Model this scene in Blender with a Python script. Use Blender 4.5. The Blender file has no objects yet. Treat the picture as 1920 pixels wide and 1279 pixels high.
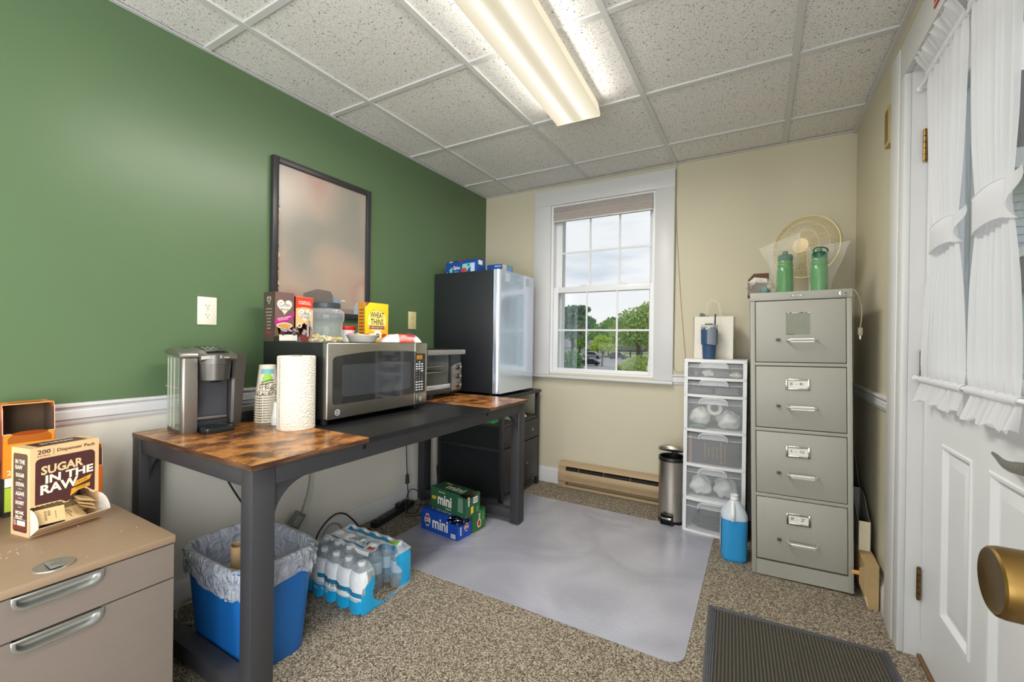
import bpy, bmesh, math, random
from mathutils import Matrix, Vector
random.seed(7)
SC = bpy.context.scene
COL = SC.collection
R = math.radians
PI = math.pi

# ------------------------------------------------------------------ camera
def make_camera():
    yaw, pit, rol = R(29.975), R(-.1363), R(.7567)
    f = Vector((-math.sin(yaw)*math.cos(pit), math.cos(yaw)*math.cos(pit), math.sin(pit)))
    r = Vector((math.cos(yaw), math.sin(yaw), 0)); u = r.cross(f)
    r2 = math.cos(rol)*r + math.sin(rol)*u; u2 = -math.sin(rol)*r + math.cos(rol)*u
    m = Matrix(((r2.x, u2.x, -f.x, 0), (r2.y, u2.y, -f.y, 0), (r2.z, u2.z, -f.z, 1.10), (0, 0, 0, 1)))
    cd = bpy.data.cameras.new('camera'); cd.sensor_width = 36; cd.lens = 36*807.7/1920
    cd.clip_start = .02; cd.clip_end = 500
    co = bpy.data.objects.new('camera', cd); co.matrix_world = m; COL.objects.link(co)
    SC.camera = co
make_camera()

# ------------------------------------------------------------------ view, sky, lights
SC.view_settings.view_transform = 'Standard'
SC.view_settings.look = 'None'
SC.view_settings.exposure = -0.2
SC.view_settings.gamma = 1
SC.view_settings.use_curve_mapping = False
SC.cycles.max_bounces = 10
SC.cycles.diffuse_bounces = 6
SC.cycles.glossy_bounces = 4
SC.cycles.transmission_bounces = 8
SC.cycles.transparent_max_bounces = 16
SC.cycles.caustics_reflective = False
SC.cycles.caustics_refractive = False
SC.cycles.sample_clamp_indirect = 4
SC.cycles.use_denoising = True

def hexl(h):
    h = h.lstrip('#'); o = []
    for i in (0, 2, 4):
        c = int(h[i:i+2], 16)/255
        o.append(c/12.92 if c <= .04045 else ((c+.055)/1.055)**2.4)
    return tuple(o)

def make_world():
    w = bpy.data.worlds.new('sky'); SC.world = w; w.use_nodes = True
    nt = w.node_tree; nt.nodes.clear(); N = nt.nodes.new; L = nt.links.new
    out = N('ShaderNodeOutputWorld'); bg = N('ShaderNodeBackground'); L(bg.outputs[0], out.inputs[0])
    tc = N('ShaderNodeTexCoord'); mp = N('ShaderNodeMapping'); L(tc.outputs['Generated'], mp.inputs[0])
    mp.inputs['Scale'].default_value = (1, 1, 5)
    nz = N('ShaderNodeTexNoise'); nz.inputs['Scale'].default_value = 2.2; nz.inputs['Detail'].default_value = 6
    nz.inputs['Roughness'].default_value = .55; L(mp.outputs[0], nz.inputs[0])
    cr = N('ShaderNodeValToRGB'); L(nz.outputs['Fac'], cr.inputs[0])
    cr.color_ramp.elements[0].position = .30; cr.color_ramp.elements[0].color = (*hexl('bccde0'), 1)
    cr.color_ramp.elements[1].position = .50; cr.color_ramp.elements[1].color = (*hexl('f4f5f8'), 1)
    sp = N('ShaderNodeSeparateXYZ'); L(tc.outputs['Generated'], sp.inputs[0])
    g = N('ShaderNodeValToRGB'); L(sp.outputs['Z'], g.inputs[0])
    g.color_ramp.elements[0].position = 0; g.color_ramp.elements[0].color = (.10, .11, .08, 1)
    g.color_ramp.elements[1].position = .002; g.color_ramp.elements[1].color = (1, 1, 1, 1)
    mx = N('ShaderNodeMix'); mx.data_type = 'RGBA'; mx.blend_type = 'MULTIPLY'; mx.inputs[0].default_value = 1
    L(cr.outputs[0], mx.inputs[6]); L(g.outputs[0], mx.inputs[7]); L(mx.outputs[2], bg.inputs[0])
    bg.inputs[1].default_value = 1.22
make_world()

REAR_FILL, SIDE_FILL = 95, 142  # power of the two added fill lights behind the camera
def area_light(name, loc, sx, sy, power, color, direction=(0, 0, -1)):
    ld = bpy.data.lights.new(name, 'AREA'); ld.shape = 'RECTANGLE'; ld.size = sx; ld.size_y = sy
    ld.energy = power; ld.color = color
    o = bpy.data.objects.new(name, ld); COL.objects.link(o)
    o.location = loc; o.rotation_euler = Vector(direction).to_track_quat('-Z', 'Y').to_euler()
    return o

# ------------------------------------------------------------------ tags
def tag(o, label=None, cat=None, group=None, kind=None):
    if label: o['label'] = label
    if cat: o['category'] = cat
    if group: o['group'] = group
    if kind: o['kind'] = kind
    return o

def thing(name, label, cat, loc=(0, 0, 0), rz=0, group=None):
    o = bpy.data.objects.new(name, None); COL.objects.link(o)
    o.empty_display_size = .05
    o.location = loc; o.rotation_euler = (0, 0, rz)
    return tag(o, label, cat, group)

def copy_thing(root, loc, rz=None, label=None, group=None):
    r = root.copy(); COL.objects.link(r); r.location = loc
    if rz is not None: r.rotation_euler = (root.rotation_euler.x, root.rotation_euler.y, rz)
    if label: r['label'] = label
    if group: r['group'] = group
    for ch in list(root.children):
        c = ch.copy(); COL.objects.link(c); c.parent = r
        for g in list(ch.children):
            d = g.copy(); COL.objects.link(d); d.parent = c
    return r

# ------------------------------------------------------------------ materials
MATS = {}
def mat(name, hexc, rough=.5, metal=0., noise=30., amt=.05, bump=0., bscale=None, spec=.5, trans=0., alpha=1.,
        ior=1.45, coat=0., emit=None, estr=0., sheen=0., stretch=None, detail=3., aniso=0.):
    if name in MATS: return MATS[name]
    m = bpy.data.materials.new(name); MATS[name] = m; m.use_nodes = True
    nt = m.node_tree; N = nt.nodes.new; L = nt.links.new
    b = nt.nodes['Principled BSDF']
    c = hexl(hexc)
    tc = N('ShaderNodeTexCoord'); mp = N('ShaderNodeMapping'); L(tc.outputs['Object'], mp.inputs[0])
    if stretch: mp.inputs['Scale'].default_value = stretch
    nz = N('ShaderNodeTexNoise'); nz.inputs['Scale'].default_value = noise; nz.inputs['Detail'].default_value = detail
    L(mp.outputs[0], nz.inputs[0])
    mx = N('ShaderNodeMix'); mx.data_type = 'RGBA'
    L(nz.outputs['Fac'], mx.inputs[0])
    mx.inputs[6].default_value = (*[max(0, v*(1-amt*2)) for v in c], 1)
    mx.inputs[7].default_value = (*[min(1, v*(1+amt*2)) for v in c], 1)
    L(mx.outputs[2], b.inputs['Base Color'])
    b.inputs['Roughness'].default_value = rough; b.inputs['Metallic'].default_value = metal
    b.inputs['Specular IOR Level'].default_value = spec; b.inputs['IOR'].default_value = ior
    b.inputs['Transmission Weight'].default_value = trans; b.inputs['Alpha'].default_value = alpha
    b.inputs['Coat Weight'].default_value = coat; b.inputs['Sheen Weight'].default_value = sheen
    b.inputs['Anisotropic'].default_value = aniso
    if emit:
        b.inputs['Emission Color'].default_value = (*hexl(emit), 1); b.inputs['Emission Strength'].default_value = estr
    if bump:
        n2 = N('ShaderNodeTexNoise'); n2.inputs['Scale'].default_value = bscale or noise; n2.inputs['Detail'].default_value = 3
        L(mp.outputs[0], n2.inputs[0])
        bp = N('ShaderNodeBump'); bp.inputs['Strength'].default_value = bump; bp.inputs['Distance'].default_value = .004
        L(n2.outputs['Fac'], bp.inputs['Height']); L(bp.outputs[0], b.inputs['Normal'])
    return m

def schlick(nt, f0=.035, normal=None):
    # same reflectance from either side of a thin sheet
    N = nt.nodes.new; L = nt.links.new
    lw = N('ShaderNodeLayerWeight'); lw.inputs['Blend'].default_value = .5
    if normal is not None: L(normal, lw.inputs['Normal'])
    p = N('ShaderNodeMath'); p.operation = 'POWER'; p.inputs[1].default_value = 5; L(lw.outputs['Facing'], p.inputs[0])
    m = N('ShaderNodeMath'); m.operation = 'MULTIPLY_ADD'; m.inputs[1].default_value = 1-f0; m.inputs[2].default_value = f0; m.use_clamp = True
    L(p.outputs[0], m.inputs[0]); return m.outputs[0]

def film(name, hexc, alpha=.3, rough=.15, bump=.3, bscale=30., spec=.6):
    """thin clear plastic: part see-through, part shiny skin"""
    if name in MATS: return MATS[name]
    m = bpy.data.materials.new(name); MATS[name] = m; m.use_nodes = True
    nt = m.node_tree; N = nt.nodes.new; L = nt.links.new; nt.nodes.clear()
    out = N('ShaderNodeOutputMaterial'); mx = N('ShaderNodeMixShader'); tr = N('ShaderNodeBsdfTransparent')
    b = N('ShaderNodeBsdfPrincipled'); c = hexl(hexc)
    b.inputs['Base Color'].default_value = (*c, 1); b.inputs['Roughness'].default_value = rough
    b.inputs['Specular IOR Level'].default_value = spec
    tc = N('ShaderNodeTexCoord'); nz = N('ShaderNodeTexNoise'); nz.inputs['Scale'].default_value = bscale
    nz.inputs['Detail'].default_value = 3; L(tc.outputs['Object'], nz.inputs[0])
    bp = N('ShaderNodeBump'); bp.inputs['Strength'].default_value = bump; bp.inputs['Distance'].default_value = .01
    L(nz.outputs['Fac'], bp.inputs['Height']); L(bp.outputs[0], b.inputs['Normal'])
    fr = schlick(nt, .035, bp.outputs[0])
    ad = N('ShaderNodeMath'); ad.operation = 'ADD'; ad.use_clamp = True; ad.inputs[1].default_value = alpha
    L(fr, ad.inputs[0]); L(ad.outputs[0], mx.inputs[0])
    L(tr.outputs[0], mx.inputs[1]); L(b.outputs[0], mx.inputs[2]); L(mx.outputs[0], out.inputs[0])
    return m

def pane_mat(name, tint=(1, 1, 1), ior=1.45, rough=0.):
    """window glass: transparent with a fresnel reflection"""
    if name in MATS: return MATS[name]
    m = bpy.data.materials.new(name); MATS[name] = m; m.use_nodes = True
    nt = m.node_tree; N = nt.nodes.new; L = nt.links.new; nt.nodes.clear()
    out = N('ShaderNodeOutputMaterial'); mx = N('ShaderNodeMixShader'); tr = N('ShaderNodeBsdfTransparent')
    gl = N('ShaderNodeBsdfGlossy'); gl.inputs['Roughness'].default_value = rough
    tr.inputs[0].default_value = (*tint, 1)
    fr = schlick(nt, ((ior-1)/(ior+1))**2)
    L(fr, mx.inputs[0]); L(tr.outputs[0], mx.inputs[1]); L(gl.outputs[0], mx.inputs[2]); L(mx.outputs[0], out.inputs[0])
    return m

def ramp_mat(name, stops, scale, rough=.5, stretch=(1, 1, 1), bump=0., detail=4., rough_noise=.55, spec=.5, coat=0., voronoi=False, bdist=.003, coatr=.1):
    if name in MATS: return MATS[name]
    m = bpy.data.materials.new(name); MATS[name] = m; m.use_nodes = True
    nt = m.node_tree; N = nt.nodes.new; L = nt.links.new; b = nt.nodes['Principled BSDF']
    tc = N('ShaderNodeTexCoord'); mp = N('ShaderNodeMapping'); L(tc.outputs['Object'], mp.inputs[0]); mp.inputs['Scale'].default_value = stretch
    if voronoi:
        nz = N('ShaderNodeTexVoronoi'); nz.inputs['Scale'].default_value = scale; fac = nz.outputs['Distance']
    else:
        nz = N('ShaderNodeTexNoise'); nz.inputs['Scale'].default_value = scale; nz.inputs['Detail'].default_value = detail
        nz.inputs['Roughness'].default_value = rough_noise; fac = nz.outputs['Fac']
    L(mp.outputs[0], nz.inputs[0])
    cr = N('ShaderNodeValToRGB'); L(fac, cr.inputs[0])
    el = cr.color_ramp.elements
    while len(el) < len(stops): el.new(.5)
    for e, (p, h) in zip(el, stops): e.position = p; e.color = (*hexl(h), 1)
    L(cr.outputs[0], b.inputs['Base Color'])
    b.inputs['Roughness'].default_value = rough; b.inputs['Specular IOR Level'].default_value = spec
    b.inputs['Coat Weight'].default_value = coat; b.inputs['Coat Roughness'].default_value = coatr
    if bump:
        bp = N('ShaderNodeBump'); bp.inputs['Strength'].default_value = bump; bp.inputs['Distance'].default_value = bdist
        L(fac, bp.inputs['Height']); L(bp.outputs[0], b.inputs['Normal'])
    return m

# ------------------------------------------------------------------ mesh builder
def catmull(pts, n=6, closed=False):
    P = [Vector(p) for p in pts]; out = []
    k = len(P); rng = range(k if closed else k-1)
    for i in rng:
        if closed: a, b, c, d = P[(i-1) % k], P[i], P[(i+1) % k], P[(i+2) % k]
        else:
            b, c = P[i], P[i+1]; a = P[i-1] if i else b*2-c; d = P[i+2] if i+2 < k else c*2-b
        for j in range(n):
            t = j/n
            out.append(.5*((2*b)+(c-a)*t+(2*a-5*b+4*c-d)*t*t+(-a+3*b-3*c+d)*t**3))
    if not closed: out.append(P[-1])
    return out

TEXTCACHE = {}
def text_geo(s, offset=0., res=2):
    k = (s, offset, res)
    if k in TEXTCACHE: return TEXTCACHE[k]
    cu = bpy.data.curves.new('lettering', 'FONT'); cu.body = s; cu.size = 1; cu.offset = offset; cu.resolution_u = res
    cu.fill_mode = 'BOTH' if hasattr(cu, 'fill_mode') else cu.fill_mode
    ob = bpy.data.objects.new('lettering', cu)
    me = ob.to_mesh()
    vs = [(v.co.x, v.co.y) for v in me.vertices]; fs = [tuple(p.vertices) for p in me.polygons]
    ob.to_mesh_clear(); bpy.data.objects.remove(ob); bpy.data.curves.remove(cu)
    TEXTCACHE[k] = (vs, fs); return vs, fs

class MB:
    def __init__(s): s.v = []; s.f = []; s.m = []; s.mats = []; s.T = Matrix()
    def mi(s, m):
        if m not in s.mats: s.mats.append(m)
        return s.mats.index(m)
    def add(s, vs, fs, m):
        o = len(s.v); i = s.mi(m)
        s.v += [tuple(s.T @ Vector(v)) for v in vs]
        for f in fs: s.f.append(tuple(o+k for k in f)); s.m.append(i)
        return s
    def bm(s, b, m):
        b.verts.ensure_lookup_table(); b.verts.index_update()
        s.add([v.co.copy() for v in b.verts], [[v.index for v in f.verts] for f in b.faces], m); b.free(); return s
    def box(s, x0, x1, y0, y1, z0, z1, m, bev=0, seg=2):
        if x0 > x1: x0, x1 = x1, x0
        if y0 > y1: y0, y1 = y1, y0
        if z0 > z1: z0, z1 = z1, z0
        if not bev:
            vs = [(x, y, z) for x in (x0, x1) for y in (y0, y1) for z in (z0, z1)]
            return s.add(vs, [(0, 1, 3, 2), (4, 6, 7, 5), (0, 4, 5, 1), (2, 3, 7, 6), (0, 2, 6, 4), (1, 5, 7, 3)], m)
        b = bmesh.new(); bmesh.ops.create_cube(b, size=1)
        for v in b.verts:
            v.co = ((x0+x1)/2+v.co.x*(x1-x0), (y0+y1)/2+v.co.y*(y1-y0), (z0+z1)/2+v.co.z*(z1-z0))
        bev = min(bev, .49*min(x1-x0, y1-y0, z1-z0))
        bmesh.ops.bevel(b, geom=b.edges[:], offset=bev, segments=seg, affect='EDGES', profile=.5)
        return s.bm(b, m)
    def prism(s, poly, axis, d0, d1, m, bev=0):
        """poly in the two other axes (order x,y / x,z / y,z), extruded along axis"""
        def mk(p, d):
            return {'z': (p[0], p[1], d), 'y': (p[0], d, p[1]), 'x': (d, p[0], p[1])}[axis]
        n = len(poly)
        vs = [mk(p, d0) for p in poly]+[mk(p, d1) for p in poly]
        fs = [tuple(range(n))[::-1], tuple(range(n, 2*n))]+[(i, (i+1) % n, n+(i+1) % n, n+i) for i in range(n)]
        if not bev: return s.add(vs, fs, m)
        b = bmesh.new(); bv = [b.verts.new(v) for v in vs]
        for f in fs: b.faces.new([bv[i] for i in f])
        bmesh.ops.bevel(b, geom=b.edges[:], offset=bev, segments=2, affect='EDGES', profile=.5)
        return s.bm(b, m)
    def cyl(s, p0, p1, r0, m, r1=None, n=24, caps=True):
        p0, p1 = Vector(p0), Vector(p1); r1 = r0 if r1 is None else r1
        d = (p1-p0).normalized(); a = d.orthogonal().normalized(); b = d.cross(a)
        vs = []
        for p, r in ((p0, r0), (p1, r1)):
            vs += [p+(a*math.cos(t)+b*math.sin(t))*r for t in [2*PI*i/n for i in range(n)]]
        fs = [(i, (i+1) % n, n+(i+1) % n, n+i) for i in range(n)]
        if caps: fs += [tuple(range(n))[::-1], tuple(range(n, 2*n))]
        return s.add(vs, fs, m)
    def lathe(s, prof, m, n=28, c=(0, 0, 0), axis=(0, 0, 1), sx=1, sy=1, mfun=None):
        """prof [(r,z)...]; open profile, r=0 ends close"""
        q = Vector((0, 0, 1)).rotation_difference(Vector(axis)); c = Vector(c)
        vs = []; rings = []
        for r, z in prof:
            if r < 1e-6: rings.append([len(vs)]); vs.append(c+q @ Vector((0, 0, z)))
            else:
                rings.append(list(range(len(vs), len(vs)+n)))
                vs += [c+q @ Vector((r*sx*math.cos(2*PI*i/n), r*sy*math.sin(2*PI*i/n), z)) for i in range(n)]
        by = {}
        for k in range(len(rings)-1):
            A, B = rings[k], rings[k+1]; mm = mfun(k) if mfun else m
            fs = by.setdefault(mm, [])
            for i in range(n):
                j = (i+1) % n
                if len(A) == 1 and len(B) == 1: continue
                if len(A) == 1: fs.append((A[0], B[j], B[i]))
                elif len(B) == 1: fs.append((A[i], A[j], B[0]))
                else: fs.append((A[i], A[j], B[j], B[i]))
        if len(by) == 1: return s.add(vs, list(by.values())[0], list(by)[0])
        o = len(s.v); s.v += [tuple(s.T @ Vector(v)) for v in vs]
        for mm, fs in by.items():
            i = s.mi(mm)
            for f in fs: s.f.append(tuple(o+k for k in f)); s.m.append(i)
        return s
    def tube(s, pts, r, m, n=8, closed=False, smooth=0, flat=None):
        P = catmull(pts, smooth, closed) if smooth else [Vector(p) for p in pts]
        k = len(P); vs = []
        t0 = (P[1]-P[0]).normalized(); a = t0.orthogonal().normalized()
        for i in range(k):
            if closed: t = (P[(i+1) % k]-P[i-1]).normalized()
            else: t = (P[min(i+1, k-1)]-P[max(i-1, 0)]).normalized()
            a = (a-t*a.dot(t))
            a = a.normalized() if a.length > 1e-6 else t.orthogonal().normalized()
            b = t.cross(a); rr = r[i] if isinstance(r, (list, tuple)) else r
            vs += [P[i]+(a*math.cos(2*PI*j/n)+b*math.sin(2*PI*j/n))*rr for j in range(n)]
        fs = []
        for i in range(k if closed else k-1):
            o, q = i*n, ((i+1) % k)*n
            fs += [(o+j, o+(j+1) % n, q+(j+1) % n, q+j) for j in range(n)]
        if not closed: fs += [tuple(range(n))[::-1], tuple((k-1)*n+j for j in range(n))]
        return s.add(vs, fs, m)
    def sheet(s, fn, nu, nv, m, closed_u=False):
        vs = [fn(i/(nu if closed_u else nu-1), j/(nv-1)) for j in range(nv) for i in range(nu)]
        fs = []
        for j in range(nv-1):
            for i in range(nu if closed_u else nu-1):
                a = j*nu+i; b = j*nu+(i+1) % nu
                fs.append((a, b, b+nu, a+nu))
        return s.add(vs, fs, m)
    def plate(s, poly, c, right, up, m, th=.0006):
        """flat printed shape: 2D polygon on the plane through c, lifted th off it"""
        r, u = Vector(right).normalized(), Vector(up).normalized(); n = r.cross(u); c = Vector(c)
        k = len(poly)
        vs = [c+r*p[0]+u*p[1]+n*th for p in poly]
        return s.add(vs, [tuple(range(k))], m)
    def rect(s, c, right, up, w, h, m, th=.0006):
        return s.plate([(-w/2, -h/2), (w/2, -h/2), (w/2, h/2), (-w/2, h/2)], c, right, up, m, th)
    def ell(s, c, right, up, w, h, m, th=.0006, n=24, a0=0, a1=360):
        return s.plate([(w/2*math.cos(R(a0+(a1-a0)*i/n)), h/2*math.sin(R(a0+(a1-a0)*i/n))) for i in range(n if a1-a0 >= 360 else n+1)], c, right, up, m, th)
    def text(s, t, m, c, right, up, w=None, h=None, bold=0., th=.001, res=2, slant=0.):
        vs, fs = text_geo(t, bold, res)
        if not vs: return s
        x0 = min(v[0] for v in vs); x1 = max(v[0] for v in vs); y0 = min(v[1] for v in vs); y1 = max(v[1] for v in vs)
        if w is None: k = h/(y1-y0); sx = sy = k
        elif h is None: k = w/(x1-x0); sx = sy = k
        else: sx = w/(x1-x0); sy = h/(y1-y0)
        r, u = Vector(right).normalized(), Vector(up).normalized(); n = r.cross(u); c = Vector(c)
        vv = [c+r*((x-(x0+x1)/2)*sx+slant*(y-(y0+y1)/2)*sy)+u*((y-(y0+y1)/2)*sy)+n*th for x, y in vs]
        return s.add(vv, fs, m)
    def build(s, name, parent=None, world=True, sharp=32, recalc=True, label=None):
        me = bpy.data.meshes.new(name)
        off = Vector((0, 0, 0))
        inv = None
        if parent is not None and world:
            bpy_m = Matrix.Translation(parent.location) @ parent.rotation_euler.to_matrix().to_4x4()
            p = parent.parent
            while p is not None:
                bpy_m = (Matrix.Translation(p.location) @ p.rotation_euler.to_matrix().to_4x4()) @ bpy_m; p = p.parent
            inv = bpy_m.inverted()
        vs = [inv @ Vector(v) for v in s.v] if inv else s.v
        me.from_pydata([tuple(v) for v in vs], [], s.f)
        for m in s.mats: me.materials.append(m)
        me.polygons.foreach_set('material_index', s.m)
        if recalc:
            b = bmesh.new(); b.from_mesh(me); bmesh.ops.recalc_face_normals(b, faces=b.faces[:]); b.to_mesh(me); b.free()
        me.polygons.foreach_set('use_smooth', [True]*len(me.polygons))
        me.set_sharp_from_angle(angle=R(sharp))
        me.update()
        o = bpy.data.objects.new(name, me); COL.objects.link(o)
        if parent is not None: o.parent = parent
        if label: o['label'] = label
        return o

def structure(o): o['kind'] = 'structure'; return o
X, Y, Z = Vector((1, 0, 0)), Vector((0, 1, 0)), Vector((0, 0, 1))
# ================================================================== the room
XL, XR, YB, YF, ZC = -2.035, .457, 3.06, -2.2, 2.30

m_green = mat('green_paint', '546a4a', rough=.34, noise=3, amt=.03, bump=.04, bscale=260)
m_cream = mat('cream_paint', 'c8c1aa', rough=.6, noise=3, amt=.02, bump=.04, bscale=260)
m_trim = mat('white_trim', 'd2d2d3', rough=.38, noise=8, amt=.012)
m_white = mat('white_paint', 'e2e2e4', rough=.4, noise=8, amt=.012)

def carpet_mat():
    m = bpy.data.materials.new('carpet'); m.use_nodes = True; MATS['carpet'] = m
    nt = m.node_tree; N = nt.nodes.new; L = nt.links.new; b = nt.nodes['Principled BSDF']
    tc = N('ShaderNodeTexCoord')
    v = N('ShaderNodeTexVoronoi'); v.inputs['Scale'].default_value = 250; L(tc.outputs['Object'], v.inputs[0])
    sc = N('ShaderNodeSeparateColor'); L(v.outputs['Color'], sc.inputs[0])
    n1 = N('ShaderNodeTexNoise'); n1.inputs['Scale'].default_value = 190; n1.inputs['Detail'].default_value = 3
    L(tc.outputs['Object'], n1.inputs[0])
    mx = N('ShaderNodeMath'); mx.operation = 'ADD'; L(sc.outputs[0], mx.inputs[0]); L(n1.outputs['Fac'], mx.inputs[1])
    hf = N('ShaderNodeMath'); hf.operation = 'MULTIPLY'; hf.inputs[1].default_value = .5; L(mx.outputs[0], hf.inputs[0])
    cr = N('ShaderNodeValToRGB'); L(hf.outputs[0], cr.inputs[0]); e = cr.color_ramp.elements
    while len(e) < 4: e.new(.5)
    for q, (p, h) in zip(e, ((.22, '40382f'), (.42, '70665a'), (.58, '948978'), (.78, 'c2b8a6'))): q.position = p; q.color = (*hexl(h), 1)
    L(cr.outputs[0], b.inputs['Base Color']); b.inputs['Roughness'].default_value = .95; b.inputs['Specular IOR Level'].default_value = .1
    bp = N('ShaderNodeBump'); bp.inputs['Strength'].default_value = .8; bp.inputs['Distance'].default_value = .004
    L(hf.outputs[0], bp.inputs['Height']); L(bp.outputs[0], b.inputs['Normal'])
    return m
m_carpet = carpet_mat()

def tile_mat():
    m = bpy.data.materials.new('ceiling_tile'); m.use_nodes = True; MATS['ceiling_tile'] = m
    nt = m.node_tree; N = nt.nodes.new; L = nt.links.new; b = nt.nodes['Principled BSDF']
    tc = N('ShaderNodeTexCoord')
    wp = N('ShaderNodeTexNoise'); wp.inputs['Scale'].default_value = 60; L(tc.outputs['Object'], wp.inputs[0])
    mxv = N('ShaderNodeMix'); mxv.data_type = 'RGBA'; mxv.blend_type = 'LINEAR_LIGHT'; mxv.inputs[0].default_value = .012
    L(tc.outputs['Object'], mxv.inputs[6]); L(wp.outputs['Color'], mxv.inputs[7])
    n1 = N('ShaderNodeTexNoise'); n1.inputs['Scale'].default_value = 135; n1.inputs['Detail'].default_value = 2.5
    n1.inputs['Roughness'].default_value = .6; L(mxv.outputs[2], n1.inputs[0])
    cr = N('ShaderNodeValToRGB'); L(n1.outputs['Fac'], cr.inputs[0]); e = cr.color_ramp.elements
    e[0].position = .335; e[0].color = (*hexl('6f6b68'), 1); e[1].position = .39; e[1].color = (*hexl('e9e7e4'), 1)
    n2 = N('ShaderNodeTexNoise'); n2.inputs['Scale'].default_value = 420; n2.inputs['Detail'].default_value = 1; L(tc.outputs['Object'], n2.inputs[0])
    c2 = N('ShaderNodeValToRGB'); L(n2.outputs['Fac'], c2.inputs[0]); f = c2.color_ramp.elements
    f[0].position = .3; f[0].color = (.62, .62, .62, 1); f[1].position = .5; f[1].color = (1, 1, 1, 1)
    mx = N('ShaderNodeMix'); mx.data_type = 'RGBA'; mx.blend_type = 'MULTIPLY'; mx.inputs[0].default_value = 1
    L(cr.outputs[0], mx.inputs[6]); L(c2.outputs[0], mx.inputs[7]); L(mx.outputs[2], b.inputs['Base Color'])
    b.inputs['Roughness'].default_value = .9; b.inputs['Specular IOR Level'].default_value = .15
    bp = N('ShaderNodeBump'); bp.inputs['Strength'].default_value = .5; bp.inputs['Distance'].default_value = .003
    L(cr.outputs[0], bp.inputs['Height']); L(bp.outputs[0], b.inputs['Normal'])
    return m
m_tile = tile_mat()

structure(MB().box(XL-.1, XR+.14, YF-.1, YB+.14, -.1, 0, m_carpet).build('floor'))
structure(MB().box(XL-.1, XR+.14, YF-.1, YB+.14, ZC+.008, ZC+.1, m_tile).build('ceiling'))

# suspended ceiling grid: main tees, cross tees, wall angle
def grid_trim():
    g = MB(); mg = mat('grid_metal', 'cbcbca', rough=.45, noise=5, amt=.01)
    for x in (-1.742, -1.122, -.510, .112): g.box(x-.012, x+.012, YF, YB, ZC-.001, ZC+.008, mg)
    y = 2.752
    while y > YF:
        xs = [XL, -1.754, -1.730, -1.134, -1.110, -.522, -.498, .100, .124, XR]
        for a, b in zip(xs[::2], xs[1::2]): g.box(a, b, y-.012, y+.012, ZC, ZC+.008, mg)
        y -= .6105
    structure(g.build('trim_1'))
    w = MB()
    for (a, b, c, d) in ((XL, XL+.018, YF, YB), (XR-.02, XR, YF, YB), (XL+.018, XR-.02, YB-.016, YB)):
        w.box(a, b, c, d, ZC-.012 if a == XR-.02 else ZC-.004, ZC-.0011, mg)
    structure(w.build('trim_2'))
grid_trim()

# walls
w = MB()
w.box(XL-.1, XL, YF, YB, 0, .83, mat('pale_wall_paint', 'ddd9cd', rough=.6, noise=3, amt=.02, bump=.04, bscale=260)); w.box(XL-.1, XL, YF, YB, .83, ZC+.008, m_green)
structure(w.build('wall_left'))
WX0, WX1, WZ0, WZ1 = -1.425, -.63, .853, 2.15
w = MB()
w.box(XL-.1, WX0, YB, YB+.14, 0, ZC+.008, m_cream); w.box(WX1, XR+.14, YB, YB+.14, 0, ZC+.008, m_cream)
w.box(WX0, WX1, YB, YB+.14, 0, WZ0, m_cream); w.box(WX0, WX1, YB, YB+.14, WZ1, ZC+.008, m_cream)
structure(w.build('wall_back'))
DY0, DY1, DZ = 1.15, 2.072, 2.105
w = MB()
w.box(XR, XR+.14, DY1, YB, 0, ZC+.008, m_cream); w.box(XR, XR+.14, -.36, DY0, 0, ZC+.008, m_cream)
w.box(XR, XR+.14, YF, -1.80, 0, ZC+.008, m_cream); w.box(XR, XR+.14, -1.80, -.36, 0, .06, m_cream); w.box(XR, XR+.14, -1.80, -.36, 2.12, ZC+.008, m_cream)
w.box(XR, XR+.14, DY0, DY1, DZ, ZC+.008, m_cream)
structure(w.build('wall_right'))
w = MB()
w.box(XL-.1, -1.75, YF-.1, YF, 0, ZC+.008, m_cream); w.box(.05, XR+.14, YF-.1, YF, 0, ZC+.008, m_cream)
w.box(-1.75, .05, YF-.1, YF, 0, .06, m_cream); w.box(-1.75, .05, YF-.1, YF, 2.12, ZC+.008, m_cream)
structure(w.build('wall_front'))

# chair rails (moulded profile) and baseboards
def rail_profile(z0, z1):
    h = z1-z0
    return [(0, z0), (.006, z0), (.010, z0+.12*h), (.010, z0+.2*h), (.016, z0+.27*h), (.016, z0+.62*h), (.012, z0+.68*h),
            (.012, z0+.76*h), (.022, z0+.86*h), (.022, z0+.97*h), (.019, z1), (0, z1)]
structure(MB().prism([(XL+p, q) for p, q in rail_profile(.793, .865)], 'y', YF, YB, m_trim).build('trim_3'))
structure(MB().prism([(YB-p, q) for p, q in rail_profile(.815, .883)], 'x', -.508, XR, m_trim).build('trim_4'))
structure(MB().prism([(XR-p, q) for p, q in rail_profile(.822, .887)], 'y', 2.217, YB-.022, m_trim).build('trim_5'))
def base_profile(h, t=.014): return [(0, 0), (t, 0), (t, h-.02), (t-.004, h-.012), (t-.008, h), (0, h)]
structure(MB().prism([(XL+p, q) for p, q in base_profile(.105)], 'y', YF, YB, m_trim).build('baseboard_left'))
structure(MB().prism([(YB-p, q) for p, q in base_profile(.115)], 'x', XL+.014, XR, m_trim).build('baseboard_back'))
structure(MB().prism([(XR-p, q) for p, q in base_profile(.115)], 'y', 2.217, YB-.014, m_trim).build('baseboard_right'))

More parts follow.
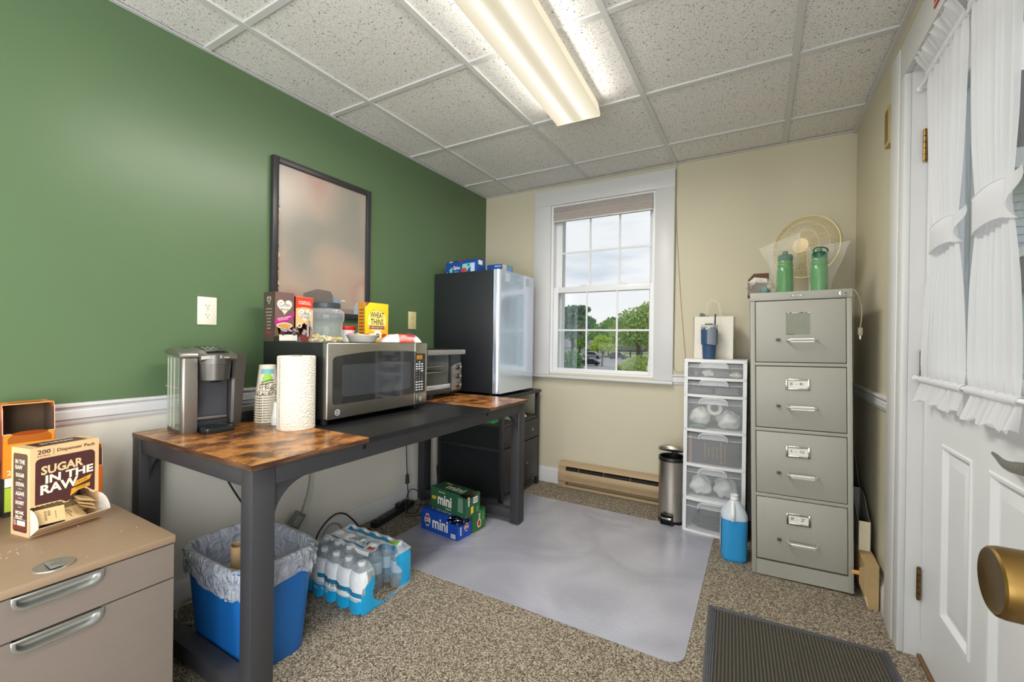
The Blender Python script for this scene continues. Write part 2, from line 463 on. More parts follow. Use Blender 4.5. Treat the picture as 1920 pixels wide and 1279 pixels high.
# ------------------------------------------------------------------ window
m_vinyl = mat('white_vinyl', 'e6e7ea', rough=.32, noise=6, amt=.008)
m_pane = pane_mat('window_glass', (.98, .99, .99))
def window():
    w = thing('window_1', None, None, (-1.03, YB, .82)); w['kind'] = 'structure'
    c = MB()
    CX0, CX1, CZ1 = -1.563, -.508, 2.268
    c.box(CX0, WX0+.005, YB-.02, YB, .838, WZ1-.005, m_trim, .002); c.box(WX1-.005, CX1, YB-.02, YB, .838, WZ1-.005, m_trim, .002)
    c.box(CX0, CX1, YB-.02, YB, WZ1-.005, CZ1, m_trim, .002)
    c.build('casing', w)
    MB().box(CX0-.004, CX1+.004, YB-.045, YB, .816, .837, m_trim, .004).build('sill', w)
    j = MB()
    j.box(WX0, WX0+.022, YB, YB+.16, WZ0, WZ1, m_vinyl); j.box(WX1-.022, WX1, YB, YB+.16, WZ0, WZ1, m_vinyl)
    j.box(WX0+.022, WX1-.022, YB, YB+.16, WZ1-.02, WZ1, m_vinyl); j.box(WX0+.022, WX1-.022, YB, YB+.16, WZ0, WZ0+.012, m_vinyl)
    # outer blind-stop
    j.box(WX0+.022, WX0+.060, YB+.085, YB+.15, WZ0+.012, WZ1-.02, m_vinyl); j.box(WX1-.060, WX1-.022, YB+.085, YB+.15, WZ0+.012, WZ1-.02, m_vinyl)
    j.build('jamb', w)
    def sash(name, x0, x1, z0, z1, y0, y1, zm):
        s = MB(); st = .045 if name == 'lower_sash' else .045
        gx0, gx1 = (-1.366, -.672) if name == 'lower_sash' else (-1.352, -.676)
        gz0, gz1 = (.890, 1.468) if name == 'lower_sash' else (1.505, 2.08)
        s.box(x0, gx0, y0, y1, z0, z1, m_vinyl, .003); s.box(gx1, x1, y0, y1, z0, z1, m_vinyl, .003)
        s.box(gx0, gx1, y0, y1, z0, gz0, m_vinyl, .003); s.box(gx0, gx1, y0, y1, gz1, z1, m_vinyl, .003)
        so = s.build(name, w)
        ym = (y0+y1)/2
        MB().box(gx0, gx1, ym-.002, ym+.002, gz0, gz1, m_pane).build('pane', so)
        g = MB(); wd = .0065
        for k in (1, 2):
            x = gx0+(gx1-gx0)*k/3; g.box(x-wd, x+wd, ym-.007, ym-.0025, gz0, gz1, m_vinyl)
        xs = [gx0, gx0+(gx1-gx0)/3-wd, gx0+(gx1-gx0)/3+wd, gx0+(gx1-gx0)*2/3-wd, gx0+(gx1-gx0)*2/3+wd, gx1]
        for a, b in zip(xs[::2], xs[1::2]): g.box(a, b, ym-.007, ym-.0025, zm-wd, zm+wd, m_vinyl)
        g.build('muntins', so)
        return so
    sash('upper_sash', -1.403, -.652, 1.470, 2.13, YB+.055, YB+.083, 1.782)
    ls = sash('lower_sash', -1.403, -.652, .865, 1.512, YB+.015, YB+.045, 1.181)
    for x in (-1.17, -.87):
        l = MB(); l.box(x-.03, x+.03, YB+.017, YB+.043, 1.512, 1.520, m_vinyl, .003)
        l.cyl((x, YB+.03, 1.520), (x, YB+.03, 1.527), .012, m_vinyl, n=14); l.box(x-.005, x+.03, YB+.02, YB+.028, 1.521, 1.527, m_vinyl, .002)
        l.build('sash_lock', ls)
window()

def rear_fill_window():  # made-up window behind the camera, there only to carry a fill light
    w = thing('fill_window_2', None, None, (-.85, YF, .06)); w['kind'] = 'structure'
    f = MB()
    for a, b in ((-1.75, -1.69), (-.88, -.82), (-.01, .05)): f.box(a, b, YF-.08, YF-.01, .06, 2.12, m_vinyl)
    for a, b in ((-1.69, -.88), (-.82, -.01)):
        f.box(a, b, YF-.08, YF-.01, .06, .12, m_vinyl); f.box(a, b, YF-.08, YF-.01, 2.06, 2.12, m_vinyl)
    f.build('frame', w)
    p = MB()
    for a, b in ((-1.69, -.88), (-.82, -.01)): p.box(a, b, YF-.047, YF-.043, .12, 2.06, m_pane)
    p.build('glass_pane', w)
    # added fill light outside it, tilted up to brighten ceiling and room
    area_light('fill_light', (-.85, YF-.16, 1.09), 1.9, 2.05, REAR_FILL, (.95, .975, 1.0), (0, 1, 1.0))
rear_fill_window()

def side_fill_window():  # made-up unseen window, added to light the left wall and under the desk
    w = thing('fill_window_3', None, None, (XR+.07, -1.08, .06)); w['kind'] = 'structure'
    f = MB()
    for a, b in ((-1.80, -1.74), (-1.11, -1.05), (-.42, -.36)): f.box(XR+.02, XR+.09, a, b, .06, 2.12, m_vinyl)
    for a, b in ((-1.74, -1.11), (-1.05, -.42)):
        f.box(XR+.02, XR+.09, a, b, .06, .12, m_vinyl); f.box(XR+.02, XR+.09, a, b, 2.06, 2.12, m_vinyl)
    f.build('frame', w)
    p = MB()
    for a, b in ((-1.74, -1.11), (-1.05, -.42)): p.box(XR+.053, XR+.057, a, b, .12, 2.06, m_pane)
    p.build('glass_pane', w)
    area_light('fill_light', (XR+.20, -1.08, 1.09), 1.5, 2.05, SIDE_FILL, (.97, .985, 1.0), (-1, .38, -.05))  # added fill light, aimed across at the left wall
side_fill_window()

def blind():
    t = thing('window_blind', 'grey-taupe shade drawn up under the head of the window', 'blind', (-1.027, YB+.003, 2.01))
    f = mat('shade_fabric', 'b4aba6', rough=.85, noise=90, amt=.04, bump=.15)
    MB().box(-1.402, -.652, YB-.014, YB+.014, 2.085, 2.129, mat('shade_rail', 'a49c98', rough=.6), .004).build('head_rail', t)
    p = [(YB-.012, 2.086), (YB-.016, 2.075), (YB-.010, 2.066), (YB-.017, 2.058), (YB-.012, 2.05), (YB-.018, 2.042), (YB-.013, 2.035), (YB-.016, 2.026),
         (YB+.012, 2.026), (YB+.012, 2.086)]
    MB().prism([(a, b) for a, b in p], 'x', -1.40, -.654, f).build('folded_fabric', t)
    MB().box(-1.40, -.654, YB-.014, YB+.012, 2.012, 2.0255, mat('shade_bar', 'd5d2d0', rough=.4), .003).build('bottom_bar', t)
blind()

# ------------------------------------------------------------------ outside door in the right wall
m_door = mat('door_paint', 'dcdde0', rough=.35, noise=5, amt=.012)
m_brass = mat('aged_brass', '83683a', rough=.38, metal=1, noise=40, amt=.22)
def door():
    # frame: casing, jambs and head
    f = MB()
    f.box(XR-.020, XR, 2.040, 2.104, 0, 2.075, m_trim, .003); f.box(XR-.023, XR, 2.104, 2.215, 0, 2.20, m_trim, .004)
    f.box(XR-.02, XR, 1.04, 1.185, 0, 2.20, m_trim, .003)
    f.box(XR-.02, XR, 1.185, 2.104, 2.075, 2.20, m_trim, .003)
    structure(f.build('trim_6'))
    j = MB()
    j.box(XR, XR+.14, 2.041, DY1, 0, DZ, m_trim); j.box(XR, XR+.14, DY0, 1.183, 0, DZ, m_trim); j.box(XR, XR+.14, 1.183, 2.041, 2.075, DZ, m_trim)
    j.box(XR+.085, XR+.11, 2.029, 2.041, 0, 2.075, m_trim)
    structure(j.build('trim_7'))
    structure(MB().box(XR+.034, XR+.14, 1.183, 2.041, 0, .012, mat('threshold_wood', '6d5136', rough=.5, stretch=(3, 60, 3)), .003).build('trim_8'))
    d = thing('door_1', None, None, (.52, 2.037, .015)); d['kind'] = 'structure'
    x0, x1 = .502, .540
    lite = (1.265, 1.865, 1.0, 1.90)
    pans = [(1.635, 1.860, .24, .79), (1.310, 1.535, .24, .79)]
    s = MB()
    s.box(x0, x1, 1.865, 2.037, .015, 2.068, m_door); s.box(x0, x1, 1.187, 1.265, .79, 2.068, m_door)
    s.box(x0, x1, 1.187, 1.310, .015, .79, m_door)
    s.box(x0, x1, 1.265, 1.865, 1.90, 2.068, m_door); s.box(x0, x1, 1.265, 1.865, .79, 1.0, m_door)
    s.box(x0, x1, 1.310, 1.865, .015, .24, m_door); s.box(x0, x1, 1.535, 1.635, .24, .79, m_door); s.box(x0, x1, 1.860, 1.865, .24, .79, m_door)
    so = s.build('slab', d)
    for (a, b, c, e) in pans:
        p = MB()
        # sunk moulding then raised field
        def ring(i0, i1, h0, h1):
            A = [(a+i0, c+i0), (b-i0, c+i0), (b-i0, e-i0), (a+i0, e-i0)]; B = [(a+i1, c+i1), (b-i1, c+i1), (b-i1, e-i1), (a+i1, e-i1)]
            vs = [(h0, p_[0], p_[1]) for p_ in A]+[(h1, p_[0], p_[1]) for p_ in B]
            p.add(vs, [(k, (k+1) % 4, 4+(k+1) % 4, 4+k) for k in range(4)], m_door)
        ring(0, .004, x0, x0-.004); ring(.004, .012, x0-.004, x0-.003); ring(.012, .022, x0-.003, x0+.010); ring(.022, .027, x0+.010, x0+.010)
        ring(.027, .055, x0+.010, x0+.002)
        q = .055
        p.add([(x0+.002, a+q, c+q), (x0+.002, b-q, c+q), (x0+.002, b-q, e-q), (x0+.002, a+q, e-q)], [(0, 1, 2, 3)], m_door)
        p.box(x1-.012, x1, a, b, c, e, m_door)
        p.build('panel', d)
    l = MB(); a, b, c, e = lite; t = .028
    for (p0, p1, q0, q1) in ((a-.01, a+t, c-.01, e+.01), (b-t, b+.01, c-.01, e+.01), (a+t, b-t, c-.01, c+t), (a+t, b-t, e-t, e+.01)):
        l.box(x0-.010, x0, p0, p1, q0, q1, m_door, .004)
    for (p0, p1, q0, q1) in ((a, a+.015, c, e), (b-.015, b, c, e), (a+.015, b-.015, c, c+.015), (a+.015, b-.015, e-.015, e)):
        l.box(x0, x1, p0, p1, q0, q1, m_door)
    l.build('lite_frame', d)
    MB().box(.517, .523, a+.015, b-.015, c+.015, e-.015, m_pane).build('glass_pane', d)
    for z0 in (.207, .972, 1.75):
        h = MB(); zz = z0
        for k in range(5):
            h.cyl((.493, 2.0345, zz+.001), (.493, 2.0345, zz+.0205), .0062, m_brass, n=14); zz += .0215
        h.cyl((.493, 2.0345, z0-.004), (.493, 2.0345, z0), .005, m_brass, n=12); h.cyl((.493, 2.0345, zz), (.493, 2.0345, zz+.004), .005, m_brass, n=12)
        h.build('hinge', d)
    m_nick = mat('satin_nickel', 'aeaba4', rough=.28, metal=1, noise=60, amt=.08)
    h = MB()
    h.lathe([(0, 0), (.031, 0), (.031, .006), (.026, .011), (.012, .013), (.012, .042), (0, .042)], m_nick, c=(x0, 1.246, .858), axis=(-1, 0, 0))
    pts = [(x0-.045, 1.236, .858), (x0-.047, 1.265, .854), (x0-.046, 1.305, .848), (x0-.043, 1.345, .847), (x0-.038, 1.385, .851), (x0-.034, 1.418, .853)]
    P = catmull(pts, 5); n = len(P)
    def fn(u, v):
        i = min(n-1, int(round(v*(n-1)))); k = i/(n-1); hh = .0145*(1-.72*k**1.4); th = .0075*(1-.6*k)
        return P[i]+Vector((th*math.cos(2*PI*u), 0, hh*math.sin(2*PI*u)))
    h.sheet(fn, 14, n, m_nick, closed_u=True)
    h.lathe([(0, 0), (.012, 0), (.012, .01), (0, .012)], m_nick, c=(x0-.042, 1.246, .858), axis=(-1, 0, 0))
    h.build('lever_handle', d)
door()

# open door beside the camera: only its brass knob reaches into view
def open_door():
    d = thing('door_2', None, None, (.27, -.24, .012)); d['kind'] = 'structure'
    s = MB(); s.box(.262, .298, -.24, .565, .012, 2.03, m_door); s.build('slab', d)
    k = MB()
    k.lathe([(0, 0), (.03, 0), (.03, .004), (.013, .010), (.0125, .030), (.018, .036), (.0262, .042), (.0275, .050), (.0272, .094), (.0262, .098), (.0245, .0995), (.022, .0985), (0, .0975)],
            m_brass, n=40, c=(.262, .493, .912), axis=(-1, 0, 0))
    k.build('door_knob', d, label='aged brass door knob')
open_door()
# ================================================================== ceiling lamps
def lens_mat():
    m = bpy.data.materials.new('prismatic_lens'); m.use_nodes = True; MATS['lens'] = m
    nt = m.node_tree; N = nt.nodes.new; L = nt.links.new; nt.nodes.clear()
    out = N('ShaderNodeOutputMaterial'); em = N('ShaderNodeEmission'); tc = N('ShaderNodeTexCoord'); sp = N('ShaderNodeSeparateXYZ')
    L(tc.outputs['Object'], sp.inputs[0])
    ab = N('ShaderNodeMath'); ab.operation = 'ABSOLUTE'; L(sp.outputs['X'], ab.inputs[0])
    # two tubes glow through the lens at 45 mm either side of the middle
    cr = N('ShaderNodeValToRGB'); mr = N('ShaderNodeMapRange'); L(ab.outputs[0], mr.inputs[0])
    mr.inputs['From Min'].default_value = 0; mr.inputs['From Max'].default_value = .115; L(mr.outputs[0], cr.inputs[0])
    e = cr.color_ramp.elements
    while len(e) < 5: e.new(.5)
    for q, (p, v) in zip(e, ((0, (.80, .70, .50)), (.16, (.86, .78, .60)), (.40, (1.35, 1.30, 1.15)), (.62, (1.05, .97, .78)), (1, (.84, .75, .54)))):
        q.position = p; q.color = (*v, 1)
    ck = N('ShaderNodeTexChecker'); ck.inputs['Scale'].default_value = 190
    ck.inputs[1].default_value = (1, 1, 1, 1); ck.inputs[2].default_value = (.88, .87, .85, 1); L(tc.outputs['Object'], ck.inputs[0])
    mx = N('ShaderNodeMix'); mx.data_type = 'RGBA'; mx.blend_type = 'MULTIPLY'; mx.inputs[0].default_value = 1
    L(cr.outputs[0], mx.inputs[6]); L(ck.outputs[0], mx.inputs[7]); L(mx.outputs[2], em.inputs[0]); em.inputs[1].default_value = 1.12
    gl = N('ShaderNodeBsdfPrincipled'); gl.inputs['Base Color'].default_value = (.05, .05, .05, 1); gl.inputs['Roughness'].default_value = .2
    ad = N('ShaderNodeAddShader'); L(em.outputs[0], ad.inputs[0]); L(gl.outputs[0], ad.inputs[1]); L(ad.outputs[0], out.inputs[0])
    return m
m_lens = lens_mat()

def ceiling_light(cx, cy, yaw, label, power, group=None):
    t = thing('ceiling_light', label, 'ceiling light', (cx, cy, ZC), yaw)
    Mx = Matrix.Translation((cx, cy, ZC)) @ Matrix.Rotation(yaw, 4, 'Z')
    def B(): b = MB(); b.T = Mx; return b
    hl = .61; h = B()
    h.box(-.075, .075, -hl+.01, hl-.01, -.012, -.002, m_white); h.build('housing', t)
    prof = [(-.098, -.010), (-.106, -.05), (-.110, -.068), (-.106, -.074), (.106, -.074), (.110, -.068), (.106, -.05), (.098, -.010), (.104, -.010), (.113, -.052), (.1165, -.070), (.111, -.079), (-.111, -.079), (-.1165, -.070), (-.113, -.052), (-.104, -.010)]
    l = B(); l.prism(prof, 'y', -hl+.004, hl-.004, m_lens); l.build('lens', t)
    me = mat('lens_end', 'efe6cf', rough=.4, emit='f4e6bf', estr=.55)
    for s in (-1, 1):
        e = B(); e.prism([(-.104, -.010), (-.113, -.052), (-.1165, -.072), (-.112, -.0805), (.112, -.0805), (.1165, -.072), (.113, -.052), (.104, -.010)], 'y', s*(hl-.0035), s*hl, me)
        e.build('end_cap', t)
    # the lamp's own light: down, and out of its two long sides on to the ceiling
    wm = (1.0, .955, .88)
    o = area_light('lamp_light', (cx, cy, ZC-.086), .2, 1.18, power, wm); o.parent = t; o.location = (0, 0, -.086)
    for s in (-1, 1):
        a = area_light('lamp_side_light', (0, 0, 0), 1.18, .05, power*.043, wm, (s, 0, .12)); a.parent = t; a.location = (s*.125, 0, -.045)
        a.rotation_euler = Vector((s, 0, .05)).to_track_quat('-Z', 'Y').to_euler()
    return t
ceiling_light(-.797, 1.458, R(2.3), 'long fluorescent ceiling light with a warm prismatic lens above the room', 35)
ceiling_light(-.80, -.95, 0, 'added unseen fluorescent ceiling light behind the viewpoint, filling in the room', 14)  # extra fixture out of view, added to brighten the room
# ================================================================== desk
m_frame = mat('powder_coat', '343437', rough=.5, noise=400, amt=.06, bump=.06, bscale=600)
m_rustic = ramp_mat('rustic_wood', ((.36, '3a2413'), (.44, '6b4020'), (.50, '95602d'), (.58, 'b57c42'), (.72, '9a6636')), 9,
                    rough=.26, stretch=(1.5, 1.0, 4), detail=10, rough_noise=.64, bump=.05)
m_edge = ramp_mat('rustic_edge', ((.35, '2e1d13'), (.5, '4d3323'), (.65, '6b4a33')), 9, rough=.45, stretch=(1, 1, 14), detail=7)
m_blackwood = mat('black_laminate', '1d1e20', rough=.3, noise=60, amt=.12, bump=.04, bscale=300, stretch=(1, .2, 1))
TZ = .743
def desk():
    t = thing('desk', 'long rustic brown and black desk with a dark metal frame along the green wall', 'desk', (-1.60, 1.487, 0))
    for (a, b, m, e) in ((.672, 1.085, m_rustic, m_edge), (1.0855, 1.8845, m_blackwood, m_blackwood), (1.885, 2.300, m_rustic, m_edge)):
        p = MB(); p.box(-1.985, -1.212, a, b, TZ-.0165, TZ-.0012, e); p.box(-1.9845, -1.2125, a+.0004, b-.0004, TZ-.0012, TZ, m)
        p.build('tabletop_board', t)
    lx = ((-1.283, -1.226), (-2.012, -1.955)); ly = ((.682, .750), (2.226, 2.294))
    for i, (x0, x1) in enumerate(lx):
        for k, (y0, y1) in enumerate(ly):
            b = MB(); b.box(x0, x1, y0, y1, .012, TZ-.017, m_frame, .003)
            b.cyl(((x0+x1)/2, (y0+y1)/2, 0.0), ((x0+x1)/2, (y0+y1)/2, .013), .016, mat('leg_pad', '1a1a1a', rough=.6), n=14)
            b.build('leg', t)
    for (x0, x1) in ((-1.250, -1.228), (-1.995, -1.973)):
        for (a, b) in ((.7505, 1.4872), (1.4888, 2.2255)):
            p = MB(); p.box(x0, x1, a, b, .668, TZ-.017, m_frame, .002)
            p.build('apron', t)
    for (y0, y1) in ((.688, .744), (2.232, 2.288)):
        p = MB(); p.box(-1.9545, -1.2835, y0, y1, .668, TZ-.017, m_frame, .002); p.build('side_rail', t)
        p = MB(); p.box(-1.9545, -1.2835, y0, y1, .028, .083, m_frame, .003); p.build('foot_rail', t)
    # quarter-round gusset plates
    def gusset(corner, dh, dz, axis, fix, th):
        r = .118; n = 12; pl = [(corner[0], corner[1]), (corner[0]+dh*r, corner[1])]
        pl += [(corner[0]+dh*r*(1-math.sin(PI/2*i/n)), corner[1]-r*(1-math.cos(PI/2*i/n))) for i in range(1, n+1)]
        g = MB()
        g.prism(pl, axis, fix-th, fix, m_frame)
        g.build('gusset', t)
    gusset((.7502, .6675), 1, -1, 'x', -1.236, .004); gusset((2.2258, .6675), -1, -1, 'x', -1.236, .004)
    gusset((-1.9548, .6675), 1, -1, 'y', .716, .004); gusset((-1.2838, .6675), -1, -1, 'y', 2.262, .004)
    for y in (1.078, 1.883):
        b = MB(); b.lathe([(0, 0), (.0075, 0), (.0075, .002), (.005, .0035), (.004, .002), (0, .002)], mat('bolt_steel', '2a2a2c', rough=.3, metal=.8), c=(-1.2279, y, .7085), axis=(1, 0, 0), n=16)
        b.build('bolt', t)
desk()

# ================================================================== microwave
m_steel = mat('brushed_steel', 'b9b4aa', rough=.3, metal=1, noise=8, amt=.04, stretch=(1, 1, 60), bump=.03, bscale=60)
m_blackcase = mat('black_case', '1c1d1e', rough=.45, noise=300, amt=.1, bump=.06, bscale=500)
m_blackglass = mat('black_glass', '0d0e12', rough=.05, noise=20, amt=.02, spec=.5, ior=2.1)
m_key = mat('key_print', 'c9cdd0', rough=.5)
def rrect(w, h, r, n=6):
    out = []
    for cx, cy, a in ((w/2-r, h/2-r, 0), (-w/2+r, h/2-r, 90), (-w/2+r, -h/2+r, 180), (w/2-r, -h/2+r, 270)):
        out += [(cx+r*math.cos(R(a+90*i/n)), cy+r*math.sin(R(a+90*i/n))) for i in range(n+1)]
    return out
def microwave():
    xf = -1.5; y0, y1, z0, z1 = 1.124, 1.722, .764, 1.079
    t = thing('microwave', 'stainless steel microwave with a black window on the desk, snacks on its top', 'microwave', (-1.72, 1.42, TZ))
    MB().box(-1.952, xf-.034, y0+.004, y1-.004, z0, z1, m_blackcase, .004).build('body', t)
    d = MB(); ye = 1.6285
    d.box(xf-.0335, xf, y0, ye, z0+.002, z1, m_steel, .006, 3)
    # arched black window
    pl = [(1.150, .835), (1.158, .825), (1.60, .825), (1.6275, .825), (1.6275, 1.036)]
    for i in range(9):
        k = i/8; pl.append((1.62-k*.45, 1.036+.010*math.sin(PI*k)-.012*k*k))
    pl += [(1.155, 1.018), (1.150, 1.008)]
    d.plate([(a, b) for a, b in pl], (xf, 0, 0), Y, Z, m_blackglass, .0008)
    m_screen = mat('window_screen', '2c2f35', rough=.07, noise=900, amt=.25, spec=.5, ior=2.1)
    d.plate([(a+1.395, b+.921) for a, b in rrect(.405, .134, .014)], (xf, 0, 0), Y, Z, m_screen, .0014)
    # round maker's badge
    d.ell((xf, 1.174, .793), Y, Z, .025, .025, mat('badge_white', 'e6e7e6', rough=.3), .0009)
    d.ell((xf, 1.174, .793), Y, Z, .021, .021, mat('badge_grey', '50545a', rough=.3), .0013)
    d.text('GE', mat('badge_white', 'e6e7e6'), (xf, 1.174, .793), Y, Z, w=.012, h=.011, th=.0018, slant=.25)
    d.build('door', t)
    c = MB(); c.box(xf-.0335, xf, ye+.0008, y1, z0+.002, z1, m_steel, .006, 3)
    c.plate([(a+1.667, b+.927) for a, b in rrect(.076, .196, .008)], (xf, 0, 0), Y, Z, m_blackglass, .0008)
    c.plate([(1.6295, .83), (1.645, .83), (1.645, 1.025), (1.6295, 1.036)], (xf, 0, 0), Y, Z, m_blackglass, .0007)
    c.build('control_panel', t)
    s = MB(); s.rect((xf, 1.661, 1.006), Y, Z, .042, .020, mat('amber_display', '9a6b18', rough=.3, emit='d08a1a', estr=.35), .0014)
    s.text('12:05', mat('display_digits', '503208'), (xf, 1.661, 1.006), Y, Z, w=.03, h=.011, th=.002)
    s.build('display', t)
    rows = [.983, .972, .960, .948, .9365, .922, .909, .896, .882, .868, .855, .842]
    for r_, z in enumerate(rows):
        for k in range(3):
            y = 1.642+k*.0195
            if r_ == 0 and k != 1: continue
            b = MB()
            if 4 <= r_ <= 8 and k < 3 and r_ != 8:
                ch = '123456789'[(r_-5)*3+k] if 5 <= r_ <= 7 else '+*-'[k]
                b.text(ch, m_key, (xf, y, z), Y, Z, h=.0065, th=.0013)
            else:
                b.plate([(a+y, q+z) for a, q in rrect(.0135, .0062 if r_ else .0035, .0012, 2)], (xf, 0, 0), Y, Z, m_key, .0013)
            b.build('key', t)
    b = MB(); b.box(xf, xf+.0025, 1.642, 1.711, .773, .821, m_steel, .002)
    b.ell((xf+.0025, 1.668, .797), Y, Z, .02, .026, mat('button_mark', '8f8f8c', rough=.4), .0005); b.build('door_button', t)
    for (x, y) in ((-1.55, 1.15), (-1.55, 1.69), (-1.91, 1.15), (-1.91, 1.69)):
        MB().cyl((x, y, TZ), (x, y, z0), .014, mat('rubber_foot', '151515', rough=.7), n=14).build('foot', t)
microwave()

# ================================================================== toaster oven
m_silver = mat('silver_plastic', '9b9a98', rough=.35, metal=.6, noise=40, amt=.04)
m_darkgrey = mat('dark_grey_metal', '47484b', rough=.35, metal=.7, noise=60, amt=.06)
m_chrome = mat('chrome', 'd6d6d4', rough=.12, metal=1, noise=30, amt=.03)
def toaster_oven():
    xf = -1.65; y0, y1, z0, z1 = 1.745, 2.214, .772, 1.038
    t = thing('toaster_oven', 'countertop toaster oven with a glass door and three knobs, beside the fridge', 'toaster oven', (-1.81, 1.98, TZ))
    b = MB(); yb = 2.126; cav = mat('oven_cavity', 'b2b1aa', rough=.4, metal=.7, noise=30, amt=.1)
    b.box(-1.985, xf-.02, y0, y1, z1-.012, z1, m_darkgrey, .004); b.box(-1.985, xf-.02, y0, y1, z0, z0+.03, m_darkgrey, .003)
    b.box(-1.985, xf-.02, y0, y0+.012, z0+.03, z1-.012, m_darkgrey); b.box(-1.985, xf-.02, yb-.012, y1, z0+.03, z1-.012, m_darkgrey)
    b.box(-1.985, -1.973, y0+.012, yb-.012, z0+.03, z1-.012, cav); b.box(-1.973, xf-.022, yb-.0135, yb-.0122, z0+.031, z1-.013, cav)
    b.box(-1.973, xf-.022, y0+.0122, yb-.0135, z0+.0302, z0+.032, cav)
    b.box(xf-.02, xf, y0, y1-.004, z0, z0+.026, m_darkgrey, .003)
    b.build('body', t)
    d = MB(); d.box(xf-.012, xf-.001, y0+.004, yb-.016, z0+.028, z0+.056, mat('door_strip', 'c9cbd0', rough=.25, metal=.5), .002)
    d.box(xf-.012, xf-.001, y0+.004, yb-.016, z1-.022, z1-.002, m_darkgrey, .002)
    for a, b in ((y0+.004, y0+.008), (yb-.020, yb-.016)): d.box(xf-.012, xf-.001, a, b, z0+.0555, z1-.0215, m_darkgrey)
    d.text('TOASTER', mat('strip_print', '44464a'), (xf-.001, 1.93, z0+.042), Y, Z, w=.05, h=.006, th=.001)
    d.build('door', t)
    g = MB(); g.box(xf-.009, xf-.005, y0+.006, yb-.018, z0+.056, z1-.022, pane_mat('oven_glass', (.93, .95, .95), 1.55)); g.build('glass', t)
    h = MB(); h.box(-1.566, -1.542, y0+.03, yb-.012, z1-.028, z1+.001, m_silver, .004)
    for y in (y0+.045, yb-.045): h.box(xf-.001, -1.566, y, y+.03, z1-.026, z1-.001, m_darkgrey, .003)
    h.build('handle', t)
    p = MB(); p.prism([(yb-.006, z0+.012), (y1, z0+.012), (y1, .955), (yb+.012, .942), (yb-.006, .928)], 'x', xf-.0195, xf+.004, m_silver, .003)
    p.prism([(yb-.013, .93), (yb+.010, .944), (y1-.001, .957), (y1-.001, z1-.002), (yb-.013, z1-.002)], 'x', xf-.0195, xf-.002, m_darkgrey)
    p.build('control_panel', t)
    for z in (.926, .870, .815):
        k = MB(); k.lathe([(0, 0), (.017, 0), (.017, .004), (.0135, .006), (.0125, .024), (.0115, .026), (0, .026)], mat('knob_metal', '8d8a83', rough=.22, metal=1), c=(xf+.004, 2.172, z), axis=(1, 0, 0), n=24)
        k.box(xf+.0295, xf+.031, 2.1705, 2.1735, z, z+.011, m_white)
        k.build('knob', t)
    for z in (.90, .935):
        w = MB(); x0, x1, a, c = -1.965, xf-.03, y0+.02, yb-.02
        w.tube([(x0, a, z), (x1, a, z), (x1, c, z), (x0, c, z)], .0028, m_chrome, n=6, closed=True)
        for k in range(15):
            y = a+(c-a)*(k+1)/16; w.tube([(x0, y, z), (x1, y, z)], .0014, m_chrome, n=5)
        w.build('wire_rack', t)
    for (x, y) in ((xf-.05, y0+.03), (xf-.05, y1-.03), (-1.95, y0+.03), (-1.95, y1-.03)):
        MB().cyl((x, y, TZ), (x, y, z0), .014, mat('rubber_foot', '151515'), n=12).build('foot', t)
toaster_oven()

# ================================================================== fridge and its stand
def fridge():
    y0, y1, z0, z1 = 2.388, 2.884, .745, 1.563
    t = thing('mini_fridge', 'small black fridge with a silver door on a dark stand by the window', 'fridge', (-1.76, 2.636, .7235))
    MB().box(-2.02, -1.531, y0, y1, z0, z1, mat('fridge_side', '23262a', rough=.42, noise=200, amt=.08, bump=.08, bscale=240), .005).build('cabinet', t)
    MB().box(-1.531, -1.523, y0+.012, y1-.012, z0+.012, z1-.012, mat('door_seal', '0b0b0c', rough=.7)).build('seal', t)
    ds = mat('fridge_door', 'd6e1f2', rough=.17, metal=.7, noise=5, amt=.02, coat=.3)
    d = MB()
    p = [(-1.5225, y0), (-1.500, y0), (-1.4865, y0+.004), (-1.478, y0+.013), (-1.475, y0+.028), (-1.475, y1-.012), (-1.479, y1-.003), (-1.488, y1), (-1.5225, y1)]
    d.prism(p, 'z', z0, z1, ds)
    d.build('door', t)
    lg = MB(); lg.text('Insignia', mat('logo_white', 'eef2f6', rough=.3), (-1.475, 2.64, 1.517), Y, Z, w=.075, h=.011, th=.0008); lg.build('logo', t)
    for y, w in ((2.487, .062), (2.782, .056)):
        s = MB(); s.rect((-1.475, y, 1.518), Y, Z, w, .060, mat('pale_sticker', 'a9b0b8', rough=.4), .0006)
        s.rect((-1.475, y, 1.518), Y, Z, w-.005, .055, mat('pale_sticker_in', 'c4cad2', rough=.4), .001)
        for k in range(4): s.rect((-1.475, y-.004, 1.535-k*.01), Y, Z, w*.62, .0022, mat('sticker_print', '9ba1a9'), .0014)
        s.build('sticker', t)
    for (x, y) in ((-1.56, y0+.04), (-1.56, y1-.04), (-1.98, y0+.04), (-1.98, y1-.04)):
        MB().cyl((x, y, .7235), (x, y, z0), .013, mat('rubber_foot', '151515'), n=12).build('foot', t)
fridge()

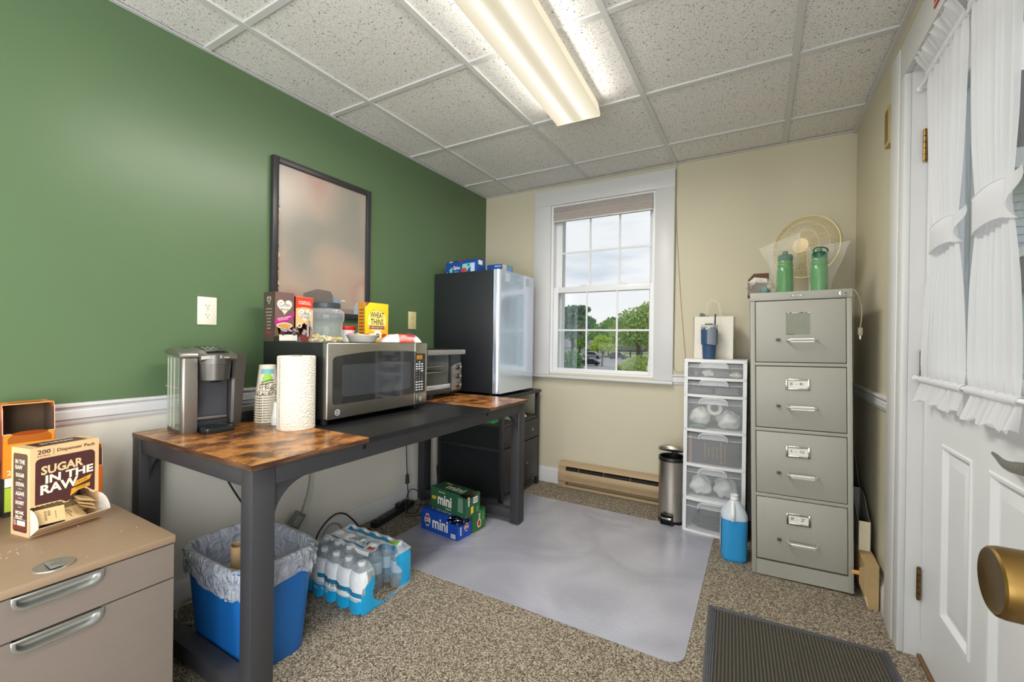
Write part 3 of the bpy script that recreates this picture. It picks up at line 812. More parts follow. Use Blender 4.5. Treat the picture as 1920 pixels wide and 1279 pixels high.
m_blackstand = mat('black_board', '2b2b2d', rough=.42, noise=40, amt=.08, stretch=(1, 1, 20))
m_blackfabric = mat('black_weave', '16181b', rough=.9, noise=500, amt=.3, bump=.2, bscale=700)
def stand():
    x0, x1, y0, y1 = -2.012, -1.468, 2.432, 2.985
    t = thing('storage_cabinet', 'dark drawer cabinet under the fridge, behind the right end of the desk', 'cabinet', (-1.74, 2.708, 0))
    MB().box(x0-.005, x1+.008, y0-.006, y1+.012, .703, .7235, m_blackstand, .002).build('top', t)
    for (x, y) in ((x0, y0), (x0, y1-.028), (x1-.028, y0), (x1-.028, y1-.028)):
        MB().box(x, x+.028, y, y+.028, 0, .7028, m_blackstand, .001).build('post', t)
    MB().box(x0+.001, x1-.001, y0+.0285, y1-.0285, .515, .531, m_blackstand).build('shelf', t)
    for y in (y0+.004, y1-.024): MB().box(x0+.0285, x1-.0285, y, y+.020, .515, .531, m_blackstand).build('rail', t)
    MB().box(x0+.0285, x1-.0285, y0+.004, y0+.022, .352, .370, m_blackstand).build('rail', t)
    MB().box(x0+.0285, x1-.0285, y0+.004, y1-.004, .045, .062, m_blackstand).build('bottom_panel', t)
    MB().box(x0+.0285, x1-.0285, y0+.010, y0+.016, .0625, .3515, m_blackfabric).build('side_panel', t)
    MB().box(x0+.0285, x1-.0285, y0+.010, y0+.016, .3705, .5145, m_blackfabric).build('side_panel', t)
    MB().box(x0+.0285, x1-.0285, y1-.016, y1-.010, .0625, .5145, m_blackfabric).build('side_panel', t)
    MB().box(x0+.004, x0+.010, y0+.029, y1-.029, .0625, .5145, m_blackfabric).build('back_panel', t)
    ym = (y0+y1)/2
    MB().box(x1-.022, x1-.004, ym-.009, ym+.009, .0625, .5145, m_blackstand).build('divider', t)
    for (a, b) in ((y0+.0295, ym-.010), (ym+.010, y1-.0295)):
        for nm, q0, q1 in (('drawer', .372, .511), ('door', .066, .366)):
            d = MB(); d.box(x1-.014, x1+.002, a, b, q0, q1, m_blackstand, .002); do = d.build(nm, t)
            k = MB(); k.lathe([(0, 0), (.004, 0), (.004, .010), (.008, .014), (.008, .018), (0, .019)], m_chrome, c=(x1+.002, (b-.02 if a < ym-.02 else a+.03) if nm == 'door' else (a+b)/2, (q0+q1)/2), axis=(1, 0, 0), n=14)
            k.build('knob', do)
stand()

# things lying on the cabinet's open shelf
def shelf_goods():
    b = MB(); b.box(-1.80, -1.56, 2.475, 2.60, .531, .575, mat('green_carton', '3da35c', rough=.45)); b.box(-1.80, -1.5595, 2.474, 2.601, .5751, .5758, mat('green_carton_top', '6cc08a', rough=.45))
    b.rect((-1.62, 2.475, .553), X, Z, .05, .03, m_white, .0006)
    tag(b.build('snack_carton'), 'green carton on the open shelf of the dark cabinet under the fridge', 'box')
    p = MB(); mb = mat('packet_white', 'd9d6cf', rough=.35)
    def fn(u, v):
        x = -1.66+.16*u; y = 2.64+.2*v; e = min(u, 1-u, v, 1-v)*4; return Vector((x, y, .5325+.05*min(1, e)**.6*(1+.12*math.sin(17*u+9*v))))
    p.sheet(fn, 14, 16, mb); p.sheet(lambda u, v: Vector((fn(u, v).x, fn(u, v).y, .5318)), 3, 3, mb)
    p.ell((-1.512, 2.72, .558), Y, Z, .085, .026, mat('food_print', '8a4a2a', rough=.5, noise=120, amt=.3), .0)
    p.build('p') if False else None
    tag(p.build('snack_packet'), 'pale snack packet with a brown food picture on the shelf below the fridge', 'packet')
shelf_goods()
# ================================================================== on the green wall
def poster():
    t = thing('framed_poster', 'large framed brown poster hanging on the green wall above the microwave', 'picture', (XL, 1.497, 1.205))
    y0, y1, z0, z1 = 1.200, 1.792, 1.205, 1.967
    fm = mat('frame_black', '2e2d30', rough=.38, noise=60, amt=.08); w = .029
    f = MB()
    for (a, b, c, d) in ((y0, y0+w, z0, z1), (y1-w, y1, z0, z1), (y0+w, y1-w, z0, z0+w), (y0+w, y1-w, z1-w, z1)):
        f.box(XL+.001, XL+.026, a, b, c, d, fm, .002)
    f.build('frame', t)
    pm = ramp_mat('poster_print', ((.30, '8a877d'), (.42, '9c9084'), (.52, 'a89586'), (.62, 'a7887c'), (.75, 'bba893')), 3.2, rough=.3, detail=1.2, rough_noise=.3, spec=.45)
    p = MB(); x = XL+.012
    p.box(XL+.002, x, y0+w, y1-w, z0+w, z1-w, pm)
    def tri(pts, h, k): p.plate([(a, b) for a, b in pts], (x, 0, 0), Y, Z, mat('print_'+h, h, rough=.35), k)
    tri([(1.37, 1.325), (1.45, 1.355), (1.53, 1.350), (1.56, 1.31), (1.58, 1.28), (1.56, 1.235), (1.37, 1.235)], '6b6460', .0006)
    tri([(1.545, 1.33), (1.58, 1.31), (1.60, 1.28), (1.575, 1.26), (1.55, 1.28)], '7e93a8', .001)
    tri([(1.58, 1.262), (1.70, 1.262), (1.70, 1.236), (1.58, 1.236)], '8a7c72', .0008)
    tri([(1.69, 1.285), (1.705, 1.305), (1.73, 1.30), (1.735, 1.236), (1.685, 1.236)], '9fb0bc', .0012)
    tri([(1.738, 1.30), (1.7625, 1.30), (1.7625, 1.236), (1.738, 1.236)], 'b5805e', .001)
    tri([(1.60, 1.302), (1.625, 1.302), (1.625, 1.310), (1.60, 1.310)], 'd8d6d2', .0014)
    random.seed(3)
    hs = ['b98f63', 'd7c3a4', '8d5f43', 'c9a27c', '6d5a4e', 'e2d8c8']
    z = z0+w
    while z < z1-w-.14:
        q = random.uniform(.012, .03); wd = random.uniform(.006, .016); a = y0+w
        tri([(a, z), (a+wd, z+q*.2), (a+wd*random.uniform(.4, 1), z+q), (a, z+q*.9)], random.choice(hs), .0006); z += q*.9
    p.build('poster', t)
    MB().box(x+.003, x+.0045, y0+w, y1-w, z0+w, z1-w, pane_mat('picture_glass', (1, 1, 1), 1.4, .3)).build('glass', t)
poster()

def outlet(name, label, yc, zc, w, h, colour, group):
    t = thing(name, label, 'outlet', (XL, yc, zc))
    m = mat('outlet_'+colour, colour, rough=.35, noise=10, amt=.01); dk = mat('slot_dark', '2a2622', rough=.6)
    p = MB(); p.box(XL, XL+.006, yc-w/2, yc+w/2, zc-h/2, zc+h/2, m, .003)
    p.ell((XL+.006, yc, zc), Y, Z, .006, .006, mat('screw_pale', 'c9c5ba', rough=.3, metal=.4), .0005, 12); p.build('wall_plate', t)
    for s in (-1, 1):
        r = MB(); zz = zc+s*.0195
        pl = [(.0175*math.cos(R(a)), max(-.0135, min(.0135, .0175*math.sin(R(a))))) for a in range(0, 360, 15)]
        r.prism([(yc+a, zz+b) for a, b in pl], 'x', XL+.006, XL+.0078, m)
        for dy, hh in ((-.0063, .008), (.0063, .0065)): r.rect((XL+.0078, yc+dy, zz+.003), Y, Z, .002, hh, dk, .0004)
        r.ell((XL+.0078, yc, zz-.0075), Y, Z, .0045, .0045, dk, .0004, 12)
        r.build('receptacle', t)
outlet('wall_outlet', 'white outlet on the green wall above the coffee maker', .935, 1.206, .074, .118, 'd8d4c4', None)
outlet('wall_outlet', 'cream outlet on the green wall between the microwave and the fridge', 2.175, 1.222, .074, .118, 'cfc391', None)

# ================================================================== on the desk
def coffee_maker():
    t = thing('coffee_maker', 'grey pod coffee maker with a clear side tank at the left end of the desk', 'coffee maker', (-1.800, .852, TZ), R(-8))
    g = mat('warm_metal', '86817a', rough=.33, metal=.75, noise=30, amt=.04, coat=.2); g2 = mat('warm_metal_dark', '5c5955', rough=.36, metal=.7, noise=30, amt=.05)
    dk = mat('recess_grey', '3d3e44', rough=.4, noise=60, amt=.05); bk = mat('gloss_black', '131416', rough=.15)
    tank = film('tank_plastic', '8d9585', alpha=.32, rough=.08, bump=.1, bscale=8)
    def B(): return MB()
    kw = dict(world=False)
    # left column with the metal front
    b = B(); b.prism([(-.012, -.1025), (.010, -.1025), (.016, -.096), (.018, -.054), (-.012, -.054)], 'z', .0, .276, g, .003); b.build('tank_front', t, **kw)
    # clear tank behind it
    k = B()
    k.prism([(-.165, -.085), (-.150, -.106), (-.055, -.109), (-.0125, -.106), (-.0125, -.056), (-.165, -.056)], 'z', .012, .287, tank, .004)
    ko = k.build('water_tank', t, **kw)
    rb = B()
    for x in (-.045, -.085, -.12): rb.box(x-.003, x+.003, -.1105, -.108, .02, .275, mat('tank_rib', 'a9ad9e', rough=.2))
    rb.box(-.15, -.015, -.1098, -.1075, .165, .168, mat('tank_rib', 'a9ad9e')); rb.build('rib', ko, **kw)
    MB().prism([(-.165, -.085), (-.150, -.103), (-.0125, -.1025), (-.0125, -.056), (-.165, -.056)], 'z', 0, .0115, dk).build('tank_base', t, **kw)
    # tank lid, rounded over the front
    l = B(); pr = []
    for i in range(9): a = PI/2*i/8; pr.append((.003+.018*math.sin(a), .2775+.022*math.cos(a)))
    pr = [(-.168, .289), (-.168, .301), (-.10, .309), (-.04, .306)]+pr+[(.003, .2775)]
    l.prism(pr, 'y', -.1105, -.053, g, .002); l.build('tank_lid', t, **kw)
    # body: recess wall, right column
    b = B(); b.box(-.165, -.035, -.0525, .058, .0, .28, dk); b.box(-.035, -.030, -.0525, .056, .052, .205, dk)
    b.box(-.035, -.024, -.0525, .056, .038, .050, g, .002)
    b.box(-.035, -.020, -.0525, .056, .0, .036, mat('recess_low', '2e3036', rough=.35)); b.build('body', t, **kw)
    c = B()
    vs = []
    for z, dx, dy in ((.012, -.006, -.004), (.2, .006, .004), (.287, .012, .010)):
        vs += [(-.165, .0585, z), (.006+dx, .0585, z), (.014+dx, .066, z), (.010+dx, .098+dy, z), (-.165, .098+dy, z)]
    fs = [tuple(range(5))[::-1], tuple(range(10, 15))]
    for r_ in (0, 5):
        fs += [(r_+i, r_+(i+1) % 5, r_+5+(i+1) % 5, r_+5+i) for i in range(5)]
    c.add(vs, fs, g2); c.build('side_column', t, **kw)
    # brew head: two drum tiers
    h = B()
    def drum(z0, z1, r0, r1, m, cx=-.005):
        n = 24; A = []
        for z, r in ((z0, r0), (z1, r1)): A += [(cx+r*1.15*math.sin(PI*i/n), .003-r*math.cos(PI*i/n), z) for i in range(n+1)]
        q = n+1
        h.add(A, [(i, i+1, q+i+1, q+i) for i in range(n)]+[tuple(range(q))[::-1], tuple(range(q, 2*q)), (0, q, 2*q-1, n)], m)
    drum(.252, .287, .0555, .0555, g2); drum(.192, .2515, .050, .0545, g2)
    h.build('brew_head', t, **kw)
    n_ = B(); n_.lathe([(0, .184), (.016, .184), (.022, .1915), (0, .1915)], bk, c=(.02, .003, 0), n=18); n_.build('nozzle', t, **kw)
    # top handle sweeping forward
    p = B()
    def top(u, v):
        y = -.052+.118*v; x = -.165+.225*u
        z = .312-.030*u**2.2+.004*math.sin(PI*v)
        xx = x-.03*max(0, u-.75)*4*abs(v-.5)*1.2
        return Vector((xx, y, z))
    vs = []; nu, nv = 14, 9
    p.sheet(top, nu, nv, g)
    p.sheet(lambda u, v: top(u, v)*1+Vector((0, 0, -(.0245 if u < 1 else .0)-(.0)))if u < .999 else top(u, v)+Vector((0, 0, -.012)), nu, nv, g)
    for v in (0, 1): p.sheet(lambda u, w: top(u, v)+Vector((0, 0, -w*(.0245 if u < .999 else .012))), nu, 2, g)
    p.sheet(lambda v, w: top(1, v)+Vector((0, 0, -w*.012)), nv, 2, g)
    p.text('KEURIG', mat('pale_lettering', 'd9d7d2'), (.0545, .005, .277), Y, Z, w=.055, h=.005, th=.002)
    p.build('handle', t, **kw)
    q = B(); q.sheet(lambda u, v: top(.12+.74*u, .2+.62*v)+Vector((0, 0, .0012)), 10, 6, bk)
    q.sheet(lambda u, v: top(.70+.16*u, .24+.54*v)+Vector((0, 0, .0075)), 6, 6, mat('lid_pad', '36373a', rough=.3))
    qo = q.build('control_top', t, **kw)
    for k in range(6):
        y = -.015+.018*(k % 3); u = .40+.14*(k//3)
        b = B(); pt = top(u, (y+.052)/.118); b.lathe([(0, 0), (.0042, 0), (.0042, .001), (0, .0014)], mat('button_light', 'c7c9cc', rough=.4), c=(pt.x, pt.y, pt.z+.001), n=12); b.build('button', qo, **kw)
    d = B(); pl = [(-.020, -.050), (.062, -.050), (.076, -.040), (.080, .003), (.076, .046), (.062, .054), (-.020, .054)]
    d.prism(pl, 'z', 0, .020, mat('tray_black', '1d2122', rough=.2), .003)
    d.lathe([(.041, .0202), (.038, .0225), (.034, .0210), (.026, .0205), (0, .0205)], bk, c=(.030, .003, 0), n=28); d.build('drip_tray', t, **kw)
coffee_maker()

def paper_towel():
    t = thing('paper_towel_roll', 'standing white paper towel roll in front of the microwave', 'paper towel', (-1.577, 1.044, TZ))
    m = bpy.data.materials.new('towel_paper'); m.use_nodes = True; nt = m.node_tree; N = nt.nodes.new; L = nt.links.new; b = nt.nodes['Principled BSDF']
    b.inputs['Base Color'].default_value = (*hexl('dcd6c8'), 1); b.inputs['Roughness'].default_value = .95
    tc = N('ShaderNodeTexCoord'); v = N('ShaderNodeTexVoronoi'); v.inputs['Scale'].default_value = 130; v.feature = 'SMOOTH_F1'
    mp = N('ShaderNodeMapping'); mp.inputs['Rotation'].default_value = (0, .6, .5); L(tc.outputs['Object'], mp.inputs[0]); mp.inputs['Scale'].default_value = (1, 1, 1.8)
    L(mp.outputs[0], v.inputs[0]); bp = N('ShaderNodeBump'); bp.inputs['Strength'].default_value = .9; bp.inputs['Distance'].default_value = .004
    L(v.outputs['Distance'], bp.inputs['Height']); L(bp.outputs[0], b.inputs['Normal'])
    p = MB(); p.lathe([(.021, .002), (.066, 0), (.0685, .003), (.0685, .281), (.066, .284), (.021, .283), (.021, .002)], m, n=48)
    p.add([(.0685*math.cos(a), .0685*math.sin(a), z) if i == 0 else (.0705*math.cos(a), .0705*math.sin(a), z) for i, a in ((0, 4.6), (1, 4.75)) for z in (.002, .282)], [(0, 1, 3, 2)], m)
    p.build('paper', t, world=False)
    c = MB(); c.lathe([(.0195, .001), (.0208, .001), (.0208, .284), (.0195, .284), (.0195, .001)], mat('cardboard', '9b7f5c', rough=.85), n=24); c.build('core', t, world=False)
paper_towel()

def paper_cups():
    pm = ramp_mat('cup_paper', ((.3, 'c9c0ac'), (.7, 'd8cfbb')), 40, rough=.7)
    br = mat('cup_swirl', '4d3a2c', rough=.7); gr = mat('cup_green', '86b84a', rough=.6); bl = mat('cup_blue', '6fa3b4', rough=.6)
    t = thing('paper_cup', 'topmost printed cup of the upside-down paper cup stack beside the paper towel roll', 'paper cup', (-1.80, 1.06, TZ+.105), 0, 'printed paper cups in the upside-down stack')
    H = .134
    b = MB(); b.lathe([(.0445, .004), (.0310, H), (.0295, H), (.0290, H-.006), (0, H-.006)], pm, n=36)
    def rad(z): return .0445+(.0310-.0445)*(z-.004)/(H-.004)
    def P(az, z, k=.0007): r = rad(z)+k; return Vector((r*math.cos(az), r*math.sin(az), z))
    A0 = R(-30)
    def patch(fn, m, nu=14, nv=6): b.sheet(fn, nu, nv, m)
    patch(lambda u, v: P(A0-.75+1.5*u, .098+.020*v), bl); patch(lambda u, v: P(A0-.5+1.0*u, .070+.034*v*math.sin(PI*(.12+.76*u)), .001), gr)
    patch(lambda u, v: P(A0-.62+1.24*u, .066+.004*v-.004*math.cos(4*u), .0012), br, 12, 2)
    for k, (a0, z0, s) in enumerate(((-.5, .045, 1), (.05, .05, -1), (.55, .04, 1), (-.2, .022, -1), (.35, .018, 1), (-.75, .02, -1))):
        pts = []
        for i in range(16):
            q = i/15; ang = s*q*7; r_ = .017*(1-q)
            pts.append(P(A0+a0+r_*math.cos(ang)/.036, z0+r_*math.sin(ang), .0008))
        b.tube(pts, .0011, br, n=5)
    for k in range(16):
        a = A0-1.0+2.0*((k*37) % 16)/16; z = .010+.012*((k*53) % 7)/7
        c = P(a, z, .0009); b.sheet(lambda u, v: P(a+(.07*(u-.5)), z+.006*(v-.5)*math.sin(PI*max(.05, min(.95, u))), .0009), 6, 3, br)
    b.build('wall', t, world=False)
    r = MB(); r.tube([(.0455*math.cos(2*PI*i/36), .0455*math.sin(2*PI*i/36), .003) for i in range(36)], .0029, pm, n=8, closed=True); r.build('rim', t, world=False)
    for k in range(10):
        copy_thing(t, (-1.80, 1.06, TZ+.0105*k), label='printed paper cup in the upside-down stack by the paper towel roll, only its rim showing')
    w = mat('white_cup', 'dcdcd8', rough=.6)
    p = thing('foam_cup', 'topmost plain white cup in the short stack behind the paper towel roll', 'paper cup', (-1.70, 1.053, TZ+.028), 0, 'plain white cups behind the roll')
    b = MB(); b.lathe([(.0285, .003), (.021, .062), (.020, .064), (0, .064)], w, n=28); b.build('wall', p, world=False)
    r = MB(); r.tube([(.0288*math.cos(2*PI*i/28), .0288*math.sin(2*PI*i/28), .0022) for i in range(28)], .0021, w, n=8, closed=True); r.build('rim', p, world=False)
    for k in range(4): copy_thing(p, (-1.70, 1.053, TZ+.007*k), label='plain white cup low in the short stack behind the paper towel roll')
paper_cups()

def pod_box():
    b = MB(); b.box(-1.982, -1.862, .93, 1.112, TZ, TZ+.043, mat('box_black', '1a1b1c', rough=.4), .003)
    b.box(-1.98, -1.864, .932, 1.11, TZ+.043, TZ+.046, mat('box_lid', '6a6658', rough=.35, metal=.3), .001)
    tag(b.build('pod_drawer'), 'low flat black box against the wall behind the cup stack', 'box')
pod_box()

# ================================================================== on top of the microwave
MT = 1.0792
def heart(s, asp=1.0, n=28):
    o = []
    for i in range(n):
        a = 2*PI*i/n; o.append((s*asp*16*math.sin(a)**3/17, s*(13*math.cos(a)-5*math.cos(2*a)-2*math.cos(3*a)-math.cos(4*a))/17))
    return o
def creamer_box(name, label, y0, y1, h, base, side, band, flavour, dark):
    x0, x1 = -1.952, -1.868
    t = thing(name, label, 'box', ((x0+x1)/2, (y0+y1)/2, MT))
    kb = mat('carton_brown', '6b5138', rough=.8, noise=40, amt=.06); mf = mat('carton_'+base, base, rough=.45, noise=20, amt=.03); ms = mat('carton_'+side, side, rough=.45, noise=20, amt=.03)
    wh = mat('print_white', 'efe9dc', rough=.5); yc = (y0+y1)/2; H = MT+h; cut = MT+.075
    b = MB(); th = .0012
    b.box(x0, x1, y0, y0+th, MT, H, ms); b.box(x0, x1, y1-th, y1, MT, H, ms); b.box(x0, x0+th, y0+th, y1-th, MT, H, ms)
    b.box(x0+th, x1, y0+th, y1-th, H-th, H, mf); b.box(x0+th, x1-.006, y0+th, y1-th, MT, MT+th, kb)
    b.box(x0+th, x0+2*th, y0+th, y1-th, MT+th, H-th, kb)
    # front wall with a torn dispensing mouth low down
    n = 12; pl = [(y0, H-th), (y1, H-th), (y1, MT+.045)]
    pl += [(y1-(y1-y0)*k/n, cut-.012+.022*math.sin(PI*k/n)+.005*math.sin(k*2.3)) for k in range(1, n)]+[(y0, MT+.045)]
    b.prism(pl[::-1], 'x', x1-th, x1, mf)
    b.box(x1-th, x1, y0, y1, MT, MT+.024, ms if dark else wh)
    # side panel lettering block
    if dark:
        b.plate(heart(.022, .75), ((x0+x1)/2, y0, H-.035), X, Z, wh, .0006); b.plate(heart(.019, .75), ((x0+x1)/2, y0, H-.035), X, Z, ms, .001)
        b.text('Coffee\nmate', wh, ((x0+x1)/2, y0, H-.033), X, Z, w=.022, h=.016, th=.0014, slant=.2)
        for k, (s, w) in enumerate((('SALTED CARAMEL', .045), ('CHOCOLATE FLAVORED', .048), ('COFFEE CREAMER', .04), ('NON-DAIRY', .03), ('GLUTEN FREE', .032), ('LACTOSE FREE', .03), ('50 SINGLES', .026))):
            b.text(s, wh, ((x0+x1)/2, y0, H-.076-.0145*k), X, Z, w=w, h=.0045, th=.0008)
        b.rect(((x0+x1)/2, y0, MT+.040), X, Z, .05, .009, mat('print_red', '8e2a34', rough=.5), .0006)
    F = Vector((x1, yc, 0)); W = y1-y0
    if dark:
        b.plate([(a, q+H-.062) for a, q in heart(.040, .95)], F, Y, Z, wh, .0007); 
        b.plate([(a-.0, q+H-.062) for a, q in heart(.036, .95)], F, Y, Z, mat('print_gold', 'd8ab5a', rough=.5), .001); b.plate([(a, q+H-.062) for a, q in heart(.033, .95)], F, Y, Z, wh, .0014)
    else:
        b.plate([(-W/2, H-.055), (-W*.2, H-.05), (0, H-.048), (W*.2, H-.05), (W/2, H-.055), (W/2, H-.0015), (-W/2, H-.0015)], F, Y, Z, mat('print_'+band, band, rough=.45), .0006)
        b.plate([(a, q+H-.082) for a, q in heart(.034, .98)], F, Y, Z, wh, .001)
    b.text('Coffee', mat('print_brown', '4a2a20', rough=.5), F+Z*(H-(.055 if dark else .077)), Y, Z, w=.05, h=.020, th=.0018, bold=.006)
    b.text('mate', mat('print_brown', '4a2a20'), F+Z*(H-(.076 if dark else .094)), Y, Z, w=.036, h=.012, th=.0018, bold=.006)
    b.text(flavour, wh, F+Z*(H-(.113 if dark else .027)), Y, Z+Y*(.0), w=.066, h=.016, th=.0022, bold=.01) if not dark else None
    if dark:
        b.plate([(-W/2, H-.145), (-W/2, H-.122), (W/2-.01, H-.095), (W/2, H-.08), (W/2, H-.105), (W*.2, H-.130)], F, Y, Z, mat('print_'+band, band, rough=.45), .0008)
        b.text(flavour, wh, F+Z*(H-.117), Y+Z*.2, Z-Y*.2, w=.066, h=.013, th=.0022, bold=.01)
        b.ell(F+Z*(H-.150), Y, Z, .075, .028, wh, .0006); b.ell(F+Z*(H-.150), Y, Z, .066, .022, mat('print_coffee', 'c89243', rough=.5, noise=50, amt=.2), .001)
        b.text('50', mat('print_brown', '4a2a20'), Vector((x1, yc+.012, MT+.012)), Y, Z, h=.010, th=.0008, bold=.01)
    else:
        b.ell(F+Z*(H-.135)+Y*(-.025), Y, Z, .026, .022, wh, .0008); b.ell(F+Z*(H-.135)+Y*(-.025), Y, Z, .016, .014, mat('print_coffee2', '8a6a4a', rough=.5, noise=90, amt=.3), .0012)
    b.build('carton', t)
    # folded-down tray lip
    f = MB(); fm = ms if not dark else mat('tray_white', 'd9d4c8', rough=.6)
    f.add([(x1+.0005, y0+.002, MT+.024), (x1+.0005, y1-.002, MT+.024), (x1+.030, y1-.004, MT+.032), (x1+.030, y0+.004, MT+.032)], [(0, 1, 2, 3)], fm)
    f.add([(x1+.030, y1-.004, MT+.032), (x1+.030, y0+.004, MT+.032), (x1+.031, y0+.004, MT+.004), (x1+.031, y1-.004, MT+.004)], [(0, 1, 2, 3)], fm)
    f.add([(x1, y0+.001, MT+.05), (x1+.022, y0-.002, MT+.07), (x1+.03, y0+.003, MT+.03), (x1, y0+.001, MT+.02)], [(0, 1, 2, 3)], kb)
    f.build('torn_flap', t)
    return t
creamer_box('creamer_box', 'brown creamer carton with a white heart logo at the left of the microwave top', 1.128, 1.221, .222, '6e5450', '4a3f34', 'b0257e', 'SALTED CARAMEL\nCHOCOLATE', True)
creamer_box('creamer_box', 'cream and red vanilla caramel creamer carton behind the clear jar', 1.228, 1.318, .210, 'd9b277', '7a2f26', 'd23a26', 'VANILLA\nCARAMEL', False)
def creamer_cups():
    spots = [(-1.845, 1.150, .033, 'brown creamer tub at the left of the torn mouth of the brown carton', '5a3a30'),
             (-1.849, 1.175, .034, 'dark purple creamer tub in the middle of the brown carton tray', '4a2440'),
             (-1.844, 1.200, .033, 'grey-lidded creamer tub at the right of the brown carton tray', '6a5a60'),
             (-1.846, 1.252, .033, 'creamer tub with a pale lid at the left of the red carton tray', '9a8a84'),
             (-1.845, 1.290, .033, 'brown creamer tub at the right of the red carton tray', '7a4a30')]
    for k, (x, y, z, lab, h) in enumerate(spots):
        t = thing('creamer_cup', lab, 'creamer', (x, y, MT+z), .3*k, 'creamer tubs spilling from the cartons')
        b = MB(); b.T = Matrix.Rotation(R(35), 4, 'Y'); b.lathe([(0, 0), (.009, 0), (.0125, .020), (.0145, .021), (.0145, .0225), (0, .0225)], mat('tub_'+h, h, rough=.35), n=18); b.build('tub', t, world=False)
        l = MB(); l.T = Matrix.Rotation(R(35), 4, 'Y'); l.lathe([(0, .0226), (.0146, .0226), (.0146, .0232), (0, .0234)], mat('tub_lid', 'b9b2b4', rough=.25, metal=.5, noise=120, amt=.2), n=18); l.build('lid', t, world=False)
creamer_cups()

def jar():
    t = thing('plastic_jar', 'wide clear plastic jar with a black lid on the microwave', 'jar', (-1.615, 1.204, MT))
    cl = film('clear_plastic', 'dfe3e6', alpha=.10, rough=.05, bump=.08, bscale=25)
    n = 8; k = 0
    j = MB()
    def sq(r, z, e=.28): return [(r*math.cos(2*PI*i/48)*(1-e*.25*(1-math.cos(4*2*PI*i/48))*.5), r*math.sin(2*PI*i/48)*(1-e*.25*(1-math.cos(4*2*PI*i/48))*.5), z) for i in range(48)]
    rings = [sq(.05, .003), sq(.070, .001), sq(.074, .008), sq(.070, .022), sq(.068, .045), sq(.070, .085), sq(.076, .095), sq(.0765, .125), sq(.070, .136), sq(.052, .142, 0), (sq(.050, .160, 0))]
    vs = [v for r in rings for v in r]; fs = []
    for a in range(len(rings)-1):
        fs += [(a*48+i, a*48+(i+1) % 48, (a+1)*48+(i+1) % 48, (a+1)*48+i) for i in range(48)]
    fs.append(tuple(range(48))); j.add(vs, fs, cl)
    j.build('jar_body', t, world=False)
    b = MB(); b.lathe([(.0535, .146), (.0555, .148), (.0555, .166), (.053, .169), (0, .169)], mat('lid_dark', '33373b', rough=.4, noise=200, amt=.1), n=40)
    b.build('lid', t, world=False)
    l = MB(); a0 = R(-112); wh = mat('label_white', 'd8d4cb', rough=.5)
    def lab(u, v, k): a = a0+.5*(u-.5); r = .0755+k; return Vector((r*math.cos(a), r*math.sin(a), .022+.066*v))
    l.sheet(lambda u, v: lab(u, v, 0), 6, 4, mat('label_border', '55232c', rough=.5)); l.sheet(lambda u, v: lab(.07+.86*u, .03+.94*v, .0006), 6, 4, wh)
    for q in range(9): l.sheet(lambda u, v: lab(.16+.68*u, .09+.095*q+.03*v, .0011), 4, 2, mat('label_text', '77727a', rough=.6))
    l.build('label', t, world=False)
    # what is left of the snacks inside
    random.seed(11); s = MB(); cols = ['d8b46a', 'c69a55', 'e0c88a', 'd9b92f', 'b98f6a', 'e5d27a', '6f9a48', 'd2b79c']
    for i in range(120):
        a = random.uniform(0, 2*PI); r = .062*math.sqrt(random.random()); side = math.cos(a-R(-150))
        z = .006+.030*random.random()*(.45+.55*max(0, side)*r/.06)
        c = Vector((r*math.cos(a), r*math.sin(a), z)); rot = Matrix.Rotation(random.uniform(0, 6), 4, Vector((random.random(), random.random(), random.random()+.1)).normalized())
        s.T = Matrix.Translation(c) @ rot
        e = random.uniform(.006, .010); m = mat('bit_'+random.choice(cols[:]), random.choice(cols), rough=.5) if False else None
        h = random.choice(cols); s.box(-e, e, -e*.6, e*.6, -.002, .002, mat('bit_'+h, h, rough=.5), .0015, 1)
    so = s.build('snack_mix', None); so.location = (-1.615, 1.204, MT)
    tag(so, 'yellow and tan snack pieces heaped in the bottom of the clear plastic jar', 'snacks', kind='stuff')
jar()

def bowl():
    t = thing('paper_bowl', 'shallow white bowl of wrapped snacks in front of the yellow cracker box', 'bowl', (-1.612, 1.395, MT))
    b = MB(); b.lathe([(0, 0), (.052, 0), (.057, .003), (.070, .030), (.074, .034), (.0735, .0355), (.068, .032), (.055, .006), (0, .004)], mat('bowl_white', 'd6d2c9', rough=.5), n=40)
    b.build('bowl', t, world=False)
    del t['label']; t['label'] = 'shallow white bowl of wrapped snacks in front of the yellow cracker box'
    items = [(-.030, -.030, 'c9547e', 'pink wrapped bar at the left of the white snack bowl', .3), (.012, -.020, 'd8c7a2', 'tan wrapped bar at the front of the white snack bowl', .9),
             (-.010, .022, 'b8322c', 'red wrapped bar at the back of the white snack bowl', 1.7), (.030, .028, 'e3ded2', 'white wrapped sweet at the right of the white snack bowl', 2.4), (-.038, .012, 'd9883a', 'orange wrapped bar on the far side of the white snack bowl', .1)]
    for x, y, h, lab, a in items:
        o = MB(); m = mat('wrap_'+h, h, rough=.25, noise=150, amt=.15, bump=.3)
        def fn(u, v):
            e = min(u, 1-u)*6; hh = .006*min(1, e)*math.sin(PI*v)**.5; return Vector((-.028+.056*u, -.011+.022*v, .001+hh))
        o.sheet(fn, 10, 7, m); o.sheet(lambda u, v: Vector((-.028+.056*u, -.011+.022*v, 0)), 2, 2, m)
        q = o.build('snack_bar'); q.location = (-1.612+x, 1.395+y, MT+.033); q.rotation_euler = (.15*math.cos(a*3), .2*math.sin(a*2), a)
        tag(q, lab, 'snack', 'wrapped snacks in the white bowl')
bowl()

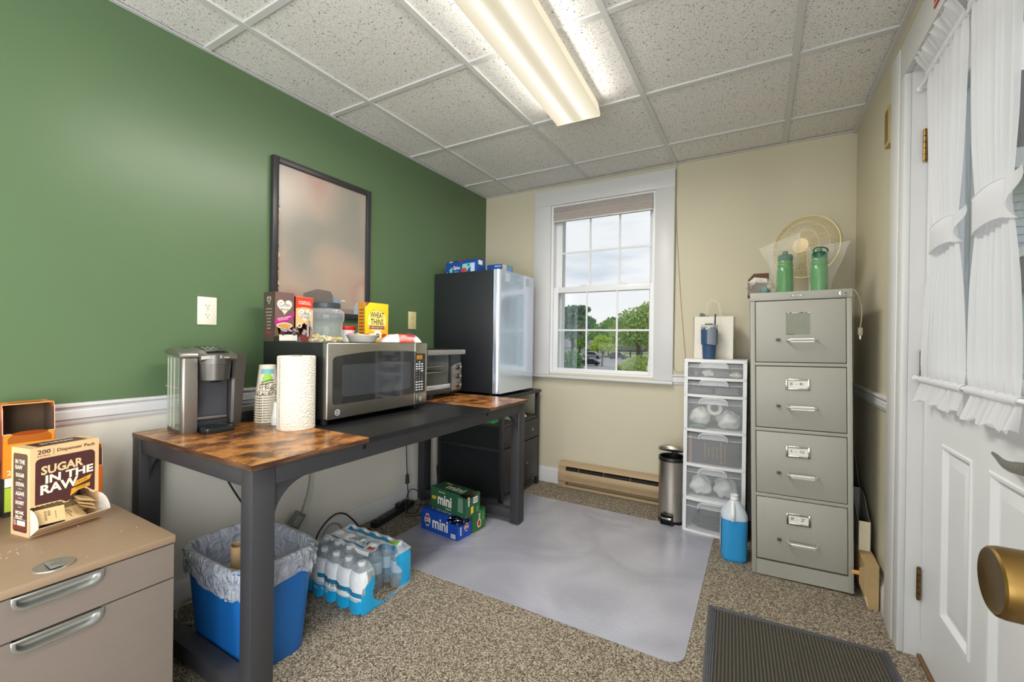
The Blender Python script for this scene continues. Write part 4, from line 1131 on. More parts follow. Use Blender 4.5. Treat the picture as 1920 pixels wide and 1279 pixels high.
def cracker_box():
    x0, x1, y0, y1, z0, z1 = -1.802, -1.750, 1.530, 1.688, MT, MT+.205
    b = MB(); ye = mat('carton_yellow', 'f2c21c', rough=.4, noise=15, amt=.03); sd = mat('carton_side', 'c9892c', rough=.45)
    b.box(x0, x1, y0, y1, z0, z1, ye, .001); b.rect(((x0+x1)/2, y0, (z0+z1)/2), X, Z, .05, .203, sd, .0006)
    for k in range(9): b.rect(((x0+x1)/2, y0, z0+.03+k*.017), X, Z, .032, .006, mat('side_text', '6a4a20', rough=.5), .001)
    yc = (y0+y1)/2; F = Vector((x1, yc, 0)); dk = mat('print_black', '2c2a2a', rough=.5); wh = mat('print_white', 'efe9dc')
    b.ell(F+Z*(z0+.112), Y, Z, .125, .12, mat('print_paleyellow', 'f6dd7a', rough=.45), .0006)
    b.text('ORIGINAL', mat('print_tan', 'a8762a', rough=.5), F+Z*(z0+.166), Y, Z, w=.07, h=.008, th=.0012)
    b.text('WHEAT', dk, F+Z*(z0+.142), Y, Z, w=.092, h=.030, th=.0014, bold=.012); b.text('THINS', dk, F+Z*(z0+.106), Y, Z, w=.086, h=.032, th=.0014, bold=.012)
    b.plate([(-.055, -.009), (-.047, 0), (-.055, .009), (.055, .009), (.047, 0), (.055, -.009)], F+Z*(z0+.077), Y, Z, mat('print_maroon', '8c4a50', rough=.5), .0012)
    b.text('REDUCED FAT', wh, F+Z*(z0+.077), Y, Z, w=.08, h=.007, th=.002)
    b.ell(F+Z*(z0+.038)+Y*.004, Y, Z, .055, .05, wh, .0012); b.ell(F+Z*(z0+.033)+Y*.004, Y, Z, .03, .026, mat('print_food', '8d6a52', rough=.5, noise=90, amt=.35), .0016)
    b.ell(F+Z*(z0+.034)+Y*.050, Y, Z, .035, .022, mat('print_redfood', 'c0402c', rough=.5, noise=90, amt=.3), .0012); b.ell(F+Z*(z0+.045)+Y*(-.047), Y, Z, .026, .02, mat('print_gold', 'd8ab5a'), .0012)
    b.plate([(-.078, .2045), (-.078, .18), (-.050, .2045)], F+Z*z0, Y, Z, mat('print_maroon', '8c4a50'), .0008)
    tag(b.build('cracker_box'), 'bright yellow cracker box standing on the microwave', 'box')
cracker_box()

def tub_and_bag():
    t = thing('snack_tub', 'small tub with a red lid behind the white snack bowl', 'tub', (-1.845, 1.505, MT))
    b = MB(); b.lathe([(0, 0), (.030, 0), (.033, .066), (0, .066)], mat('tub_white', 'd9d4cc', rough=.4), n=28); b.build('tub', t, world=False)
    b = MB(); b.lathe([(.0345, .062), (.0355, .064), (.0355, .080), (.034, .082), (0, .082)], mat('lid_red', 'c8231f', rough=.35), n=28); b.build('lid', t, world=False)
    g = MB(); wm = mat('bag_white', 'e3ddd6', rough=.25, bump=.3, bscale=40); rm = mat('bag_red', 'c5331f', rough=.25, bump=.3, bscale=40)
    M0 = Matrix.Translation((-1.590, 1.615, MT)) @ Matrix.Rotation(R(58), 4, 'Z'); g.T = M0
    def top(u, v):
        e = min(1, min(u, 1-u)*4.5); f = min(1, min(v, 1-v)*5)
        return Vector((-.10+.20*u, -.055+.11*v, .002+.045*(e*f)**.6*(.72+.28*u)+.004*math.sin(14*u+5*v)*e*f))
    nu, nv = 22, 12
    for i0, i1, m in ((0, .42, wm), (.42, .80, rm), (.80, 1, wm)):
        g.sheet(lambda u, v: top(i0+(i1-i0)*u, v), 10, nv, m)
    g.sheet(lambda u, v: Vector((-.10+.20*u, -.055+.11*v, .0005)), 3, 3, wm)
    g.sheet(lambda u, v: top(.62+.22*u, .1+.30*v)+Vector((0, -.001, .0012)), 6, 5, mat('bag_print', '8a3a48', rough=.4, noise=90, amt=.3))
    tag(g.build('snack_bag'), 'red and white snack bag lying at the right edge of the microwave top', 'snack bag')
tub_and_bag()

# ================================================================== on top of the fridge
def zip_bag_boxes():
    bl = mat('carton_blue', '1c4a94', rough=.4, noise=20, amt=.05); tl = mat('carton_teal', '7fc2bd', rough=.4); wh = mat('print_white', 'efe9dc'); rd = mat('print_redfood', 'c0402c')
    F0 = 1.563
    b = MB(); x0, x1, y0, y1 = -1.965, -1.700, 2.440, 2.555
    b.prism([(y0, F0), (y1, F0), (y1, F0+.100), (y0+.035, F0+.100), (y0, F0+.074)], 'x', x0, x1, bl, .001)
    F = Vector((0, y0, F0))
    b.plate([(x0+.004, .004), (x0+.06, .004), (x0+.06, .050)], F, X, Z, tl, .0008)
    b.text('Ziploc', wh, F+X*(x0+.098)+Z*.038, X, Z, w=.062, h=.030, th=.0014, bold=.02, slant=.12); b.text('quart', tl, F+X*(x0+.095)+Z*.012, X, Z, w=.04, h=.012, th=.0012, bold=.01)
    b.plate([(x0+.140, .003), (x0+.150, .064), (x0+.215, .068), (x0+.222, .05), (x0+.175, .003)], F, X, Z, tl, .0008)
    b.ell(F+X*(x0+.163)+Z*.022, X, Z, .045, .034, rd, .0013)
    b.rect(F+X*(x0+.236)+Z*.036, X, Z, .034, .064, mat('print_lightblue', 'b9cbe4', rough=.45, noise=120, amt=.15), .001)
    b.ell(F+X*(x0+.03)+Z*.016, X, Z, .022, .022, bl, .0013); b.ell(F+X*(x0+.200)+Z*.056, X, Z, .016, .016, bl, .0013)
    n = Vector((0, -.026, .035)); up = Vector((0, .035, .026)); b.rect(Vector((x0+.12, y0+.0175, F0+.087)), X, up, .04, .012, rd, .0008); b.rect(Vector((x0+.035, y0+.0175, F0+.087)), X, up, .03, .02, mat('print_pale', 'd5d8d8', rough=.5), .0008)
    b.rect(Vector((x1, y0+.05, F0+.075)), Y, Z, .05, .03, wh, .0008)
    tag(b.build('zip_bag_box'), 'larger blue and teal zip bag box on the fridge, next to the green wall', 'box', 'blue bag boxes on the fridge')
    c = MB(); x0, x1, y0, y1 = -1.69, -1.565, 2.562, 2.705
    c.box(x0, x1, y0, y1, F0, F0+.066, bl, .001)
    F = Vector((0, y0, F0)); tn = mat('print_bread', 'c9955a', rough=.5, noise=60, amt=.2)
    for k, dx in enumerate((.02, .065, .105)): c.ell(F+X*(x0+dx)+Z*.018, X, Z, .03, .022, tn, .001)
    c.rect(F+X*(x1-.035)+Z*.053, X, Z, .05, .006, mat('print_lightblue', 'b9cbe4'), .001)
    c.rect(Vector((x1, y0+.032, F0+.033)), Y, Z, .06, .064, mat('print_kraft', 'd2c2ae', rough=.6), .0008); c.rect(Vector((x1, y0+.1, F0+.04)), Y, Z, .07, .045, mat('print_sky', '6f9fd6', rough=.5), .0008)
    tag(c.build('zip_bag_box'), 'smaller dark blue box on the fridge near the window, with tan ends', 'box', 'blue bag boxes on the fridge')
zip_bag_boxes()
# ================================================================== pedestal drawer cabinet at the left
PT = .562
m_taupe = mat('taupe_laminate', '72675f', rough=.5, noise=40, amt=.03, stretch=(3, .4, 3))
m_taupetop = mat('taupe_top', '8b755f', rough=.42, noise=40, amt=.05, stretch=(3, .4, 3))
m_pull = mat('pull_metal', 'a9aaa6', rough=.32, metal=.85, noise=40, amt=.04)
def pedestal():
    xf = -1.362; y0, y1 = .117, .557
    t = thing('drawer_pedestal', 'taupe drawer pedestal with recessed metal pulls at the near left, carrying cartons', 'cabinet', (-1.685, .337, 0))
    MB().box(-2.01, xf, y0, y1, PT-.020, PT, m_taupetop, .0015).build('top', t)
    b = MB(); b.box(-2.008, xf-.022, y0+.002, y1-.002, .03, PT-.0205, m_taupe); b.box(-2.0, xf-.05, y0+.02, y1-.02, 0, .0295, mat('plinth', '2b2725', rough=.7)); b.build('carcass', t)
    for z0, z1 in ((.449, .539), (.110, .4455)):
        h = MB(); xa = xf-.0018; yc, w, hh, top = .336, .150, .033, z1-.0008
        out = []; r = .022
        out = [(yc-w/2, top), (yc-w/2, top-hh+r)]+[(yc-w/2+r-r*math.cos(PI/2*i/8), top-hh+r-r*math.sin(PI/2*i/8)) for i in range(1, 9)]
        out += [(yc+w/2-r+r*math.sin(PI/2*i/8), top-hh+r-r*math.cos(PI/2*i/8)) for i in range(9)]+[(yc+w/2, top)]
        # drawer front with a notch where the pull sits
        notch = [(yc+(a-yc)*.97, z1 if i in (0, len(out)-1) else top-hh/2+(b-(top-hh/2))*.92) for i, (a, b) in enumerate(out)]
        d = MB(); d.prism([(y0+.003, z1), (y0+.003, z0), (y1-.003, z0), (y1-.003, z1)]+notch[::-1], 'x', xf-.0215, xf-.002, m_taupe); do = d.build('drawer', t)
        # bright rim, then a scooped trough inside it
        inn = [(yc+(a-yc)*.90, top-hh/2+(b-(top-hh/2))*.66) for a, b in out]
        n = len(out)
        rows = [[(xa, a, b) for a, b in out], [(xa+.0035, a, b) for a, b in out]]
        k1 = [(yc+(a-yc)*.985, top-hh/2+(b-(top-hh/2))*.94) for a, b in out]; rows.append([(xa+.0042, a, b) for a, b in k1])
        rows.append([(xa+.0036, a, b) for a, b in inn])
        for s, dx in ((.86, -.004), (.6, -.010), (.25, -.0125)):
            rows.append([(xa+dx, yc+(a-yc)*(1-(1-s)*.16), top-hh/2+(b-(top-hh/2))*s) for a, b in inn])
        vs = [v for q in rows for v in q]; fs = []
        for q in range(len(rows)-1): fs += [(q*n+i, q*n+(i+1) % n, (q+1)*n+(i+1) % n, (q+1)*n+i) for i in range(n)]
        fs.append(tuple((len(rows)-1)*n+i for i in range(n)))
        h.add(vs, fs, m_pull); h.build('pull', do, sharp=50)
    g = MB(); c = Vector((-1.416, .338, PT))
    prof = [(.0, -.0), (.024, .0005), (.031, .0012), (.034, .0022), (.0355, .0026), (.0365, .0018), (.037, .0002)]
    g.lathe(prof, m_pull, n=40, c=c, sx=1.0, sy=1.0)
    g.build('lock_rim', t)
    k = MB(); k.T = Matrix.Translation(c+Vector((0, 0, .0024)))
    k.box(-.024, .024, -.011, .011, 0, .0022, mat('lock_plate', '8f908c', rough=.4, metal=.5), .001)
    k.text('UNLK', mat('lock_print', '2a2a2a', rough=.6), (.004, -.002, .0024), -X*0+Y, -X, w=.012, h=.007, th=.0004); k.lathe([(0, .0022), (.003, .0022), (.003, .003), (0, .003)], m_chrome, c=(.012, .004, 0), n=14)
    k.build('lock', t)
    random.seed(5); cr = MB()
    cm = mat('sugar_grain', 'e2d8c6', rough=.8)
    for i in range(26):
        x = random.uniform(-1.70, -1.38); y = random.uniform(.2, .55)
        e = random.uniform(.0004, .0008)
        if i < 16: x = random.gauss(-1.60, .03); y = random.gauss(.29, .02)
        cr.box(x-e, x+e, y-e*1.5, y+e*1.5, PT, PT+e, cm)
    tag(cr.build('sugar_grains'), 'scattered sugar grains on the taupe pedestal top', 'crumbs', kind='stuff')
pedestal()

def sugar_box():
    t = thing('sugar_packet_box', 'brown and tan sugar packet dispenser carton on the taupe pedestal', 'box', (-1.657, .349, PT), R(11.8))
    D, W, H = .083, .1476, .234; kw = dict(world=False)
    tan = mat('carton_tan', 'd8b184', rough=.55, noise=20, amt=.03); mar = mat('carton_maroon', '4a2a28', rough=.4, noise=10, amt=.05); kb = mat('carton_inside', '5a4636', rough=.85)
    wh = mat('print_cream', 'ece0c8', rough=.5); gy = mat('flap_grey', 'c9c2b8', rough=.7); th = .0014; dk = mat('print_dark', '33211c', rough=.5)
    b = MB()
    b.box(-D, -th, 0, th, 0, H, tan); b.box(-D, -th, W-th, W, 0, H, tan); b.box(-D, -D+th, th, W-th, 0, H, tan)
    b.box(-D+th, 0, th, W-th, 0, th, tan); b.box(-D+th, -th, th, W-th, H-th, H, tan); b.box(-D+th, -D+2*th, th, W-th, th, H-th, kb)
    # front panel with a wavy torn lower edge
    n = 30; pl = [(0, H), (0, .077)]
    for k in range(n+1):
        u = k/n; e = .077+(.0015 if k % 2 else -.0008)
        if .42 < u < .58: e += -.009*math.sin(PI*(u-.42)/.16)
        if .58 < u < .9: e += .021*math.sin(PI*(u-.58)/.32)
        pl.append((W*u, e))
    pl += [(W, H)]
    b.prism(pl, 'x', -th, 0, tan)
    F = Vector((0, 0, 0))
    mp = [(.010, .082), (.062, .080), (.075, .071), (.088, .078), (.105, .098), (.118, .099), (.133, .085), (.138, .083), (.138, H-.040), (.134, H-.033), (.128, H-.030), (.020, H-.030), (.013, H-.033), (.010, H-.040)]
    b.plate(mp, F, Y, Z, mar, .0006)
    b.text('200', dk, (0, .027, H-.0125), Y, Z, w=.026, h=.0115, th=.0008, bold=.015); b.text('packets', dk, (0, .027, H-.0235), Y, Z, w=.026, h=.006, th=.0008)
    b.rect((0, .047, H-.016), Y, Z, .0007, .018, dk, .0006); b.text('Dispenser Pack', dk, (0, .096, H-.0155), Y, Z, w=.084, h=.0115, th=.0008, bold=.012)
    rr, uu = Y+Z*.06, Z-Y*.06
    for s, y, z, w, h in (('SUGAR', .066, .173, .090, .024), ('IN THE', .082, .148, .104, .022), ('RAW', .060, .121, .080, .026)):
        m_ = mat('print_sand', 'd9b98a', rough=.5) if s == 'SUGAR' else wh
        b.text(s, m_, (0, y, z), rr, uu, w=w, h=h, th=.0012, bold=.035, slant=.06)
    yl = mat('print_amber', 'd69a2e', rough=.45, noise=60, amt=.12)
    b.plate([(.090, .108), (.126, .120), (.131, .133), (.096, .123)], F, Y, Z, yl, .0012); b.plate([(.082, .084), (.085, .104), (.127, .110), (.126, .100), (.100, .096)], F, Y, Z, yl, .0014)
    b.text('SUGAR', dk, (0, .110, .1215), Y+Z*.3, Z-Y*.3, w=.022, h=.005, th=.0018); b.text('SUGAR', dk, (0, .106, .1035), Y+Z*.12, Z, w=.024, h=.005, th=.0018)
    # narrow left side
    S = Vector((-D/2, 0, 0)); side = [(a, q+H/2-.002) for a, q in rrect(.062, .208, .006, 4)]
    b.plate(side, S, X, Z, mar, .0006); b.plate([(-.031, .017), (.031, .017), (.031, .034), (-.031, .034)], S, X, Z, mat('print_rust', '6e2a1e', rough=.45), .0009)
    b.text('IN THE\nRAW', wh, S+Z*.190, X, Z, w=.042, h=.026, th=.001, bold=.03)
    for k, s in enumerate(('SUGAR', 'STEVIA', 'AGAVE', 'HONEY', 'MONK\nFRUIT')):
        b.text(s, wh, S+Z*(.162-.0245*k-(.008 if k == 4 else 0)), X, Z, w=.038, h=.0105 if k < 4 else .022, th=.001, bold=.03)
        if k < 4: b.rect(S+Z*(.150-.0245*k), X, Z, .016, .0008, wh, .001)
    b.rect(S+Z*.045, X, Z, .056, .0008, wh, .001); b.plate([(a+.007, q+.035) for a, q in rrect(.036, .013, .002, 2)], S, X, Z, wh, .0012)
    for k in range(4): b.rect(S+Z*(.040-.0035*k)-X*.021, X, Z, .011, .0012, wh, .0012)
    T = Vector((-D/2, W/2, H)); b.rect(T, Y, -X, W*.72, D*.72, mar, .0006); b.text('IN THE RAW', wh, T, Y, -X, w=.07, h=.018, th=.001, bold=.02)
    b.build('carton', t, **kw)
    # hinged dispensing tray: front leaf, two white cheeks
    f = MB(); xo, zo = .043, .030
    f.add([(.001, .003, .002), (.001, W-.003, .002), (xo, W+.004, zo), (xo, -.001, zo)], [(0, 1, 2, 3)], tan)
    f.add([(.0014, .004, .0035), (.0014, W-.004, .0035), (xo, W+.003, zo+.0015), (xo, 0, zo+.0015)], [(0, 1, 2, 3)], gy)
    f.add([(xo, -.001, zo), (xo, W+.004, zo), (xo, W+.003, zo+.0015), (xo, 0, zo+.0015)], [(0, 1, 2, 3)], gy)
    f.build('tray', t, **kw)
    for y, o in ((.0005, -.003), (W-.0005, .006)):
        c = MB(); n = 8
        pts = [(.001, y, .003), (.001, y, .074)]+[(.001+(xo-.001)*math.sin(PI/2*k/n), y+o*k/n, .074-(.074-zo)*(1-math.cos(PI/2*k/n))) for k in range(1, n+1)]
        v2 = [(p[0], p[1]+.0012, p[2]) for p in pts]; q = len(pts)
        c.add(pts+v2, [tuple(range(q)), tuple(range(q, 2*q))[::-1]]+[(i, (i+1) % q, q+(i+1) % q, q+i) for i in range(q)], gy)
        c.build('tray_cheek', t, **kw)
    # packets
    pm = mat('packet_tan', 'c6a877', rough=.6, noise=30, amt=.05); Mx = Matrix.Translation(t.location) @ Matrix.Rotation(R(11.8), 4, 'Z')
    def packet(c, rx, ry, rz, lab):
        p = MB(); w, h = .042, .056
        def fn(u, v, s):
            e = (min(1, 4*min(u, 1-u))*min(1, 4*min(v, 1-v)))**.6; return Vector((-w/2+w*u, -h/2+h*v, s*(.0004+.0022*e)))
        p.sheet(lambda u, v: fn(u, v, 1), 9, 9, pm); p.sheet(lambda u, v: fn(u, v, -1), 9, 9, pm)
        p.text('SUGAR\nIN THE RAW', mat('print_packet', '4a3420', rough=.6), (0, -.006, .0026), X, Y, w=.026, h=.012, th=.0004, bold=.02)
        p.text('natural cane', mat('print_packet', '4a3420'), (0, .010, .0026), X, Y, w=.02, h=.003, th=.0004)
        o = p.build('sugar_packet'); o.matrix_world = Mx @ Matrix.Translation(c) @ Matrix.Rotation(rz, 4, 'Z') @ Matrix.Rotation(ry, 4, 'Y') @ Matrix.Rotation(rx, 4, 'X')
        o.rotation_mode = 'XYZ'
        tag(o, lab, 'sugar packet', 'sugar packets in the dispenser tray')
    packet(Vector((.016, .034, .050)), R(0), R(58), R(-14), 'upright tan sugar packet at the left of the dispenser tray')
    packet(Vector((.015, .079, .040)), R(-4), R(40), R(14), 'tan sugar packet lying in the middle of the dispenser tray')
    packet(Vector((.010, .112, .050)), R(6), R(30), R(80), 'lowest sugar packet fanned at the right of the dispenser tray')
    packet(Vector((.004, .110, .059)), R(8), R(26), R(84), 'middle sugar packet fanned at the right of the dispenser tray')
    packet(Vector((-.003, .113, .068)), R(10), R(22), R(88), 'uppermost sugar packet fanned at the right of the dispenser tray')
    for k in range(4):
        packet(Vector((-.035, .030+.028*k, .045)), R(0), R(75), R(5*k-8), 'sugar packet standing back inside the dark mouth of the dispenser carton')
sugar_box()

def tea_cartons():
    orr = mat('carton_orange', 'dd8a22', rough=.42, noise=15, amt=.04); og = mat('carton_deeporange', 'c05a1c', rough=.42, noise=8, amt=.12); kb = mat('carton_inside', '5a4636'); ed = mat('torn_edge', 'cdbfa6', rough=.8)
    def open_carton(name, lab, x0, x1, y0, y1, z0, z1, cut, mf, ms, deco, grp):
        b = MB(); th = .0014
        b.box(x0, x1, y0, y0+th, z0, cut, ms); b.box(x0, x1, y1-th, y1, z0, cut, ms); b.box(x0, x0+th, y0+th, y1-th, z0, z1, kb)
        b.box(x1-th, x1, y0+th, y1-th, z0, cut, mf); b.box(x0+th, x1-th, y0+th, y1-th, z0, z0+th, kb)
        # sides above the torn front, slanting lid
        for y in (y0, y1-th): b.prism([(x0, cut), (x1, cut), (x1-.004, z1-.014), (x1-.014, z1), (x0, z1)], 'y', y, y+th, ms)
        b.box(x0, x1-.012, y0+th, y1-th, z1-th, z1, mf)
        for y in (y0+th, y1-2*th): b.prism([(x0+th, z0+.002), (x1-th, z0+.002), (x1-th, cut), (x1-.006, z1-.016), (x0+th, z1-.004)], 'y', y, y+.0004, kb)
        b.tube([(x1, y0+(y1-y0)*k/10, cut+.0012*math.sin(k*2.2)) for k in range(11)], .0011, ed, n=5)
        b.tube([(x1, y0, cut), (x1-.004, y0, z1-.014), (x1-.013, y0, z1), (x1-.013, y1, z1), (x1-.004, y1, z1-.014), (x1, y1, cut)], .0009, ed, n=5)
        if deco: deco(b)
        return tag(b.build(name), lab, 'box', grp)
    G = 'drink cartons at the back of the pedestal'
    def d1(b):
        F = Vector((-1.90, .40, .675)); b.plate([(.045*math.cos(R(a)), .112+.022*math.sin(R(a))) for a in range(0, 181, 12)]+[(-.045, .10), (.045, .10)], F, Y, Z, mat('print_mug', 'a4581c', rough=.35), .0008)
        b.ell(F+Z*.128, Y, Z, .075, .012, mat('print_tea', '8a3c12', rough=.3), .0014); b.text('24', mat('print_cream', 'ece0c8'), F+Y*(-.037)+Z*.016, Y, Z, h=.014, th=.0012, bold=.02)
        b.rect(Vector((-1.95, .345, .705)), X, Z, .07, .04, mat('print_darkfood', '4a4136', rough=.5, noise=60, amt=.3), .0008)
        b.rect(Vector((-1.95, .40, .8895)), Y, -X, .07, .03, mat('carton_deeporange', 'c05a1c'), .0008)
    open_carton('drink_carton', 'tall orange carton torn open at the top, behind the sugar packet box', -1.995, -1.90, .345, .452, .6762, .8895, .803, orr, og, d1, G)
    b = MB(); b.box(-1.992, -1.902, .348, .450, PT, .6755, mat('carton_black', '2a2620', rough=.45)); b.rect((-1.902, .40, PT+.05), Y, Z, .1, .07, mat('print_lime', 'a9bf3a', rough=.45), .0006); b.rect((-1.902, .40, PT+.10), Y, Z, .1, .026, mat('print_white', 'efe9dc'), .0006)
    tag(b.build('drink_carton'), 'black and lime carton underneath the tall torn orange carton', 'box', G)
    def d2(b):
        F = Vector((-1.86, .25, .68)); b.ell(F+Z*.10+Y*.03, Y, Z, .06, .05, mat('print_white', 'efe9dc'), .0008); b.ell(F+Z*.055+Y*.04, Y, Z, .05, .035, mat('print_pink', 'd23a5a', rough=.45), .001)
        b.rect(F+Z*.020, Y, Z, .108, .036, mat('print_green', '5fae3a', rough=.45), .0006); b.rect(F+Z*.082, Y, Z, .108, .018, mat('print_darkfood', '4a4136'), .0006)
    open_carton('drink_carton', 'yellow carton with green foot at the left edge, torn open', -1.955, -1.86, .195, .3045, .68, .85, .785, mat('carton_yellow', 'f2c21c'), og, d2, G)
    def d3(b):
        F = Vector((-1.86, .255, PT)); b.rect(F+Z*.012, Y, Z, .116, .022, mat('carton_deeporange', 'c05a1c'), .0006)
        for k in range(3): b.plate([(-.05, .075-.012*k), (.055, .045-.010*k), (.055, .041-.010*k), (-.05, .070-.012*k)], F, Y, Z, mat('print_stripe', '8f2f2a', rough=.45), .0008)
    open_carton('drink_carton', 'white carton with red stripes below the yellow one at the left edge', -1.955, -1.86, .195, .314, PT, .6795, .652, mat('carton_white', 'd8d0c6', rough=.5), mat('carton_white', 'd8d0c6'), d3, G)
    def d4(b):
        F = Vector((-1.9, .512, PT)); b.ell(F+Z*.07+Y*.024, Y, Z, .03, .03, mat('print_darkfood', '4a4136'), .0008)
    open_carton('drink_carton', 'orange carton at the right behind the sugar packet box', -1.99, -1.90, .460, .5655, PT, .735, .665, mat('carton_bright', 'e36f1e', rough=.42), og, d4, G)
tea_cartons()
# ================================================================== baseboard heater on the back wall
def heater():
    x0, x1 = -1.308, -.445; yb = YB-.0145
    tn = mat('heater_tan', 'ab9473', rough=.42, noise=20, amt=.03); dk = mat('heater_dark', '1f1a16', rough=.8); fin = mat('heater_fin', '6d665c', rough=.4, metal=.7)
    t = thing('baseboard_heater', 'tan electric baseboard heater along the floor under the window', 'heater', ((x0+x1)/2, yb-.03, 0))
    b = MB(); b.box(x0+.004, x1-.004, yb-.006, yb, .006, .186, tn)
    b.prism([(yb-.006, .186), (yb-.006, .176), (yb-.040, .170), (yb-.050, .160), (yb-.054, .162), (yb-.043, .176), (yb-.008, .190), (yb, .190), (yb, .186)], 'x', x0+.002, x1-.002, tn)
    b.prism([(yb-.006, .004), (yb-.050, .004), (yb-.050, .022), (yb-.046, .022), (yb-.046, .009), (yb-.006, .009)], 'x', x0+.002, x1-.002, tn)
    b.build('backplate', t)
    f = MB(); f.prism([(yb-.050, .046), (yb-.058, .052), (yb-.060, .082), (yb-.062, .086), (yb-.062, .112), (yb-.052, .130), (yb-.048, .128), (yb-.056, .110), (yb-.056, .056), (yb-.048, .050)], 'x', x0+.002, x1-.002, tn); f.build('front_panel', t)
    e = MB(); e.box(x0+.06, x1-.06, yb-.044, yb-.007, .060, .150, dk)
    e.build('element', t)
    g = MB()
    for k in range(60):
        x = x0+.075+(x1-x0-.15)*k/59; g.box(x-.0006, x+.0006, yb-.0465, yb-.0445, .062, .150, fin)
    g.build('fins', t)
    for k in range(4):
        x = x0+.16+.19*k; MB().box(x-.001, x+.001, yb-.050, yb-.0465, .128, .166, tn).build('bracket', t)
    for a, b_ in ((x0, x0+.058), (x1-.058, x1)):
        c = MB(); c.prism([(yb, .002), (yb-.052, .002), (yb-.053, .045), (yb-.061, .052), (yb-.0635, .085), (yb-.0635, .113), (yb-.052, .134), (yb-.049, .160), (yb-.046, .172), (yb-.010, .188), (yb, .188)], 'x', a, b_, tn, .001); c.build('end_cap', t)
heater()

# ================================================================== step bin
def step_bin():
    c = Vector((-.462, 2.802, 0)); t = thing('step_bin', 'small stainless pedal bin with its lid ajar beside the drawer tower', 'bin', c)
    st = mat('bin_steel', 'c9c2b6', rough=.32, metal=1, noise=6, amt=.05, stretch=(40, 40, 1), aniso=.6); bk = mat('bin_black', '18181a', rough=.4)
    kw = dict(world=False)
    b = MB(); b.lathe([(.076, .018), (.0785, .02), (.0785, .375), (.076, .376), (.076, .018)], st, n=48); b.build('body', t, **kw)
    b = MB(); b.lathe([(0, 0), (.080, 0), (.082, .006), (.082, .016), (.0775, .0185), (0, .0185)], bk, n=40); b.build('base', t, **kw)
    b = MB(); b.lathe([(.0775, .3765), (.0805, .374), (.0812, .392), (.078, .398), (.070, .396), (.068, .2), (0, .2)], bk, n=40); b.build('rim', t, **kw)
    l = MB(); l.T = Matrix.Translation((.0, .083, .405)) @ Matrix.Rotation(R(-19), 4, 'X') @ Matrix.Translation((0, -.083, 0))
    l.lathe([(0, .004), (.074, .002), (.083, -.004), (.0845, .004), (.082, .012), (.070, .022), (.045, .030), (0, .034)], st, n=48)
    l.build('lid', t, **kw)
    h = MB(); h.box(-.02, .02, .078, .092, .375, .42, bk, .003); h.build('hinge', t, **kw)
    p = MB(); p.T = Matrix.Rotation(R(-8), 4, 'Z')
    for x in (-.036, .030): p.box(x, x+.006, -.102, -.080, .004, .062, bk, .002)
    p.box(-.036, .036, -.102, -.080, .058, .064, bk, .002); p.box(-.036, .036, -.104, -.080, .003, .009, bk, .002); p.box(-.030, .030, -.083, -.079, .009, .058, mat('bin_recess', '0c0c0d', rough=.6))
    po = p.build('pedal_frame', t, **kw)
    q = MB(); q.T = Matrix.Rotation(R(-8), 4, 'Z'); q.box(-.0295, .0295, -.106, -.0835, .036, .050, m_chrome, .004); q.build('pedal', po, **kw)
step_bin()

